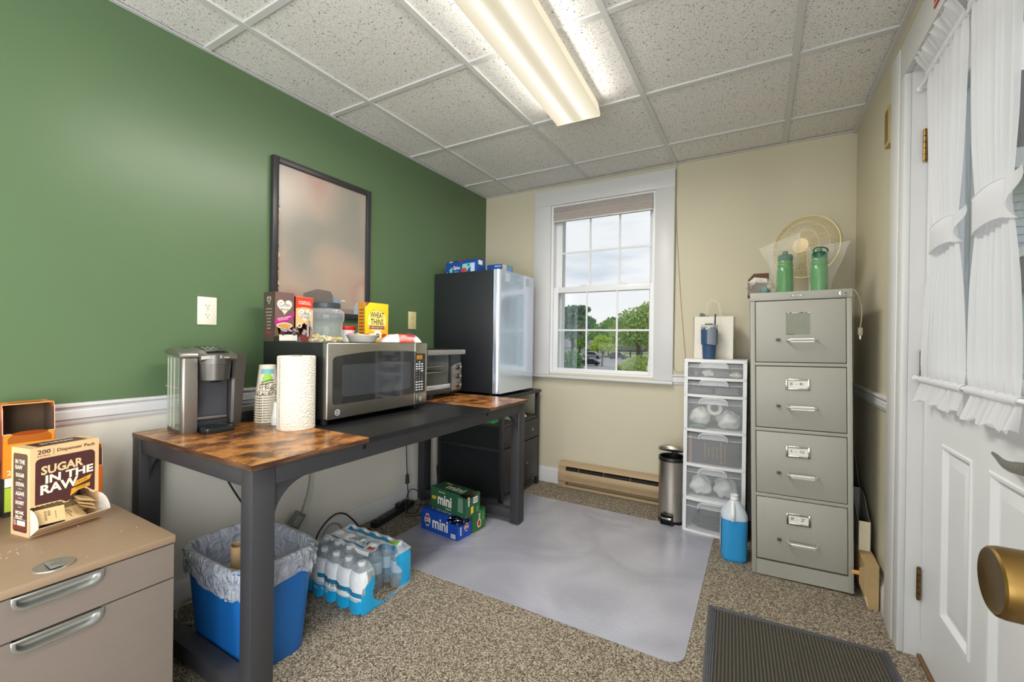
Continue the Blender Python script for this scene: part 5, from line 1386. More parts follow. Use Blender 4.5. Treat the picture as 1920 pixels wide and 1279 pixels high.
# ================================================================== plastic drawer tower with its contents
def tower():
    x0, x1, y0, y1 = -.384, -.061, 2.690, 3.028
    t = thing('drawer_tower', 'white six-drawer plastic tower with clear fronts between the pedal bin and the file cabinet', 'drawer tower', ((x0+x1)/2, (y0+y1)/2, 0))
    wp = mat('tower_white', 'dedee0', rough=.4, noise=12, amt=.01); side = film('tower_side', 'e8eaed', alpha=.82, rough=.35, bump=.05, bscale=20, spec=.4); fr = film('drawer_front', 'd0d3d7', alpha=.25, rough=.3, bump=.06, bscale=30, spec=.4)
    lip = film('drawer_lip', 'e3e6ea', alpha=.45, rough=.25, bump=.05, bscale=30)
    lv = [(.985, 1.003), (.885, .900), (.786, .801), (.585, .600), (.384, .400), (.186, .205), (.0, .016)]
    def bow(u, d=.016): return y0-d*4*u*(1-u)+.004
    for k, (a, b) in enumerate(lv):
        n = 14; d = .004 if k == 0 else .016
        pl = [(x0+(x1-x0)*i/n, bow(i/n, d)) for i in range(n+1)]+[(x1, y1), (x0, y1)]
        s = MB(); s.prism(pl, 'z', a, b, wp, .002); s.build('top' if k == 0 else 'divider', t)
    for k in range(6):
        za, zb = lv[k+1][1], lv[k][0]
        for xa in (x0, x1-.005):
            MB().box(xa, xa+.005, y0+.008, y1, za, zb, side).build('side_panel', t)
        MB().box(x0+.005, x1-.005, y1-.004, y1, za, zb, side).build('back_panel', t)
        for xa, xb in ((x0+.0002, x0+.020), (x1-.020, x1-.0002)):
            s = MB(); s.box(xa, xb, y0+.0005, y0+.0075, za, zb, side); s.build('front_post', t)
        d = MB(); n = 14; xa, xb = x0+.022, x1-.022; zt = zb-.006
        def fx(u): return xa+(xb-xa)*u
        def fy(u): return bow((fx(u)-x0)/(x1-x0), .015)+.0055
        h = zt-za-.004; lipz = zt-.30*min(h, .10)
        d.sheet(lambda u, v: Vector((fx(u), fy(u), za+.004+(lipz-za-.004)*v)), n+1, 2, fr)
        d.sheet(lambda u, v: Vector((fx(u), fy(u)-.0005+.012*v*1.0, lipz+(zt-lipz)*v)), n+1, 2, fr)
        d.box(xa, xb, y0+.03, y1-.012, za+.0005, za+.002, fr)
        do = d.build('drawer', t, recalc=False)
        r = MB(); r.tube([(fx(i/n), fy(i/n)-.0015, lipz) for i in range(n+1)], .0022, lip, n=6); r.build('drawer_lip', do)
        g = MB(); w = .145; xc = (x0+x1)/2-.004; hh = min(.034, h*.42)
        prof = [(-w/2, 0), (-w/2+.002, hh*.55), (-w/2+.014, hh*.9), (-w/2+.03, hh), (w/2-.03, hh), (w/2-.014, hh*.9), (w/2-.002, hh*.55), (w/2, 0)]
        yy = fy(.5)-.006
        g.tube([(xc+a, yy, lipz-.004+b) for a, b in prof], .0045, lip, n=8, smooth=3)
        g.sheet(lambda u, v: Vector((xc-w/2+.006+(w-.012)*u, yy+.003, lipz-.002+(hh-.004)*v)), 4, 2, lip)
        g.build('handle', do)
    for x in (x0+.02, x1-.02):
        for y in (y0+.02, y1-.02): pass
tower()

def tower_contents():
    def blob(name, lab, c, r, m, seed=1, amp=.25, grp=None, cat='bag'):
        b = MB(); rnd = random.Random(seed); ph = [rnd.uniform(0, 6) for _ in range(6)]
        def fn(u, v):
            a = 2*PI*u; p = PI*(v*.998+.001)
            k = 1+amp*(math.sin(3*a+ph[0])*math.sin(2*p+ph[1])+.5*math.sin(5*a+ph[2]+3*p)+.4*math.sin(7*p+ph[3]+2*a))
            return Vector((c[0]+r[0]*k*math.sin(p)*math.cos(a), c[1]+r[1]*k*math.sin(p)*math.sin(a), max(c[2]-r[2]*.98, c[2]+r[2]*k*math.cos(p))))
        b.sheet(fn, 28, 18, m, closed_u=True); return tag(b.build(name, sharp=80), lab, cat, grp)
    gs = mat('bag_frost', 'd9dcda', rough=.2, noise=60, amt=.08, bump=.6, bscale=45); dg = mat('pouch_grey', '62646a', rough=.5, noise=60, amt=.1); wt = mat('roll_white', 'e2e0da', rough=.4)
    # 1st drawer
    b = MB(); b.lathe([(0, 0), (.012, .002), (.0175, .012), (.0185, .021), (.0165, .031), (.010, .037), (0, .038)], mat('ball_green', '57705e', rough=.3), n=24, c=(-.322, 2.728, .9025))
    tag(b.build('green_ball'), 'dark green ball at the left of the uppermost tower drawer', 'ball')
    blob('plastic_pouch', 'crinkled clear pouch in the middle of the uppermost tower drawer', (-.255, 2.735, .922), (.035, .03, .018), gs, 2)
    b = MB(); b.box(-.222, -.150, 2.712, 2.78, .9023, .938, dg, .004); tag(b.build('grey_case'), 'dark grey case in the uppermost tower drawer', 'case')
    blob('paper_sachet', 'pale crumpled sachet at the right of the uppermost tower drawer', (-.118, 2.73, .917), (.030, .025, .013), mat('sachet', 'cfcac0', rough=.6), 5)
    # 2nd
    b = MB(); b.box(-.352, -.23, 2.712, 2.82, .8035, .838, mat('case_dark', '55575c', rough=.55), .014, 4); tag(b.build('pencil_case'), 'rounded dark grey case at the left of the second tower drawer', 'case')
    b = MB(); b.box(-.222, -.10, 2.708, 2.83, .8035, .845, mat('pouch_dark', '5d5f66', rough=.5, bump=.2), .008, 3); tag(b.build('zip_pouch'), 'dark grey pouch at the right of the second tower drawer', 'case')
    # 3rd
    blob('tissue_bag', 'white plastic bag at the left of the third tower drawer', (-.300, 2.757, .667), (.058, .052, .052), mat('bag_white2', 'dcdcd8', rough=.35, bump=.3, bscale=30), 7, .12)
    b = MB(); b.lathe([(.022, -.012), (.040, -.012), (.041, 0), (.040, .012), (.022, .012), (.021, 0), (.022, -.012)], wt, n=32, c=(-.225, 2.735, .722), axis=(.15, -1, .25))
    tag(b.build('tape_roll'), 'white tape roll on top of the bags in the third tower drawer', 'tape')
    b = MB(); b.box(-.35, -.265, 2.706, 2.73, .6022, .625, mat('lid_green', '4f6a63', rough=.4), .010, 4); tag(b.build('spectacle_case'), 'dark green rounded case under the white bag in the third tower drawer', 'case')
    blob('bubble_wrap', 'clear bubble wrap bundle at the right of the third tower drawer', (-.155, 2.765, .655), (.062, .055, .050), gs, 9, .16)
    # 4th
    b = MB(); bx = mat('book_black', '35353a', rough=.5); b.box(-.335, -.095, 2.712, 2.74, .4023, .545, bx, .002)
    gd = mat('gilt_print', 'a88a55', rough=.4, metal=.3); dn = -Z
    for k, (s, h, w) in enumerate((('NOTES FOR THE', .010, .10), ('be proud of', .022, .12), ('THE WORK', .009, .07), ('YOU ARE', .009, .06), ('DOING', .009, .045), ('EVERY DAY', .010, .09))):
        b.text(s, gd, (-.165-.021*k, 2.712, .472), dn, X, w=w, h=h*.8, th=.0008, bold=.01)
    tag(b.build('notebook'), 'black notebook with gilt lettering behind the fourth tower drawer front', 'book')
    b = MB(); b.box(-.356, -.338, 2.712, 2.80, .4023, .555, mat('book_brown', '8a6a58', rough=.6), .002); tag(b.build('notebook'), 'brown book spine at the left of the black notebook in the fourth tower drawer', 'book')
    # 5th
    blob('plastic_bag', 'bunched clear bag at the left of the fifth tower drawer', (-.295, 2.76, .262), (.056, .05, .052), gs, 12, .14)
    blob('plastic_bag', 'bunched clear bag at the right of the fifth tower drawer', (-.165, 2.765, .264), (.060, .052, .054), gs, 15, .14)
    # 6th
    b = MB(); cm = mat('cord_black', '26272b', rough=.5)
    for k in range(7):
        r = .10-.004*k; b.tube([(-.225+r*1.15*math.cos(2*PI*i/40), 2.795+r*.72*math.sin(2*PI*i/40), .030+.010*k+.003*math.sin(3*2*PI*i/40+k)) for i in range(40)], .006, cm, n=7, closed=True)
    tag(b.build('coiled_cable'), 'thick black cable coil in the bottom tower drawer', 'cable')
    b = MB(); b.box(-.29, -.085, 2.709, 2.717, .105, .165, mat('pack_dark', '3a3d3c', rough=.45), .001); b.text('home in', mat('print_limegreen', 'a7c04a', rough=.5), (-.215, 2.709, .143), X, Z, w=.085, h=.015, th=.0008, bold=.015)
    o = b.build('card_pack'); tag(o, 'dark card pack with lime lettering over the cable coil in the bottom drawer', 'card')
    w = MB(); 
tower_contents()

# ------------------------------------------------------------------ on the tower
def tower_top():
    t = thing('tumbler', 'navy blue insulated tumbler with a straw in front of the white paper bag', 'tumbler', (-.262, 2.782, 1.003))
    nv = mat('tumbler_navy', '324e70', rough=.4, noise=120, amt=.05); kw = dict(world=False)
    b = MB(); b.lathe([(0, 0), (.033, 0), (.0345, .004), (.0385, .076), (.0395, .082), (.0445, .088), (.0465, .172), (.0, .172)], nv, n=40); b.build('body', t, **kw)
    b = MB(); b.lathe([(.0465, .1725), (.047, .183), (.044, .185), (0, .185)], m_chrome, n=40); b.build('steel_rim', t, **kw)
    b = MB(); b.lathe([(.045, .1855), (.0475, .188), (.0475, .198), (.044, .201), (0, .200)], film('tumbler_lid', 'cfd2d4', alpha=.4, rough=.1, bump=.02), n=36)
    b.box(-.024, .018, -.012, .012, .201, .209, mat('lid_navy', '23303f', rough=.4), .003); b.build('lid', t, **kw)
    b = MB(); b.tube([(.027, .0, .12), (.0315, .0, .264)], .0042, mat('straw_navy', '2a3c58', rough=.35), n=10); b.build('straw', t, **kw)
    b = MB(); a0, a1 = R(-98), R(-30)
    def lab(u, v): a = a0+(a1-a0)*u; r = .0455+.0015; return Vector((r*math.cos(a), r*math.sin(a), .088+.094*v-.006*u*(1-v)))
    b.sheet(lab, 12, 4, mat('tumbler_label', '7d8793', rough=.5)); b.build('label', t, **kw)
    g = thing('paper_bag', 'white paper shopping bag with twisted handles on the drawer tower', 'bag', (-.237, 2.915, 1.003))
    pb = mat('bag_paper', 'e3ded3', rough=.75, noise=8, amt=.02, bump=.15, bscale=6); H = .255
    b = MB(); x0, x1, y0, y1 = -.354, -.140, 2.862, 2.965
    ws = [(0, 0), (.06, .0), (.105, .002), (.11, -.001), (H, .004)]
    def wall(p, q, sag=0):
        def fn(u, v):
            z = H*v; k = .006*math.sin(PI*v)*sag*math.sin(PI*u)
            e = .004*(v-.4)
            return Vector((p[0]+(q[0]-p[0])*u, p[1]+(q[1]-p[1])*u-e, 1.003+z))
        return fn
    b.sheet(wall((x0, y0), (x1, y0)), 8, 10, pb); b.sheet(wall((x1, y1), (x0, y1)), 4, 4, pb)
    for (xa, s) in ((x1, 1), (x0, -1)):
        # gusset folded inwards
        def gs(u, v):
            z = H*v; inn = s*.022*max(0, (v-.3)/.7); y = y0+(y1-y0)*u; x = xa-inn*(1-abs(2*u-1))
            return Vector((x+s*.004*v, y-.004*(v-.4) if u < 1 else y-.004*(v-.4), 1.003+z))
        b.sheet(gs, 5, 6, pb)
    b.add([(x0, y0, 1.0035), (x1, y0, 1.0035), (x1, y1, 1.0035), (x0, y1, 1.0035)], [(0, 1, 2, 3)], pb)
    b.rect(((x0+x1)/2, y0-.0006, 1.115), X, Z, x1-x0, .0012, mat('bag_crease', 'cfc9bd', rough=.8), .001)
    b.build('bag_body', g, recalc=False)
    for y in (y0-.004, y1-.004):
        h = MB(); xc = -.247; h.tube([(xc-.042, y+.003, 1.20), (xc-.042, y+.003, 1.262), (xc-.036, y, 1.318), (xc-.018, y-.002, 1.350), (xc+.006, y-.002, 1.353), (xc+.026, y, 1.325), (xc+.036, y+.003, 1.262), (xc+.036, y+.003, 1.20)], .0022, pb, n=7, smooth=5)
        h.build('handle', g)
    p = MB(); gm = mat('tissue_green', '64735c', rough=.7, noise=40, amt=.1)
    p.add([(-.335, 2.90, 1.24), (-.29, 2.905, 1.24), (-.275, 2.90, 1.262), (-.318, 2.895, 1.283), (-.327, 2.90, 1.28), (-.30, 2.93, 1.275)], [(0, 1, 2, 3, 4), (2, 5, 3)], gm)
    o = p.build('gift_tissue'); tag(o, 'grey-green paper corner poking out of the white paper bag', 'paper')
tower_top()

# ================================================================== blue jug on the floor
def jug():
    t = thing('washer_fluid_jug', 'translucent jug of bright blue fluid on the carpet in front of the drawer tower', 'jug', (-.106, 2.487, 0), R(8))
    bl = mat('fluid_blue', '2f93cf', rough=.22, noise=6, amt=.03, spec=.5, coat=.2); wt = film('jug_plastic', 'd9e2ea', alpha=.72, rough=.3, bump=.05)
    nk = mat('jug_neck', 'e6e8ea', rough=.35); kw = dict(world=False)
    def ring(rx, ry, z, e=3.2, cy=0):
        o = []
        for i in range(40):
            a = 2*PI*i/40; c, s = math.cos(a), math.sin(a); o.append((rx*abs(c)**(2/e)*(1 if c > 0 else -1), cy+ry*abs(s)**(2/e)*(1 if s > 0 else -1), z))
        return o
    def loft(rs, m, cap0, cap1):
        b = MB(); vs = [v for r in rs for v in r]; fs = []
        for k in range(len(rs)-1): fs += [(k*40+i, k*40+(i+1) % 40, (k+1)*40+(i+1) % 40, (k+1)*40+i) for i in range(40)]
        if cap0: fs.append(tuple(range(40))[::-1])
        if cap1: fs.append(tuple((len(rs)-1)*40+i for i in range(40)))
        b.add(vs, fs, m); return b
    w, d = .0605, .061
    body = loft([ring(.050, .050, .004), ring(.055, .055, 0), ring(w, d, .012), ring(w*.985, d*.985, .025), ring(w, d, .05), ring(w, d, .16), ring(w*1.01, d*1.01, .208)], bl, True, True); body.build('fluid_body', t, **kw)
    up = loft([ring(w*1.01, d*1.01, .2085), ring(w*1.0, d*1.0, .225, 3), ring(.052, .053, .246, 2.6), ring(.036, .038, .272, 2.2, -.002), ring(.022, .023, .292, 2, -.004), ring(.0165, .0165, .302, 2, -.005)], wt, False, True); up.build('shoulder', t, **kw)
    n = MB(); n.lathe([(.0165, .300), (.0195, .302), (.0195, .308), (.0165, .310), (.0165, .318), (.0185, .319), (.0185, .324), (.013, .325), (.012, .306), (0, .306)], nk, n=28, c=(0, -.005, 0)); n.build('neck', t, **kw)
    h = MB(); h.tube([(-.008, -.018, .290), (-.011, -.046, .272), (-.012, -.062, .248), (-.012, -.066, .228), (-.012, -.060, .210)], [.010]*2+[.0105]*10+[.010]*9, nk, n=12, smooth=5); h.build('handle', t, **kw)
    l = MB(); l.sheet(lambda u, v: Vector((-.0618, -.03+.075*u, .045+.155*v)), 3, 3, mat('jug_label', 'c9d3da', rough=.5)); l.build('label', t, **kw)
jug()

# ================================================================== file cabinet
m_file = mat('file_grey', 'a09f96', rough=.42, noise=120, amt=.02, bump=.03, bscale=500)
def file_cabinet():
    W, D = .389, .625
    t = thing('file_cabinet', 'tall grey four-drawer steel file cabinet by the right wall', 'file cabinet', (-.0215, 2.368, .003), R(1.4)); t.rotation_euler = (0, R(-1.0), R(1.4))
    kw = dict(world=False)
    m = m_file
    b = MB(); b.box(0, .019, 0, D, 0, 1.297, m, .001); b.box(W-.019, W, 0, D, 0, 1.297, m, .001); b.box(.019, W-.019, D-.01, D, 0, 1.297, m)
    b.box(.019, W-.019, .004, .03, 0, .070, m)
    for z in (.371, .6815, .9905): b.box(.019, W-.019, .0015, .03, z, z+.015, m, .001)
    b.box(.019, W-.019, .03, .05, .0, 1.29, mat('file_inside', '3a3b38', rough=.7)); b.build('shell', t, **kw)
    c = MB(); c.box(-.002, W+.002, -.003, D, 1.2975, 1.336, m, .003); c.build('top', t, **kw)
    n = MB(); n.rect((.187, -.003, 1.3165), X, Z, .045, .0125, mat('badge_dark', '3a3c3a', rough=.4), .0008); n.rect((.187, -.003, 1.3165), X, Z, .042, .0098, mat('badge_silver', 'b9bbb5', rough=.35, metal=.5), .0012)
    n.text('Finco', mat('badge_dark', '3a3c3a'), (.187, -.003, 1.3165), X, Z, w=.022, h=.007, th=.0018, slant=.3); n.build('badge', t, **kw)
    k = MB(); k.lathe([(0, 0), (.0125, 0), (.0125, .003), (.0085, .004), (.008, .010), (.0065, .012), (0, .012)], m_chrome, n=20, c=(.355, -.003, 1.318), axis=(0, -1, 0)); k.box(.3543, .3557, -.0158, -.0148, 1.314, 1.322, mat('badge_dark', '3a3c3a')); k.build('lock', t, **kw)
    paper = mat('card_white', 'e4e2da', rough=.6); ink = mat('card_ink', '2a2a30', rough=.6); ch = mat('holder_chrome', 'c3c2bc', rough=.18, metal=1, noise=200, amt=.15)
    hb = mat('pull_silver', 'd2d0c8', rough=.3, metal=.55)
    for z0, z1, s in ((1.0085, 1.2945, None), (.700, .987, 'E - K'), (.389, .6785, 'L - Q'), (.078, .368, 'R - Z')):
        d = MB(); d.box(.0215, W-.0215, -.0005, .028, z0, z1, m, .0025); do = d.build('drawer', t, **kw)
        zh = z0+.102; h = MB()
        h.tube([(.146, -.0005, zh), (.148, -.020, zh), (.155, -.029, zh), (.170, -.031, zh), (.236, -.031, zh), (.250, -.029, zh), (.257, -.020, zh), (.259, -.0005, zh)], .0052, hb, n=8, smooth=4)
        h.sheet(lambda u, v: Vector((.158+.09*u, -.0335+.001*v, zh-.009+.018*v)), 2, 2, hb); h.build('pull', do, **kw)
        l = MB(); l.box(.103, .120, -.010, -.0005, zh-.003, zh+.008, mat('latch_dark', '55564f', rough=.35, metal=.5), .002); l.build('thumb_latch', do, **kw)
        if s:
            zc = z0+.207; f = MB(); w, hh = .094, .052; xc = .188
            for (a, b_, e, g) in ((xc-w/2, xc-w/2+.009, zc-hh/2, zc+hh/2), (xc+w/2-.009, xc+w/2, zc-hh/2, zc+hh/2), (xc-w/2+.009, xc+w/2-.009, zc-hh/2, zc-hh/2+.008), (xc-w/2+.009, xc+w/2-.009, zc+hh/2-.008, zc+hh/2)):
                f.box(a, b_, -.0045, -.0005, e, g, ch, .0015)
            fo = f.build('label_holder', do, **kw)
            p = MB(); p.box(xc-w/2+.009, xc+w/2-.009, -.0022, -.0006, zc-hh/2+.008, zc+hh/2-.008, paper)
            p.text(s, ink, (xc-.002, -.0022, zc+.002), X, Z, w=.052, h=.0125, th=.0004, bold=.0, slant=.1); p.build('card', fo, **kw)
        else:
            p = MB(); p.rect((.190, -.0005, 1.186), X, Z, .093, .098, mat('taped_note', '868a7c', rough=.6), .0008)
            tp = mat('old_tape', 'cfccbf', rough=.4); 
            for xx, ww in ((.150, .010), (.178, .022), (.212, .012), (.232, .012)): p.rect((xx, -.0005, 1.2365), X, Z, ww, .004, tp, .0012)
            for xx, ww in ((.162, .008), (.206, .018), (.222, .006)): p.rect((xx, -.0005, 1.2368), X, Z, ww, .003, mat('tape_dark', '3a362f', rough=.6), .0014)
            p.rect((.1462, -.0005, 1.236), X, Z, .006, .004, mat('tape_brown', '6e4a36', rough=.6), .0013); p.rect((.160, -.0005, 1.1375), X, Z, .03, .0025, mat('tape_brown', '6e4a36'), .0013)
            p.build('taped_note', do, **kw)
file_cabinet()

# ------------------------------------------------------------------ on the file cabinet
FT = 1.3415
def bagged_bottles():
    gb = mat('bottle_green', '1f7d28', rough=.25, noise=5, amt=.06, coat=.2); gc = mat('cap_green', '14563a', rough=.35)
    bagm = film('poly_bag', 'e9ebe4', alpha=.08, rough=.12, bump=.9, bscale=22)
    for k, (x, y, lab, blab, tilt) in enumerate(((.099, 2.475, 'green sports bottle in the left clear bag on the file cabinet', 'clear plastic bag, its mouth leaning left, around the left green bottle', -1), (.2345, 2.470, 'green sports bottle in the right clear bag on the file cabinet, strap on its cap', 'clear plastic bag, its mouth leaning right, around the right green bottle', 1))):
        t = thing('sports_bottle', lab, 'bottle', (x, y, FT), 0, 'green bottles on the file cabinet'); kw = dict(world=False)
        b = MB(); b.lathe([(0, .001), (.031, 0), (.034, .004), (.0345, .10), (.0345, .118), (.031, .124), (.031, .128), (.034, .133), (.034, .139), (.031, .144), (.032, .152), (.029, .160), (0, .160)], gb, n=36); b.build('body', t, **kw)
        c = MB(); c.lathe([(0, .1605), (.031, .1605), (.032, .163), (.032, .182), (.028, .188), (.012, .190), (.011, .204), (.0085, .207), (0, .207)], gc, n=32); c.build('cap', t, **kw)
        if k == 1:
            s = MB(); s.tube([(-.02, -.028, .180), (-.026, -.036, .192), (-.020, -.04, .203), (0, -.036, .206), (.024, -.03, .200), (.03, -.02, .186)], .003, gc, n=7, smooth=4); s.build('strap', t, **kw)
        # bag around it: snug at the foot, wide flat mouth above
        g = MB(); rnd = random.Random(40+k); ph = [rnd.uniform(0, 6) for _ in range(5)]
        top = .262 if k == 0 else .222
        def fn(u, v):
            a = 2*PI*u; sq = .0405+.043*v**1.3; ry = .0395*(1-v)**.7+.008
            z = .0012+top*v
            if k == 0: dx = -.022*v; z += (.030*math.cos(a)*v*v)*(1)
            else: dx = .030*v; z += .010*math.cos(a)*v*v
            wr = 1+.05*math.sin(9*a+ph[0]+3*v)*v+.05*math.sin(5*a+ph[1]-7*v)
            rx = max(.0375, sq) if v < .7 else sq
            return Vector((dx+rx*wr*math.cos(a), max(.0365, ry)*wr*math.sin(a) if v < .75 else ry*wr*math.sin(a)+(.0365-ry)*0, z))
        def fn2(u, v):
            p = fn(u, v); a = 2*PI*u
            if v < .8:
                w = 1-max(0, (v-.72)/.08); rr = .0370
                if abs(p.y) < rr*abs(math.sin(a)): p.y = p.y*(1-w)+w*rr*math.sin(a)
            return p
        g.sheet(fn2, 56, 34, bagm, closed_u=True)
        o = g.build('poly_bag', sharp=80, recalc=False); o.location = (x, y, FT); tag(o, blab, 'plastic bag', 'bags around the green bottles')
    # a third one lying behind, in a crumpled bag
    t = thing('sports_bottle', 'teal capped bottle lying on its side at the left of the file cabinet top', 'bottle', (.0, 2.47, FT+.018), 0)
    c = MB(); c.lathe([(0, 0), (.014, .001), (.017, .006), (.017, .05), (0, .05)], mat('cap_teal', '2f6f66', rough=.35), n=24, c=(.012, -.035, 0), axis=(.15, 1, 0))
    for q in range(9):
        a = 2*PI*q/9; c.box(.012+.0168*math.cos(a)-.001, .012+.0168*math.cos(a)+.001, -.034, -.012, .0168*math.sin(a)-.001, .0168*math.sin(a)+.001, mat('cap_teal', '2f6f66'))
    c.build('cap', t, world=False)
    b = MB(); b.lathe([(0, .051), (.016, .051), (.016, .11), (0, .11)], gb, n=20, c=(.012, -.035, 0), axis=(.15, 1, 0)); b.build('body', t, world=False)
    g = MB(); rnd = random.Random(9); ph = [rnd.uniform(0, 6) for _ in range(6)]
    def fn(u, v):
        a = 2*PI*u; p = PI*(.002+.996*v); k = 1+.16*math.sin(4*a+ph[0]+2*p)+.12*math.sin(7*p+ph[1])*math.sin(3*a)+.06*math.sin(11*a+5*p)
        return Vector((.004+.060*k*math.sin(p)*math.cos(a), .01+.062*k*math.sin(p)*math.sin(a), max(.0012, .030+.040*k*math.cos(p))))
    g.sheet(fn, 40, 26, bagm, closed_u=True); o = g.build('poly_bag', sharp=80, recalc=False); o.location = (-.004, 2.475, FT)
    tag(o, 'crumpled clear bag around the bottle lying at the left of the file cabinet top', 'plastic bag')
bagged_bottles()

def small_open_box():
    x0, x1, y0, y1, z1 = -.062, .025, 2.565, 2.66, FT+.072
    br = mat('kraft_dark', '5e4030', rough=.8, noise=30, amt=.08); wl = mat('box_liner', 'cfc8be', rough=.7)
    b = MB(); th = .002
    b.box(x0, x1, y0, y0+th, FT, z1, br); b.box(x0, x1, y1-th, y1, FT, z1+.02, br); b.box(x0, x0+th, y0+th, y1-th, FT, z1, br); b.box(x1-th, x1, y0+th, y1-th, FT, z1, br); b.box(x0+th, x1-th, y0+th, y1-th, FT, FT+th, br)
    b.build('b') if False else None
    b.add([(x0, y1-th, z1), (x1+.01, y1-th, z1), (x1+.01, y1+.012, z1+.062), (x0+.026, y1+.012, z1+.062), (x0, y1+.004, z1+.03)], [(0, 1, 2, 3, 4)], br)
    b.add([(x0, y0, z1), (x0+.03, y0, z1+.028), (x1, y0+.004, z1+.02), (x1, y0, z1)], [(0, 1, 2, 3)], wl)
    b.add([(x0-.0005, y0, FT), (x0-.0005, y0, z1), (x0-.0005, y0+.004, z1), (x0-.0005, y0+.004, FT)], [(0, 1, 2, 3)], wl)
    tag(b.build('small_carton'), 'small dark brown open carton behind the crumpled bag on the file cabinet', 'box')
small_open_box()

def fan():
    c = Vector((.205, 2.79, 1.618)); t = thing('desk_fan', 'cream desk fan with a wire guard behind the bagged bottles', 'fan', (.225, 2.835, FT))
    cr = mat('fan_cream', 'd6c89a', rough=.4, noise=20, amt=.03); bladem = film('fan_blade', 'b7aea3', alpha=.8, rough=.25, bump=.02); hubm = mat('fan_hub', 'dcc69a', rough=.4)
    nrm = Vector((-.50, -.86, .05)).normalized(); q = Vector((0, 0, 1)).rotation_difference(nrm)
    MX = Matrix.Translation(c) @ q.to_matrix().to_4x4()
    Rr = .163
    def guard(front, name):
        g = MB(); g.T = MX; s = 1 if front else -1; wires = 72; dep = .050 if front else .055
        for k in range(wires):
            a = 2*PI*k/wires+(.02 if front else 0); sw = .35
            pts = []
            for i in range(8):
                u = i/7; r = .040+(Rr-.040)*u; aa = a+sw*(1-u)*s; pts.append((r*math.cos(aa), r*math.sin(aa), s*dep*math.cos(PI/2*u**2.2)))
            g.tube(pts, .0012, cr, n=4)
        g.tube([(Rr*math.cos(2*PI*i/64), Rr*math.sin(2*PI*i/64), 0) for i in range(64)], .004 if front else .0045, cr, n=8, closed=True)
        for r in (.085, .128):
            u = (r-.04)/(Rr-.04); g.tube([(r*math.cos(2*PI*i/48), r*math.sin(2*PI*i/48), s*dep*math.cos(PI/2*u**2.2)) for i in range(48)], .0012, cr, n=5, closed=True)
        return g.build(name, t)
    guard(True, 'front_guard'); guard(False, 'rear_guard')
    b = MB(); b.T = MX; b.lathe([(Rr+.001, -.012), (Rr+.005, -.010), (Rr+.005, .010), (Rr+.001, .012), (Rr-.001, 0), (Rr+.001, -.012)], cr, n=64); b.build('guard_ring', t)
    h = MB(); h.T = MX; h.lathe([(0, .044), (.041, .044), (.042, .049), (.040, .056), (.02, .0585), (0, .059)], hubm, n=40); h.build('badge_cap', t)
    h = MB(); h.T = MX; h.lathe([(0, .026), (.024, .026), (.028, .02), (.028, -.025), (0, -.025)], hubm, n=24); h.build('hub', t)
    for k in range(3):
        bl = MB(); bl.T = MX @ Matrix.Rotation(2*PI*k/3+R(62), 4, 'Z')
        def fn(u, v):
            r = .026+.112*u; wd = .32+.66*math.sin(PI*min(1, .18+.74*u))*.95; a = wd*(v-.5)*1.25+.25*u
            return Vector((r*math.cos(a), r*math.sin(a), .022*(v-.5)*1.5+.004))
        bl.sheet(fn, 12, 10, bladem); bl.build('blade', t, recalc=False)
    m = MB(); m.T = MX; m.lathe([(0, -.056), (.045, -.056), (.050, -.062), (.050, -.10), (.040, -.13), (.02, -.14), (0, -.14)], cr, n=28); m.build('motor', t)
    back = MX @ Vector((0, 0, -.095))
    s = MB(); s.lathe([(0, 0), (.085, 0), (.090, .006), (.086, .018), (.04, .034), (.022, .05), (.017, .12), (.017, back.z-FT-.03), (0, back.z-FT-.03)], cr, n=32, c=(back.x, back.y, FT)); s.build('stand', t)
    cw = mat('cord_cream', 'a39d8c', rough=.5)
    k = MB(); k.tube([(back.x+.05, back.y-.06, FT+.012), (.30, 2.62, FT+.006), (.345, 2.50, FT+.007), (.362, 2.45, FT+.004), (.372, 2.43, FT-.02), (.384, 2.42, 1.27), (.3845, 2.42, 1.21), (.381, 2.42, 1.175)], .0027, cw, n=8, smooth=6)
    k.build('cord', t)
    p = MB(); p.box(.372, .390, 2.412, 2.428, 1.14, 1.176, cw, .004)
    for y in (2.416, 2.4235): p.box(.378, .384, y, y+.0012, 1.124, 1.14, m_chrome)
    p.build('plug', t)
fan()

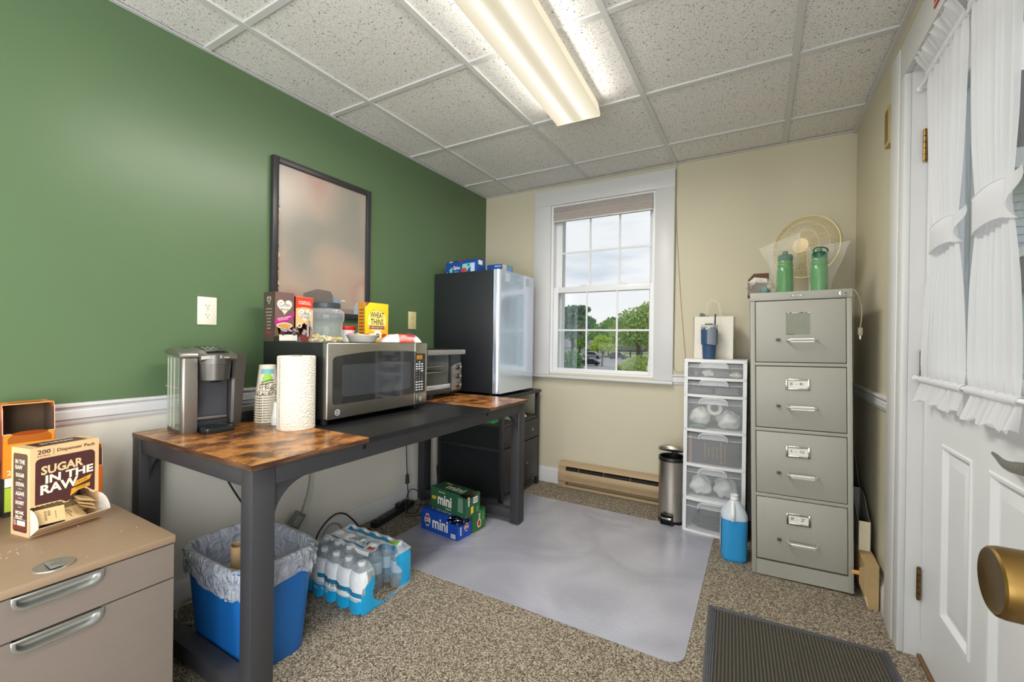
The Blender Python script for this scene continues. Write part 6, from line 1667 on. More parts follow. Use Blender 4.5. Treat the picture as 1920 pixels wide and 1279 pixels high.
# ================================================================== squeezed between the file cabinet and the wall
def side_things():
    kr = mat('kraft_box', 'a98f66', rough=.75, noise=10, amt=.05)
    x0, x1, y0, y1, z1 = .388, .4365, 2.300, 2.90, .186
    t = thing('long_carton', 'long tan cardboard carton on the floor between file cabinet and right wall', 'box', (.406, 2.6, 0))
    b = MB(); b.prism([(x0, .048), (x0+.006, .040), (x0+.013, .0), (x1, 0), (x1, z1), (x0, z1)], 'y', y0, y0+.003, kr)
    b.box(x0, x0+.0025, y0+.003, y1, .05, z1, kr); b.box(x1-.0025, x1, y0+.003, y1, 0, z1, kr); b.box(x0+.0025, x1-.0025, y0+.003, y1, z1-.003, z1, kr); b.box(x0+.0025, x1-.0025, y1-.003, y1, 0, z1-.003, kr); b.box(x0+.012, x1-.0025, y0+.003, y1-.003, 0, .003, kr)
    b.ell((.408, y0, .098), X, Z, .016, .013, mat('kraft_mark', '927a54', rough=.8), .0006); b.ell((.408, y0, .098), X, Z, .014, .011, kr, .001)
    b.build('carton', t)
    f = MB(); f.add([(x0, y0+.004, .052), (x0-.012, y0+.03, .085), (x0-.012, y0+.03, .15), (x0, y0+.004, .17)], [(0, 1, 2, 3)], kr); f.add([(x0+.001, y0, .046), (x0+.010, y0-.004, .012), (x0+.016, y0-.001, .008), (x0+.008, y0, .05)], [(0, 1, 2, 3)], mat('kraft_tear', 'c9b48e', rough=.8)); f.build('flap', t)
    d = MB(); d.cyl((.352, 2.328, .128), (.3995, 2.345, .124), .0088, mat('dowel_wood', 'd3a063', rough=.6, noise=60, amt=.1), n=18)
    tag(d.build('wooden_dowel'), 'short round wooden dowel end poking out of the long tan carton', 'dowel')
    gm = mat('holder_grey', '8f8b84', rough=.6); cm = mat('holder_cream', 'd5cbb2', rough=.6)
    def holder(name, lab, x0, x1, y0, y1, z0, zf, zb, front):
        h = MB(); th = .002
        side = [(y0, z0), (y0, zf)]
        for i in range(1, 15):
            u = i/14; side.append((y0+(y1-y0)*.75*u, zf+(zb-zf)*(.5-.5*math.cos(PI*u))))
        side += [(y1, zb), (y1, z0)]
        h.prism(side, 'x', x0, x0+th, gm); h.prism(side, 'x', x1-th, x1, gm); h.box(x0+th, x1-th, y1-th, y1, z0, zb, gm); h.box(x0+th, x1-th, y0, y0+th, z0, zf, front); h.box(x0+th, x1-th, y0+th, y1-th, z0, z0+th, gm)
        return tag(h.build(name), lab, 'file holder')
    holder('magazine_file', 'cream-fronted magazine holder standing on the long tan carton beside the file cabinet', .390, .432, 2.44, 2.68, .1865, .315, .40, cm)
    holder('magazine_file', 'taller grey magazine holder behind the cream-fronted one, beside the file cabinet', .392, .434, 2.685, 2.90, .1865, .40, .52, gm)
side_things()

def wall_chime():
    m = mat('chime_tan', 'a99563', rough=.5, noise=20, amt=.05); t = thing('door_chime', 'small tan slatted chime box high on the right wall beside the door casing', 'chime', (XR, 2.262, 1.985))
    b = MB(); b.box(XR-.026, XR, 2.226, 2.300, 1.902, 2.060, m, .006); b.build('cover', t)
    g = MB()
    for k in range(14): g.box(XR-.0272, XR-.026, 2.240, 2.288, 1.920+.009*k, 1.9238+.009*k, mat('chime_slot', '6d5c38', rough=.6))
    g.build('slats', t)
wall_chime()

def exit_sign():
    t = MB(); t.box(XR-.0235, XR-.0205, 1.44, 1.732, 2.100, 2.185, mat('sign_red', 'c23a26', rough=.4), .001)
    t.rect((XR-.0235, 1.586, 2.1425), -Y, Z, .284, .072, mat('sign_white', 'e6e2dc', rough=.5), .0004); t.rect((XR-.0235, 1.586, 2.1425), -Y, Z, .278, .066, mat('sign_red', 'c23a26'), .0008)
    tag(t.build('exit_sign'), 'red sign on the casing above the outside door, cut by the top of the photo', 'sign')
exit_sign()

def wall_cable():
    t = MB(); cb = mat('cable_beige', 'b5a98a', rough=.6)
    t.tube([(-.500, YB-.004, 2.296), (-.498, YB-.005, 1.9), (-.470, YB-.006, 1.45), (-.445, YB-.007, 1.15), (-.428, YB-.008, .96), (-.424, YB-.024, .80)], .0022, cb, n=7, smooth=6)
    tag(t.build('wall_cable'), 'thin beige cable hanging down the wall at the right of the window', 'cable')
    u = MB(); u.tube([(-.503, YB-.005, 2.26), (-.5025, YB-.005, 1.6), (-.5035, YB-.005, 1.0), (-.500, YB-.008, .93), (-.486, YB-.01, .903), (-.462, YB-.01, .897), (-.44, YB-.01, .905), (-.40, YB-.011, .91)], .0016, mat('cable_grey', '8a8474', rough=.6), n=6, smooth=6)
    tag(u.build('wall_cable'), 'thin grey wire along the right edge of the window casing, curling at its foot', 'cable')
wall_cable()
# ================================================================== mats on the floor
def chair_mat():
    m = bpy.data.materials.new('frosted_vinyl'); m.use_nodes = True; nt = m.node_tree; N = nt.nodes.new; L = nt.links.new; nt.nodes.clear()
    out = N('ShaderNodeOutputMaterial'); mx = N('ShaderNodeMixShader'); tr = N('ShaderNodeBsdfTransparent'); b = N('ShaderNodeBsdfPrincipled')
    tr.inputs[0].default_value = (.84, .85, .90, 1)
    tc = N('ShaderNodeTexCoord')
    n1 = N('ShaderNodeTexNoise'); n1.inputs['Distortion'].default_value = 1.5; n1.inputs['Scale'].default_value = 2.2; n1.inputs['Detail'].default_value = 1.5; L(tc.outputs['Object'], n1.inputs[0])
    n2 = N('ShaderNodeTexVoronoi'); n2.inputs['Scale'].default_value = 90; L(tc.outputs['Object'], n2.inputs[0])
    n3 = N('ShaderNodeTexNoise'); n3.inputs['Scale'].default_value = 500; L(tc.outputs['Object'], n3.inputs[0])
    b1 = N('ShaderNodeBump'); b1.inputs['Strength'].default_value = .45; b1.inputs['Distance'].default_value = .03; L(n1.outputs['Fac'], b1.inputs['Height'])
    b2 = N('ShaderNodeBump'); b2.inputs['Strength'].default_value = .5; b2.inputs['Distance'].default_value = .0015; L(n2.outputs['Distance'], b2.inputs['Height']); L(b1.outputs[0], b2.inputs['Normal'])
    b3 = N('ShaderNodeBump'); b3.inputs['Strength'].default_value = .12; b3.inputs['Distance'].default_value = .001; L(n3.outputs['Fac'], b3.inputs['Height']); L(b2.outputs[0], b3.inputs['Normal'])
    L(b3.outputs[0], b.inputs['Normal'])
    cr = N('ShaderNodeValToRGB'); L(n1.outputs['Fac'], cr.inputs[0]); e = cr.color_ramp.elements
    e[0].position = .35; e[0].color = (*hexl('bcbcc8'), 1); e[1].position = .65; e[1].color = (*hexl('d2d2de'), 1)
    L(cr.outputs[0], b.inputs['Base Color']); b.inputs['Roughness'].default_value = .22; b.inputs['IOR'].default_value = 2.1; b.inputs['Coat Weight'].default_value = .6; b.inputs['Coat Roughness'].default_value = .2
    mx.inputs[0].default_value = .56; L(tr.outputs[0], mx.inputs[1]); L(b.outputs[0], mx.inputs[2]); L(mx.outputs[0], out.inputs[0])
    x0, x1, y0, y1, r = -1.735, -.215, 1.555, 2.728, .06
    pl = []
    for cx, cy, a in ((x1-r, y1-r, 0), (x0+r, y1-r, 90), (x0+r, y0+r, 180), (x1-r, y0+r, 270)):
        pl += [(cx+r*math.cos(R(a+90*i/8)), cy+r*math.sin(R(a+90*i/8))) for i in range(9)]
    k = MB(); k.prism(pl, 'z', .0006, .0022, m)
    o = tag(k.build('chair_mat'), 'clear frosted vinyl chair mat on the carpet in the middle of the floor', 'mat')
    ed = MB(); n = len(pl); ed.tube([(p[0], p[1], .0018) for p in pl], .0016, film('mat_edge', 'b9bac2', alpha=.45, rough=.2, bump=0), n=6, closed=True); ed.build('edge', o)
chair_mat()

def door_mat():
    rb = mat('rubber_black', '343434', rough=.5, noise=80, amt=.15); fr = mat('rubber_frame', '505155', rough=.42, noise=40, amt=.1); gr = mat('rubber_gritty', '655e50', rough=.75, noise=300, amt=.3)
    t = thing('door_mat', 'black ribbed rubber mat on the carpet in front of the outside door', 'mat', (-.175, 1.978, 0), R(3.0)); kw = dict(world=False)
    W, Lg, fw = .585, .92, .032
    def bar(p, q, inx, iny):
        pass
    f = MB()
    for (x0, x1, y0, y1) in ((0, fw, -Lg, 0), (W-fw, W, -Lg, 0), (fw, W-fw, -fw, 0), (fw, W-fw, -Lg, -Lg+fw)):
        f.box(x0, x1, y0, y1, .0008, .004, fr, .001)
    for k in range(4):
        o = .006+.0065*k; h = .0045+.0012*k
        f.box(o, o+.0045, -Lg+o, -o, .004, h+.001, fr, .0008); f.box(W-o-.0045, W-o, -Lg+o, -o, .004, h+.001, fr, .0008); f.box(o+.005, W-o-.005, -o-.0045, -o, .004, h+.001, fr, .0008)
    f.build('border', t, **kw)
    b = MB(); b.box(fw, W-fw, -Lg+fw, -fw, .0008, .003, rb); b.build('base', t, **kw)
    r = MB(); n = 46; vs = []; fs = []
    pitch = (W-2*fw)/n; ny = 130; dy = (Lg-2*fw)/ny
    for i in range(n):
        xc = fw+pitch*(i+.5)
        for j in range(ny):
            yc = -fw-dy*(j+.5); o = len(vs); a, c = pitch*.30, dy*.36
            vs += [(xc-a, yc-c, .003), (xc+a, yc-c, .003), (xc+a, yc+c, .003), (xc-a, yc+c, .003), (xc-a*.5, yc-c*.5, .0095), (xc+a*.5, yc-c*.5, .0095), (xc+a*.5, yc+c*.5, .0095), (xc-a*.5, yc+c*.5, .0095)]
            fs += [(o, o+1, o+5, o+4), (o+1, o+2, o+6, o+5), (o+2, o+3, o+7, o+6), (o+3, o, o+4, o+7), (o+4, o+5, o+6, o+7)]
    r.add(vs, fs, gr); o = r.build('ribbed_pile', t, recalc=False, **kw); o['kind'] = 'stuff'
door_mat()

# ================================================================== water pack
def water_pack():
    px, py = .0775, .069; x0, y0 = -1.7345, 1.176
    bm_ = film('bottle_clear', 'c9d6dd', alpha=.16, rough=.06, bump=.1, bscale=40); cap = mat('cap_white', 'e3e6e8', rough=.35); lab = film('bottle_label', 'c4dbe8', alpha=.55, rough=.2, bump=0)
    prof = [(0, .004), (.022, .001), (.031, .002), (.0335, .010), (.0325, .03), (.0338, .05), (.0328, .075), (.0338, .10), (.0330, .125), (.027, .148), (.017, .168), (.0125, .176), (.0125, .183)]
    t = thing('water_bottle', 'w', 'bottle', (0, 0, 0), 0, 'water bottles in the wrapped pack'); kw = dict(world=False)
    b = MB(); b.lathe(prof, bm_, n=20); b.build('body', t, recalc=False, **kw)
    c = MB(); c.lathe([(.0142, .180), (.0148, .1815), (.0148, .194), (.0138, .196), (0, .196)], cap, n=18); c.build('cap', t, **kw)
    l = MB(); l.lathe([(.0342, .070), (.0344, .072), (.0344, .118), (.0342, .120)], lab, n=20); l.build('label', t, recalc=False, **kw)
    first = True
    missing = {(4, 1), (4, 2), (3, 1)}
    rows = ['front row', 'second row', 'third row', 'back row']; cols = ['far left', 'second from left', 'middle', 'second from right', 'right end']
    for i in range(5):
        for j in range(4):
            if (i, j) in missing: continue
            lb = 'clear water bottle of the wrapped pack, %s, %s counted along the pack' % (rows[j], cols[i])
            loc = (x0+px*(i+.5), y0+py*(j+.5), .001)
            if first: t.location = loc; t['label'] = lb; first = False
            else: copy_thing(t, loc, label=lb)
    # shrink film over them
    cl = film('shrink_clear', 'e3ebf0', alpha=.24, rough=.10, bump=.9, bscale=26); wh = film('shrink_white', 'e6eaee', alpha=.93, rough=.18, bump=.5, bscale=24); bl = film('shrink_blue', '149bd2', alpha=.95, rough=.16, bump=.4, bscale=20); st = film('shrink_stripe', '1b7fae', alpha=.92, rough=.18, bump=.3); gy = film('shrink_grey', 'b3c5d2', alpha=.9, rough=.18, bump=.4)
    X1, Y1 = x0+5*px, y0+4*py; R_ = .0335
    def off(s, L_):   # scalloped side: how far the film stands out along a side of bottles
        k = (s/L_) % 1; return .0008+.0085*(1-abs(math.sin(PI*k))**.75)
    def front(u, v):
        s = u*5*px; o = off(s, px); z = .002+.160*v
        drop = .017*(1-abs(math.sin(PI*s/px))**.6)*max(0, 1-v/.35)
        taper = .012*max(0, (v-.72)/.28)**2
        return Vector((x0+s, y0-.0045+o+taper, max(.002, z+drop)))
    w = MB()
    nu, nv = 60, 26
    vs = [front(i/nu, j/nv) for j in range(nv+1) for i in range(nu+1)]
    by = {}
    for j in range(nv):
        for i in range(nu):
            u = (i+.5)/nu; v = (j+.5)/nv; wv = .035*math.sin(6*u+.5)
            if v < .33+wv: m = bl
            elif v < .40+wv*1.3: m = gy
            elif .60-.20*u < v < .70-.20*u+.03 and u > .32: m = st
            else: m = wh
            a = j*(nu+1)+i; by.setdefault(m.name, (m, []))[1].append((a, a+1, a+nu+2, a+nu+1))
    for m, fs in by.values(): w.add(vs, fs, m)
    def wrap_text(s, m, u0, u1, v0, v1, fn, k=.0012, flip=False, bold=0):
        tv, tf = text_geo(s, bold, 2); xa = min(p[0] for p in tv); xb = max(p[0] for p in tv); ya = min(p[1] for p in tv); yb = max(p[1] for p in tv); out = []
        for p in tv:
            a = (p[0]-xa)/(xb-xa); b_ = (p[1]-ya)/(yb-ya)
            if flip: a, b_ = 1-a, 1-b_
            q = fn(u0+(u1-u0)*a, v0+(v1-v0)*b_); out.append(q)
        return out, tf
    ink = mat('print_slate', '4f6472', rough=.5)
    q, tf = wrap_text('Water', ink, .42, .72, .44, .64, front); w.add([p-Vector((0, .0022, 0)) for p in q], tf, ink)
    rdp = mat('print_redfood', 'c0402c')
    w.add([front(a, b_)-Vector((0, .002, 0)) for a, b_ in ((.12, .70), (.235, .74), (.25, .80), (.20, .80), (.21, .87), (.115, .88))], [(0, 1, 2, 3, 4, 5)], rdp); w.add([front(a, b_)-Vector((0, .003, 0)) for a, b_ in ((.13, .70), (.20, .72), (.17, .80))], [(0, 1, 2)], mat('print_blackish', '231f20', rough=.5))
    q, tf = wrap_text('16.9 FL OZ', wh, .1, .5, .22, .29, front); w.add([p-Vector((0, .0022, 0)) for p in q], tf, mat('print_white', 'efe9dc'))
    w.build('front_film', None) if False else None
    root = thing('shrink_wrap', 'torn blue and white printed shrink film around the pack of water bottles', 'plastic wrap', ((x0+X1)/2, (y0+Y1)/2, 0))
    w.build('front_film', root, recalc=False)
    # back side
    s = MB(); s.sheet(lambda u, v: Vector((x0+u*5*px, Y1+.0045-off(u*5*px, px)-.012*max(0, (v-.72)/.28)**2, .003+.158*v)), 50, 10, bl); s.build('back_film', root, recalc=False)
    s = MB(); s.sheet(lambda u, v: Vector((x0-.0045+off(u*4*py, py)+.012*max(0, (v-.72)/.28)**2, y0+u*4*py, .003+.158*v)), 40, 10, bl); s.build('end_film', root, recalc=False)
    # torn end: blue sheet with a big hole
    e = MB(); nu, nv = 48, 30
    def endf(u, v):
        sy = u*4*py; z = .004+.165*v
        return Vector((X1+.0045-off(sy, py)*.5-.010*max(0, (v-.75)/.25)**2, y0+sy, z))
    vs = [endf(i/nu, j/nv) for j in range(nv+1) for i in range(nu+1)]; by = {}
    for j in range(nv):
        for i in range(nu):
            u = (i+.5)/nu; v = (j+.5)/nv
            if ((u-.50)/.30)**2+((v-.42)/.40)**2 < 1+.12*math.sin(9*u+5*v): continue
            if .26 < u < .66 and v > .62: continue
            m = bl if v < .93 and not (u < .06 and v > .45) else cl
            if u > .62 and v < .10: m = cl
            if u < .30 and v > .60+.9*u: m = wh if u < .1 else cl
            a = j*(nu+1)+i; by.setdefault(m.name, (m, []))[1].append((a, a+1, a+nu+2, a+nu+1))
    for m, fs in by.values(): e.add(vs, fs, m)
    e.build('torn_end_film', root, recalc=False)
    # top film sagging over the caps
    tp = MB(); nu, nv = 84, 60
    def top(u, v):
        x = x0-.002+u*(5*px+.004); y = y0-.002+v*(4*py+.004)
        best = 0
        i = min(4, max(0, int((x-x0)/px))); j = min(3, max(0, int((y-y0)/py)))
        z = .176
        for a in (i-1, i, i+1):
            for c_ in (j-1, j, j+1):
                if 0 <= a < 5 and 0 <= c_ < 4 and (a, c_) not in missing:
                    d = math.hypot(x-(x0+px*(a+.5)), y-(y0+py*(c_+.5))); z = max(z, .199-.020*max(0, (d-.014)/.034)**1.1)
        if .38 < v < .92: z = max(z, .1935-.004*abs(math.sin(9*u+4*v)))
        edge = min(u, 1-u)*5*px; ed2 = min(v, 1-v)*4*py
        z = min(z, .160+1.25*min(edge, ed2)+.004)
        return Vector((x, y, z))
    vs = [top(i/nu, j/nv) for j in range(nv+1) for i in range(nu+1)]; by = {}
    for j in range(nv):
        for i in range(nu):
            u = (i+.5)/nu; v = (j+.5)/nv
            if u > .80+.03*math.sin(17*v) and .22 < v < .74: continue
            wv = .03*math.sin(7*u)
            if v < .36: m = cl
            elif v > .93: m = cl
            elif .44 < v < .49 and .05 < u < .66: m = st
            elif .76 < v < .83 and .12 < u < .93: m = st if u < .78 else film('shrink_lime', '86b83a', alpha=.9, rough=.18, bump=.3)
            elif abs(v-.66-wv) < .03: m = gy
            elif u > .88: m = cl
            else: m = wh
            a = j*(nu+1)+i; by.setdefault(m.name, (m, []))[1].append((a, a+1, a+nu+2, a+nu+1))
    for m, fs in by.values(): tp.add(vs, fs, m)
    q, tf = wrap_text('Water', ink, .34, .66, .505, .60, top, flip=True); tp.add([p+Vector((0, 0, .004)) for p in q], tf, ink)
    tp.add([top(a, b_)+Vector((0, 0, .004)) for a, b_ in ((.72, .43), (.80, .46), (.79, .52), (.74, .50), (.70, .52))], [(0, 1, 2, 3, 4)], rdp)
    tp.build('top_film', root, recalc=False)
water_pack()

# ================================================================== soda cartons
def soda_cartons():
    kb = mat('carton_inside', '5a4636'); wh = mat('print_white', 'efe9dc'); ed = mat('torn_edge', 'cdbfa6')
    L_, W, H = .286, .114, .117; th = .0014; kw = dict(world=False)
    def carton(name, lab, loc, rz, base, notch_front, notch_right, notch_top, deco):
        t = thing(name, lab, 'carton', loc, rz, 'small soda can cartons under the desk'); b = MB(); m = mat('soda_'+base, base, rough=.38, noise=15, amt=.04)
        # front: -y face with an optional torn corner at its right top
        b.prism([(0, 0), (L_, 0)]+notch_front+[(0, H)], 'y', 0, th, m)
        b.prism([(0, 0), (L_, 0), (L_, H), (0, H)], 'y', W-th, W, m)
        b.box(0, th, th, W-th, 0, H, m)
        b.prism([(th, 0), (W-th, 0)]+notch_right, 'x', L_-th, L_, m)
        b.box(th, L_-th, th, W-th, 0, th, m)
        b.prism([(0, th), (0, W-th)]+notch_top, 'z', H-th, H, m)
        # brown board inside
        b.box(th, L_-th, W-2*th, W-th-.0001, th, H-th, kb); b.box(L_-2*th, L_-th-.0001, 2*th, W-2*th, th, min(p[1] for p in notch_right)-.001, kb)
        deco(b, m); b.build('board', t, **kw); return t
    def globe(b, c, r, u, w=.030, h=.034):
        b.ell(c, r, u, w*1.12, h*1.1, wh, .0008); b.ell(c, r, u, w, h, mat('print_navy', '16264f', rough=.4), .0012)
        r_, u_ = Vector(r).normalized(), Vector(u).normalized()
        b.plate([(w/2*math.cos(R(a)), h/2*math.sin(R(a))) for a in range(15, 166, 10)], c, r, u, mat('print_poppyred', 'c8282c', rough=.4), .0016)
        b.plate([(-w/2, -.2*h), (w/2, -.2*h), (w/2, .2*h), (-w/2, .2*h)], c, r, u, wh, .002); b.text('PEPSI', mat('print_navy', '16264f'), c, r, u, w=w*.82, h=h*.24, th=.0026, bold=.03)
        b.plate([(-w*.3, h*.62), (w*.3, h*.62), (w*.22, h*.55), (-w*.22, h*.55)], c, r, u, wh, .001); b.plate([(-w*.3, -h*.62), (w*.3, -h*.62), (w*.22, -h*.55), (-w*.22, -h*.55)], c, r, u, wh, .001)
    def barcode(b, c, r, u, w, h):
        b.rect(c, r, u, w, h, wh, .0008)
        for k in range(9): b.rect(c+Vector(r)*(-w*.38+w*.095*k), r, u, w*(.03+.025*(k % 3 == 0)), h*.7, mat('print_blackish', '231f20', rough=.5), .0012)
    def dblue(b, m):
        globe(b, Vector((.052, 0, .060)), X, Z, .042, .056)
        b.text('mini', wh, (.152, 0, .056), X, Z, w=.120, h=.062, th=.001, bold=.02); barcode(b, Vector((.252, 0, .018)), X, Z, .034, .022)
        b.text('mini', wh, (.150, .050, H), X, Y, w=.115, h=.050, th=.001, bold=.02); globe(b, Vector((.062, .058, H)), X, Y, .040, .044); b.rect((.02, .085, H), X, Y, .026, .008, wh, .001)
        b.text('mini', wh, (L_, .022, .045), Z, -Y, w=.045, h=.014, th=.001, bold=.03); globe(b, Vector((L_, .070, .055)), Y, Z, .032, .036)
    nf = [(L_, .080), (.255, .082), (.215, .080), (.205, .092), (.212, H)]
    nr = [(W-th, .082), (.075, .072), (.03, .074), (th, .080)]
    nt = [(.225, W-th), (.235, .08), (.222, .05), (.228, .03), (.212, th)]
    carton('soda_carton', 'blue mini soda can carton with a torn corner on the floor, nearest of the three', (-1.6945, 1.910, .0026), R(-5.4), '1447a8', nf, nr, nt, dblue)
    dgm = 'print_yellow'
    def dgreen(b, m):
        b.text('mini', wh, (.118, 0, .058), X, Z, w=.115, h=.058, th=.001, bold=.03); ye = mat('print_yellow', 'e0c21a', rough=.45)
        b.rect((.028, 0, .058), X+Z*.05, Z, .034, .018, ye, .001); b.text('ZERO', mat('print_darkgreen', '1d3f2a', rough=.5), (.028, 0, .058), X+Z*.05, Z, w=.026, h=.008, th=.0014)
        b.plate([(a+.028, q+.06) for a, q in rrect(.034, .09, .006)], Vector((0, 0, 0)), X, Z, mat('print_deepgreen', '245a38', rough=.4), .0005)
        for k in range(10): b.rect((.246, 0, .098-.0078*k), X, Z, .038, .0032, mat('print_palegreen', 'a9c4ae', rough=.5), .001)
        b.rect((.150, 0, .016), X, Z, .045, .004, wh, .001); b.rect((.095, 0, .100), X, Z, .055, .003, wh, .001)
        b.text('mini', wh, (.155, .055, H), X, Y, w=.135, h=.055, th=.001, bold=.03, slant=-.1); b.rect((.062, .09, H), X, Y, .045, .014, ye, .001)
        b.text('mini', wh, (L_, .022, .085), Z, -Y, w=.05, h=.016, th=.001, bold=.03); barcode(b, Vector((L_, .076, .085)), Y, Z, .036, .034); b.rect((L_, .050, .034), Y+Z*.2, Z, .020, .038, ye, .001); b.plate([(a+.093, q+.030) for a, q in rrect(.016, .034, .003)], Vector((L_, 0, 0)), Y, Z, mat('print_lightgreen', '4f8f4a', rough=.45), .001)
    g_nf = [(L_, H-.010), (.262, H-.006), (.236, H-.001), (.228, H)]
    g_nr = [(W-th, H), (.098, H+.010), (.075, H-.012), (.045, H-.016), (.02, H-.012), (th, H-.010)]
    g_nt = [(L_-.004, W-th), (.262, .105), (.252, .085), (.256, .062), (.245, .04), (.236, .02), (.228, th)]
    carton('soda_carton', 'dark green mini soda can carton stacked on top of the other two', (-1.662, 1.955, .1215), R(-9), '2c5a3e', g_nf, g_nr, g_nt, dgreen)
    def dgreen2(b, m):
        b.text('mini', wh, (L_, .028+.03, .088), Z, -Y, w=.045, h=.018, th=.001, bold=.03); b.ell((L_, .058, .040), Y, Z, .040, .052, mat('print_lime2', '9fb82e', rough=.45), .0008); b.ell((L_, .058, .040), Y, Z, .032, .046, wh, .0012); b.ell((L_, .058, .040), Y, Z, .024, .036, mat('print_poppyred', 'c8282c'), .0016)
        b.rect((L_, .093, .075), Y, Z, .02, .05, mat('print_lightgreen', '4f8f4a'), .0006); b.text('mini', wh, (.15, .055, H), X, Y, w=.12, h=.05, th=.001, bold=.03)
    full = [(L_, H), (.2, H)]
    carton('soda_carton', 'green mini soda can carton on the floor behind the blue one', (-1.682, 2.030, .0026), R(-5.4), '2f6b35', [(L_, H), (.2, H)], [(W-th, H), (th, H)], [(L_, W-th), (L_, th)], dgreen2)
    # cans inside the torn blue carton
    cb = mat('can_navy', '1c2d5e', rough=.3, metal=.6); al = mat('can_lid', 'aeb2b6', rough=.22, metal=1)
    Mx = Matrix.Translation((-1.6945, 1.910, .0026)) @ Matrix.Rotation(R(-5.4), 4, 'Z')
    for k, (x, y, z, lab) in enumerate(((.256, .030, .0016, 'front mini can in the torn mouth of the blue soda carton'), (.256, .084, .0016, 'rear mini can in the torn mouth of the blue soda carton'), (.200, .030, .0016, 'mini can further in at the front of the blue soda carton'), (.200, .084, .0016, 'mini can further in at the back of the blue soda carton'))):
        p = Mx @ Vector((x, y, z)); t = thing('soda_can', lab, 'can', p, .4*k, 'mini cans in the torn blue carton')
        b = MB(); b.lathe([(0, .003), (.019, .0), (.0255, .008), (.0265, .012), (.0265, .074), (.023, .083), (.0225, .086)], cb, n=24); b.build('can_body', t, world=False)
        l = MB(); l.lathe([(.0225, .086), (.0232, .0875), (.0215, .0878), (.0205, .0845), (0, .0845)], al, n=24); l.box(-.004, .004, -.012, .002, .0846, .0858, al, .001); l.build('can_lid', t, world=False)
soda_cartons()

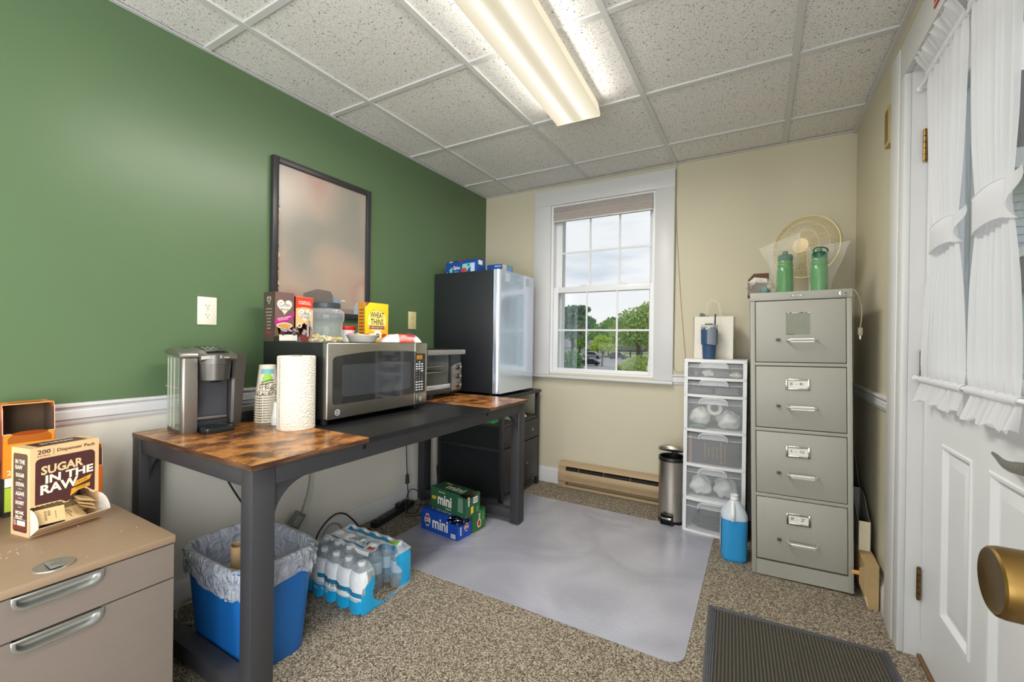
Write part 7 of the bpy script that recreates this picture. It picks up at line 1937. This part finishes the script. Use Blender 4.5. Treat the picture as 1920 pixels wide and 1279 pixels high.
# ================================================================== blue waste bin with its liner
def waste_bin():
    c = Vector((-1.560, .868, 0)); t = thing('waste_bin', 'blue plastic waste bin with a white liner under the left end of the desk', 'bin', c); kw = dict(world=False)
    bl = mat('bin_blue', '1763ad', rough=.42, noise=8, amt=.03); H = .362
    def ring(w, d, z, r=.05, n=8):
        return [(x, y, z) for x, y in rrect(w, d, r, n)]
    def loft(b, rs, m, cap=True):
        n = len(rs[0]); vs = [v for q in rs for v in q]; fs = []
        for k in range(len(rs)-1): fs += [(k*n+i, k*n+(i+1) % n, (k+1)*n+(i+1) % n, (k+1)*n+i) for i in range(n)]
        if cap: fs.append(tuple(range(n))[::-1])
        b.add(vs, fs, m)
    b = MB(); loft(b, [ring(.31, .20, .004, .04), ring(.325, .215, 0, .045), ring(.330, .220, .008, .045), ring(.385, .272, H-.01, .06), ring(.398, .284, H-.004, .062), ring(.398, .284, H, .062), ring(.388, .274, H+.001, .058), ring(.380, .266, H-.01, .056), ring(.322, .212, .012, .04)], bl)
    b.add(ring(.322, .212, .012, .04), [tuple(range(len(rrect(.3, .2, .04, 8))))], bl); b.build('bin_body', t, **kw)
    lm = bpy.data.materials.new('liner_film'); lm.use_nodes = True; nt = lm.node_tree; N = nt.nodes.new; L = nt.links.new; nt.nodes.clear()
    out = N('ShaderNodeOutputMaterial'); m1 = N('ShaderNodeMixShader'); pr = N('ShaderNodeBsdfPrincipled'); tl = N('ShaderNodeBsdfTranslucent'); tr = N('ShaderNodeBsdfTransparent'); m2 = N('ShaderNodeMixShader')
    pr.inputs['Base Color'].default_value = (*hexl('d5d8dc'), 1); pr.inputs['Roughness'].default_value = .28; tl.inputs[0].default_value = (*hexl('cfd4da'), 1)
    tc = N('ShaderNodeTexCoord'); nz = N('ShaderNodeTexNoise'); nz.inputs['Scale'].default_value = 26; nz.inputs['Detail'].default_value = 5; nz.inputs['Distortion'].default_value = 1.6; L(tc.outputs['Object'], nz.inputs[0])
    bp = N('ShaderNodeBump'); bp.inputs['Strength'].default_value = 1.0; bp.inputs['Distance'].default_value = .02; L(nz.outputs['Fac'], bp.inputs['Height']); L(bp.outputs[0], pr.inputs['Normal'])
    m1.inputs[0].default_value = .3; L(pr.outputs[0], m1.inputs[1]); L(tl.outputs[0], m1.inputs[2]); m2.inputs[0].default_value = .22; L(m1.outputs[0], m2.inputs[1]); L(tr.outputs[0], m2.inputs[2]); L(m2.outputs[0], out.inputs[0])
    g = MB(); n = 200
    base = rrect(1, 1, .16, 29)
    def pt(i, w, d, z):
        a = 2*PI*i/n; e = 4.5
        cx = abs(math.cos(a))**(2/e)*(1 if math.cos(a) > 0 else -1); sy = abs(math.sin(a))**(2/e)*(1 if math.sin(a) > 0 else -1)
        return Vector((w/2*cx, d/2*sy, z))
    rows = []
    spec = [(.300, .190, .05), (.325, .213, .15), (.345, .233, .25), (.362, .248, .33), (.374, .260, H), (.390, .275, H+.008), (.406, .291, H+.006), (.411, .296, H-.008), (.411, .296, H-.022), (.409, .294, H-.038), (.407, .292, H-.055), (.405, .290, H-.07), (.404, .289, H-.085)]
    for k, (w, d, z) in enumerate(spec):
        row = []
        for i in range(n):
            a = 2*PI*i/n; q = .0035*math.sin(17*a+.8*k)+.003*math.sin(29*a+2.1*k)+.0025*math.sin(41*a-1.3*k)+.002*math.sin(53*a+1.9*k); amp = 1.15 if k > 6 else .8
            if k in (4, 5): amp = .2
            zz = z
            if k >= 9: zz += (.012*math.sin(3*a+.7)+.010*math.sin(7*a+2)+.006*math.sin(13*a))*(k-8)/4
            p = pt(i, w+2*abs(q)*amp if k > 5 else w-2*abs(q)*amp, d+2*abs(q)*amp if k > 5 else d-2*abs(q)*amp, zz); row.append(p)
        rows.append(row)
    vs = [v for r in rows for v in r]; fs = []
    for k in range(len(rows)-1): fs += [(k*n+i, k*n+(i+1) % n, (k+1)*n+(i+1) % n, (k+1)*n+i) for i in range(n)]
    fs.append(tuple(range(n))); g.add(vs, fs, lm)
    o = g.build('bin_liner', sharp=80, recalc=False); o.location = c; tag(o, 'white plastic liner turned over the rim of the blue waste bin', 'bin liner')
    k = MB(); k.lathe([(.020, .0), (.022, 0), (.022, .345), (.020, .345), (.020, 0)], mat('cardboard', '9b7f5c', rough=.85), n=28, axis=(.10, -.06, 1)); o = k.build('cardboard_tube'); o.location = (c.x+.005, c.y-.045, .055)
    tag(o, 'empty brown cardboard tube standing in the lined blue waste bin', 'tube')
waste_bin()

# ================================================================== cables and power under the desk
def cables():
    bk = mat('cord_black', '26272b', rough=.5); gy = mat('cord_grey', '8d8d8b', rough=.5); pg = mat('strip_black', '202124', rough=.45)
    t = thing('power_strip', 'long black power strip on the floor by the wall under the desk', 'power strip', (-1.955, 1.95, 0), R(9))
    b = MB(); b.box(-.024, .024, -.19, .19, .001, .036, pg, .005); b.build('housing', t, world=False)
    for k in range(6):
        r = MB(); r.ell((0, -.10+.052*k, .036), Y, -X, .030, .030, mat('socket_grey', '3a3b3e', rough=.5), .0006)
        for s in (-1, 1): r.rect((s*.006, -.10+.052*k, .036), Y, -X, .008, .002, mat('slot_black', '080808'), .001)
        r.build('socket', t, world=False)
    s = MB(); s.box(-.010, .010, -.178, -.150, .036, .041, mat('switch_black', '101012', rough=.3), .002); s.build('switch', t, world=False)
    p = MB(); p.box(-.018, .018, .035, .075, .036, .062, pg, .004); p.box(-.016, .016, .10, .135, .036, .058, pg, .004); p.build('plug', t, world=False)
    def cable(name, lab, pts, r, m, sm=7): 
        c = MB(); c.tube(pts, r, m, n=8, smooth=sm); return tag(c.build(name), lab, 'cable')
    c = thing('extension_lead', 'thin black cord dropping from the desk to a plug and loop by the power strip', 'cable', (-1.975, 2.09, .0))
    q = MB(); q.tube([(-1.978, 2.075, .66), (-1.979, 2.078, .45), (-1.98, 2.085, .30), (-1.978, 2.088, .215)], .003, bk, n=8, smooth=6)
    q.build('cord', c)
    q = MB(); q.cyl((-1.978, 2.088, .215), (-1.977, 2.089, .160), .010, bk, r1=.013, n=14); q.build('connector', c)
    q = MB(); q.tube([(-1.977, 2.089, .160), (-1.965, 2.085, .10), (-1.93, 2.05, .03), (-1.90, 2.02, .008), (-1.87, 2.06, .006), (-1.885, 2.12, .05), (-1.925, 2.14, .10), (-1.955, 2.10, .12), (-1.945, 2.05, .08), (-1.90, 2.00, .01), (-1.86, 1.98, .006), (-1.82, 2.05, .006), (-1.84, 2.14, .006), (-1.90, 2.19, .008)], .003, bk, n=8, smooth=7); q.build('loop', c)
    cable('thin_cable', 'black cord snaking on the carpet between the power strip and the dark cabinet', [(-1.93, 2.12, .02), (-1.86, 2.20, .006), (-1.78, 2.22, .005), (-1.82, 2.30, .006), (-1.92, 2.33, .02), (-1.965, 2.38, .09), (-1.99, 2.40, .2)], .003, bk)
    cable('thin_cable', 'black cord leaving the underside of the desk behind its near leg', [(-1.97, .93, .66), (-1.968, .985, .50), (-1.966, 1.05, .37), (-1.97, 1.12, .25), (-1.985, 1.20, .13), (-1.99, 1.3, .03), (-1.985, 1.45, .008)], .0042, bk)
    a = thing('power_adapter', 'grey power adapter brick hanging by its cord against the wall behind the bin', 'adapter', (-1.985, 1.31, .15), 0)
    b = MB(); b.T = Matrix.Translation((-1.988, 1.318, .180)) @ Matrix.Rotation(R(-38), 4, 'X'); b.box(-.014, .014, -.028, .028, -.050, .050, mat('adapter_grey', '77776f', rough=.5), .004); b.box(-.012, .0145, -.020, .020, -.018, .035, mat('adapter_face', '9a9a94', rough=.5), .003); b.build('brick', a)
    b = MB(); b.tube([(-1.985, 1.372, .665), (-1.984, 1.390, .55), (-1.984, 1.394, .42), (-1.986, 1.384, .32), (-1.987, 1.362, .25), (-1.988, 1.352, .222)], .0048, gy, n=8, smooth=6); b.build('cord', a)
    b = MB(); b.tube([(-1.988, 1.288, .142), (-1.99, 1.26, .10), (-1.985, 1.20, .04), (-1.96, 1.1, .008), (-1.93, 1.02, .006)], .0042, gy, n=8, smooth=6); b.build('lower_cord', a)
    cable('thick_cable', 'thick grey cable looping on the carpet behind the blue waste bin', [(-1.88, .93, .007), (-1.93, .92, .02), (-1.955, .885, .040), (-1.95, .83, .055), (-1.92, .79, .040), (-1.89, .785, .014), (-1.86, .81, .008), (-1.82, .86, .008), (-1.80, .92, .008)], .0065, gy)
    cable('thin_cable', 'black cord arching behind the wrapped water bottles', [(-1.97, 1.40, .02), (-1.972, 1.45, .10), (-1.975, 1.53, .145), (-1.975, 1.60, .13), (-1.968, 1.66, .07), (-1.95, 1.70, .012), (-1.93, 1.74, .006)], .0045, bk)
    cable('thick_cable', 'grey cord arching just left of the black cord behind the water bottles', [(-1.90, 1.36, .008), (-1.93, 1.42, .07), (-1.945, 1.48, .115), (-1.95, 1.54, .10), (-1.945, 1.59, .03), (-1.92, 1.64, .007)], .0055, gy)
cables()
# ================================================================== curtains on the outside door
def cloth_mat():
    m = bpy.data.materials.new('curtain_cloth'); m.use_nodes = True; MATS['curtain_cloth'] = m; nt = m.node_tree; N = nt.nodes.new; L = nt.links.new; nt.nodes.clear()
    out = N('ShaderNodeOutputMaterial'); d = N('ShaderNodeBsdfDiffuse'); t = N('ShaderNodeBsdfTranslucent'); tr = N('ShaderNodeBsdfTransparent'); m1 = N('ShaderNodeMixShader'); m2 = N('ShaderNodeMixShader')
    d.inputs[0].default_value = (*hexl('efeef0'), 1); t.inputs[0].default_value = (*hexl('eef0f4'), 1)
    tc = N('ShaderNodeTexCoord'); mp = N('ShaderNodeMapping'); L(tc.outputs['Object'], mp.inputs[0]); mp.inputs['Scale'].default_value = (1, 1, 14)
    nz = N('ShaderNodeTexNoise'); nz.inputs['Scale'].default_value = 60; nz.inputs['Detail'].default_value = 4; L(mp.outputs[0], nz.inputs[0])
    bp = N('ShaderNodeBump'); bp.inputs['Strength'].default_value = .25; bp.inputs['Distance'].default_value = .002; L(nz.outputs['Fac'], bp.inputs['Height']); L(bp.outputs[0], d.inputs['Normal'])
    m1.inputs[0].default_value = .5; L(d.outputs[0], m1.inputs[1]); L(t.outputs[0], m1.inputs[2]); m2.inputs[0].default_value = .08; L(m1.outputs[0], m2.inputs[1]); L(tr.outputs[0], m2.inputs[2]); L(m2.outputs[0], out.inputs[0])
    return m
def curtains():
    cl = cloth_mat(); rodm = mat('rod_white', 'e3e3e4', rough=.35)
    XC = .474; ZT, ZB = 2.0, .985
    for z, lab in ((ZT, 'white curtain rod across the top of the outside door glass'), (ZB, 'white curtain rod holding the foot of the door curtains')):
        r = MB(); r.cyl((XC, 1.19, z), (XC, 2.022, z), .006, rodm, n=16)
        for y in (1.19, 2.022): r.lathe([(0, -.006), (.009, -.005), (.010, 0), (.009, .005), (0, .006)], rodm, c=(XC, y, z), axis=(0, 1, 0), n=16)
        for y in (1.215, 2.005): r.box(XC, .5015, y-.006, y+.006, z-.006, z+.006, rodm)
        tag(r.build('curtain_rod'), lab, 'curtain rod')
    def panel(lab, top, waist, bot, zw, seed, ties, bow):
        t = thing('curtain', lab, 'curtain', (XC, (top[0]+top[1])/2, ZB)); rnd = random.Random(seed); ph = [rnd.uniform(0, 6) for _ in range(8)]
        def edges(z):
            # left and right edge of the gathered panel at height z
            if z >= zw:
                k = (z-zw)/(ZT-zw); e = 1-(1-k)**1.7*.0; e = k**.62
                return [waist[i]+(top[i]-waist[i])*e for i in (0, 1)]
            k = (zw-z)/(zw-ZB); e = math.sin(PI/2*min(1, k*1.02))**.8
            return [waist[i]+(bot[i]-waist[i])*e for i in (0, 1)]
        def fn(u, v):
            z = ZB+(ZT-ZB)*v; a, b = edges(z); y = a+(b-a)*u
            dist = min(1, abs(z-zw)/.18); end = min(1, min(v, 1-v)/.05)
            amp = (.0035+.0075*dist)*(.45+.55*end)
            x = XC-.003+amp*(math.sin(2*PI*7*u+ph[0]+.5*math.sin(3*v+ph[1]))+.35*math.sin(2*PI*13*u+ph[2]+2*v)+.4*math.sin(2*PI*3*u+ph[3]-1.5*v))*.55
            return Vector((min(x, .4885), y, z))
        b = MB(); b.sheet(fn, 90, 70, cl); b.build('cloth', t, sharp=80, recalc=False)
        # gathered heading above the top rod and frill below the bottom rod
        for nm, z0, dz, lean, k, w in (('heading', ZT, .060, -.030, 8, top), ('frill', ZB, -.068, -.014, 7, bot)):
            h = MB()
            def ff(u, v):
                f = math.sin(2*PI*k*u+ph[4])+.5*math.sin(2*PI*k*2.3*u+ph[5]); y = w[0]+(w[1]-w[0])*u+.008*v*math.sin(2*PI*k*u+ph[6])
                zz = z0+dz*v*(1+.10*math.sin(2*PI*k*1.4*u+ph[7]))
                return Vector((min(XC+.002+lean*v+(.003+.013*v)*f*.6, .490 if nm == 'frill' else .470-.03*v), y, zz))
            h.sheet(ff, 110, 7, cl); h.build(nm, t, sharp=80, recalc=False)
            g = MB()   # the casing puckered round the rod
            def gf(u, v):
                a = 2*PI*v; r = .0105+.0022*math.sin(2*PI*34*u+ph[1]); return Vector((XC+r*math.cos(a), w[0]+(w[1]-w[0])*u, z0+r*math.sin(a)))
            g.sheet(gf, 170, 10, cl); g.build('rod_pocket', t, sharp=80, recalc=False)
        # tie band with its pointed bow
        tb = MB(); z0, z1 = ties
        def tf(u, v):
            a = 2*PI*u; yc = (waist[0]+waist[1])/2; hw = abs(waist[0]-waist[1])/2+.004; return Vector((XC-.006+.019*math.cos(a), yc+hw*math.sin(a)*(1+.02*math.sin(5*a)), z0+(z1-z0)*v+.004*math.sin(2*a)))
        tb.sheet(tf, 40, 6, cl, closed_u=True)
        tb.tube([tf(i/40, 0) for i in range(40)], .0015, cl, n=5, closed=True); tb.tube([tf(i/40, 1) for i in range(40)], .0015, cl, n=5, closed=True)
        ye = min(waist)
        def bow_fn(u, v):
            p = ye-.002-bow*u*(.5+.5*abs(2*v-1)); zz = z0+(z1-z0)*(.5+(v-.5)*(1+.35*u))
            return Vector((XC-.012+.012*math.sin(6*v+3*u)*u, p, zz))
        tb.sheet(bow_fn, 8, 13, cl)
        tb.build('tie_band', t, sharp=80, recalc=False)
    panel('narrow white curtain panel at the hinge side of the outside door, tied at its waist', (1.925, 1.612), (1.845, 1.668), (1.960, 1.605), 1.44, 3, (1.392, 1.466), .075)
    panel('wide white curtain panel at the right edge, tied at its waist', (1.588, 1.335), (1.531, 1.366), (1.574, 1.315), 1.43, 8, (1.384, 1.470), .055)
curtains()

# ================================================================== outdoors
def leafy(b, c, r, n, size, m, rnd, flat=1.0):
    vs = []; fs = []
    for _ in range(n):
        d = Vector((rnd.gauss(0, 1), rnd.gauss(0, 1), rnd.gauss(0, 1))).normalized()*(rnd.random()**.38)
        p = Vector((c[0]+d.x*r[0], c[1]+d.y*r[1], c[2]+d.z*r[2]))
        a = Vector((rnd.gauss(0, 1), rnd.gauss(0, 1), rnd.gauss(0, .6))).normalized(); q = a.orthogonal().normalized(); q.rotate(Matrix.Rotation(rnd.uniform(0, 6), 3, a))
        s = size*rnd.uniform(.6, 1.3); e = a.cross(q); o = len(vs)
        vs += [p-q*s, p+e*s*.55, p+q*s, p-e*s*.55]; fs.append((o, o+1, o+2, o+3))
    b.add(vs, fs, m)
GZ = -.12
def tree(name, label, cat, base, blobs, size, mats, trunk, seed, group=None, dens=1.0):
    rnd = random.Random(seed); t = thing(name, label, cat, base, 0, group)
    f = MB()
    for (dx, dy, dz, rx, ry, rz, n) in blobs:
        for m in mats: leafy(f, (base[0]+dx, base[1]+dy, base[2]+dz), (rx, ry, rz), int(n*dens/len(mats)), size, m, rnd)
    f.build('foliage', t, sharp=180, recalc=False)
    if trunk:
        r, h = trunk; b = MB(); bk = mat('bark', '5b5148', rough=.9, noise=20, amt=.2)
        b.tube([(base[0], base[1], base[2]), (base[0]+.02, base[1], base[2]+h*.5), (base[0]-.03, base[1], base[2]+h)], [r, r*.8, r*.5], bk, n=8)
        for k in range(5):
            a = rnd.uniform(0, 6); b.tube([(base[0], base[1], base[2]+h*(.55+.08*k)), (base[0]+h*.25*math.cos(a), base[1]+h*.25*math.sin(a), base[2]+h*(.8+.07*k))], r*.3, bk, n=5)
        b.build('trunk', t)
    return t
def outdoors():
    def lm(n, h): return mat(n, h, rough=.7, noise=2, amt=.12)
    g1, g2 = lm('leaf_dark', '6f9670'), lm('leaf_darker', '5a8062'); y1, y2 = lm('leaf_lime', 'c6dc5c'), lm('leaf_lime2', 'aecb50'); w1, w2 = lm('leaf_willow', 'b6cc78'), lm('leaf_willow2', 'a0bd68'); m1, m2 = lm('leaf_mid', '8fb95c'), lm('leaf_mid2', '76a352')
    g = MB(); g.box(-90, 60, YB+.6, 160, GZ-.3, GZ, ramp_mat('lawn', ((.35, '6d8a45'), (.6, '8ba552')), 1.2, rough=.9)); structure(g.build('ground_1'))
    p = MB(); p.prism([(-8.2, 16.0), (-4.0, 16.2), (-5.2, 26), (-6.5, 40), (-24, 40), (-17, 26)], 'z', GZ, GZ+.02, mat('asphalt', 'a3a4a6', rough=.9, noise=3, amt=.06)); structure(p.build('ground_2'))
    tree('pine_tree', 'tall dark pine seen through the lower left panes of the window', 'tree', (-12.1, 30, GZ), [(0, 0, 3.3, 1.0, .9, .55, 700), (-.5, 0, 2.75, 1.1, .9, .4, 600), (.55, .2, 3.55, .75, .7, .28, 350), (.3, 0, 2.3, 1.2, 1, .5, 700), (-.3, 0, 1.75, 1.3, 1, .45, 600), (.7, 0, 2.9, .6, .6, .25, 250)], .13, [g1, g2], (.12, 3.2), 1)
    for k in range(12):
        base = (-29.5+4.1*(k-2.5), 88+2.2*(k % 2), GZ)
        tree('woodland_tree', ['leftmost', 'second', 'third', 'fourth', 'fifth', 'sixth', 'seventh', 'eighth', 'ninth', 'tenth', 'eleventh', 'rightmost'][k]+' tree, counted from the left, of the dark woodland on the far skyline', 'tree', base, [(-.3, 0, 3.2, 1.75, 1.0, 3.3, 620), (.3, 0, 3.9+.7*math.sin(2*k), 1.5, 1.0, 2.7, 480)], .38, [m2, g1], None, 20+k, 'woodland trees on the skyline')
    for k, (x, y, h, lab) in enumerate(((-13.6, 42, 3.0, 'leafy tree left of the pale green tree, beyond the car park'), (-15.4, 40, 2.2, 'low leafy tree just right of the tall pine'), (-10.6, 44, 2.6, 'leafy tree behind the middle panes of the window'), (-12.0, 37, 1.9, 'rounded mid-green tree behind the parked cars'))):
        tree('broadleaf_tree', lab, 'tree', (x, y, GZ), [(0, 0, h*.62, h*.42, h*.4, h*.42, 900), (.5, 0, h*.9, h*.28, h*.3, h*.25, 350)], .17, [m1, m2], (.1, h*.5), 31+k)
    tree('willow_tree', 'large pale willowy tree filling the right-hand panes of the window', 'tree', (-6.3, 26, GZ), [(0, 0, 2.1, 1.5, 1.2, 1.2, 2300), (.8, 0, 2.9, .9, .9, .75, 1000), (-.9, -.2, 1.7, .9, .9, .9, 900), (1.2, 0, 1.6, 1.1, 1, 1.2, 1000)], .10, [w1, w2], (.15, 2), 51)
    tree('lime_tree', 'small bright yellow-green tree in the car park, middle of the window', 'tree', (-6.55, 20, GZ), [(0, 0, 1.02, .62, .5, .22, 900), (0, 0, 1.30, .42, .4, .20, 600), (.25, 0, .85, .45, .4, .12, 400), (-.3, 0, .86, .35, .3, .12, 300)], .055, [y1, y2], (.045, 1.0), 61)
    for k, (x, y, rx, h, ms, lab) in enumerate(((-4.86, 12, .36, .95, [m2, g1], 'dense green hedge bush at the lower left of the window view'), (-5.75, 12.6, .3, .8, [m2, m1], 'second hedge bush, further left behind the window frame'), (-3.15, 13, .55, .80, [w1, y2], 'pale green shrub at the lower right of the window view'), (-2.1, 12.6, .42, .70, [m1, w2], 'mid-green shrub at the right edge of the window view'), (-3.75, 14.2, .45, .50, [y2, m1], 'low lime shrub in front of the car park'), (-2.9, 16.5, .5, .95, [w2, y2], 'taller pale shrub behind the right-hand shrubs'))):
        tree('shrub', lab, 'shrub', (x, y, GZ), [(0, 0, h*.5, rx, rx*.8, h*.52, 1100), (rx*.3, 0, h*.7, rx*.5, rx*.5, h*.3, 300)], .045, ms, None, 71+k)
    for k, (x, y, h, lab) in enumerate(((-2.6, 36, 3.4, 'broad tree right of the willow, hidden from the room by the window casing'), (1.4, 42, 3.8, 'broad tree far right of the willow'), (-4.2, 48, 3.2, 'broad tree behind the willow'))):
        tree('broadleaf_tree', lab, 'tree', (x, y, GZ), [(0, 0, h*.62, h*.42, h*.4, h*.42, 1200), (.6, 0, h*.9, h*.28, h*.3, h*.25, 450)], .2, [m1, w2], (.12, h*.5), 91+k)
    # black pergola-like carport
    t = thing('carport', 'long low black-roofed carport beyond the small lime tree', 'carport', (-9.6, 32, GZ)); dk = mat('carport_dark', '3c3936', rough=.7)
    b = MB(); b.prism([(31.2, .36), (31.2, .46), (33, .74), (34.8, .46), (34.8, .36)], 'x', -11.6, -7.3, dk); b.build('roof', t)
    for k in range(6): MB().box(-11.5+.82*k, -11.42+.82*k, 31.4, 31.48, GZ, .37, dk).build('post', t)
    w = thing('bungalow', 'low pale house with a grey roof far behind the hedge', 'building', (-19, 47, GZ)); b = MB(); b.box(-21.0, -16.4, 47, 51, GZ, .35, mat('house_pale', 'c9ccd2', rough=.7)); b.build('walls', w); b = MB(); b.prism([(46.7, .35), (49, 1.2), (51.3, .35)], 'x', -21.2, -16.2, mat('roof_grey', '8a8a90', rough=.8)); b.build('roof', w)
    # parked cars
    for k, (x, y, a, h, lab) in enumerate(((-9.9, 28.2, 5, '8f9499', 'silver car parked under the carport, seen through the window'), (-8.35, 29.0, -4, '4d5258', 'dark grey car parked right of the silver car'), (-7.25, 20.4, 12, '2f3338', 'black car nearest the window, partly behind the lime tree'))):
        c = thing('car', lab, 'car', (x, y, GZ+.02), R(a), 'parked cars'); cp = mat('car_paint_'+h, h, rough=.25, metal=.4, coat=.5); s = .34 if k < 2 else .24
        # cars at the scale the view gives them
        b = MB(); b.T = Matrix.Scale(s, 4); b.prism([(-1.9, .25), (1.9, .25), (1.95, .75), (1.1, .85), (.6, 1.35), (-.9, 1.4), (-1.6, .9), (-1.95, .8)], 'y', -.8, .8, cp, .08); b.build('car_body', c, world=False)
        b = MB(); b.T = Matrix.Scale(s, 4); b.prism([(-1.35, .92), (.95, .88), (.55, 1.28), (-.85, 1.32)], 'y', -.82, .82, mat('car_glass', '2b3338', rough=.1)); b.build('window', c, world=False)
        for wx in (-1.2, 1.2):
            for wy in (-.75, .75): q = MB(); q.T = Matrix.Scale(s, 4); q.cyl((wx, wy-.1, .3), (wx, wy+.1, .3), .3, mat('tyre', '1b1b1c', rough=.8), n=18); q.build('wheel', c, world=False)
    pc = thing('porch_post', 'grey-blue grooved porch post right outside the door glass', 'post', (1.08, 3.55, GZ)); q = mat('porch_grey', 'b3c0c5', rough=.5, noise=4, amt=.03)
    b = MB(); b.box(.96, 1.20, 3.45, 3.62, GZ, 3.4, q, .006)
    for k in range(4): b.box(.975+.055*k, 1.012+.055*k, 3.438, 3.449, GZ, 3.4, q, .004)
    b.build('shaft', pc); MB().box(.93, 1.23, 3.42, 3.65, GZ, GZ+.12, q, .006).build('plinth', pc)
    # neighbour's house outside the door
    h = thing('neighbour_house', 'pale blue clapboard house with a dark shingle roof outside the door glass', 'building', (4.2, 10, GZ)); sd = mat('siding', 'c3cfd8', rough=.6, noise=3, amt=.03); fa = mat('fascia_white', 'dfe4ea', rough=.5); rf = mat('shingle', '4a5157', rough=.85, noise=14, amt=.2)
    b = MB(); z = GZ
    while z < 3.6:
        b.prism([(9.0, z), (8.975, z), (9.0, z+.118)], 'x', 1.2, 14, sd); z += .118
    b.box(1.2, 14, 9.0, 15, GZ, 3.7, sd); b.build('wall', h)
    b = MB(); b.prism([(8.55, 3.68), (8.55, 3.80), (12, 6.4), (15.5, 3.8), (15.5, 3.68)], 'x', .9, 14.3, rf); b.build('roof', h)
    b = MB(); b.box(.9, 14.3, 8.53, 8.55, 3.55, 3.82, fa); b.box(.9, 14.3, 8.56, 8.98, 3.60, 3.66, fa); b.box(1.15, 1.25, 8.94, 9.0, GZ, 3.6, fa); b.prism([(2.2, 2.05), (4.2, 3.0), (6.2, 2.05), (6.2, 1.92), (4.2, 2.86), (2.2, 1.92)], 'y', 8.70, 8.96, fa); b.build('trim', h)
    b = MB(); b.prism([(2.4, 1.9), (4.2, 2.78), (6.0, 1.9)], 'y', 8.75, 8.95, mat('porch_dark', '59636c', rough=.7)); b.build('gable', h)
    f = thing('picket_fence', 'white picket fence outside the door glass', 'fence', (2.0, 4.6, GZ)); pw = mat('picket_white', 'd7dde3', rough=.5)
    for k in range(16):
        x = .75+.16*k; b = MB(); b.prism([(x, GZ), (x+.09, GZ), (x+.09, 1.55), (x+.045, 1.66), (x, 1.55)], 'y', 4.6, 4.625, pw); b.build('picket', f)
    b = MB(); b.box(.7, 3.3, 4.626, 4.66, .3, .38, pw); b.box(.7, 3.3, 4.626, 4.66, 1.2, 1.28, pw); b.build('rail', f)
outdoors()
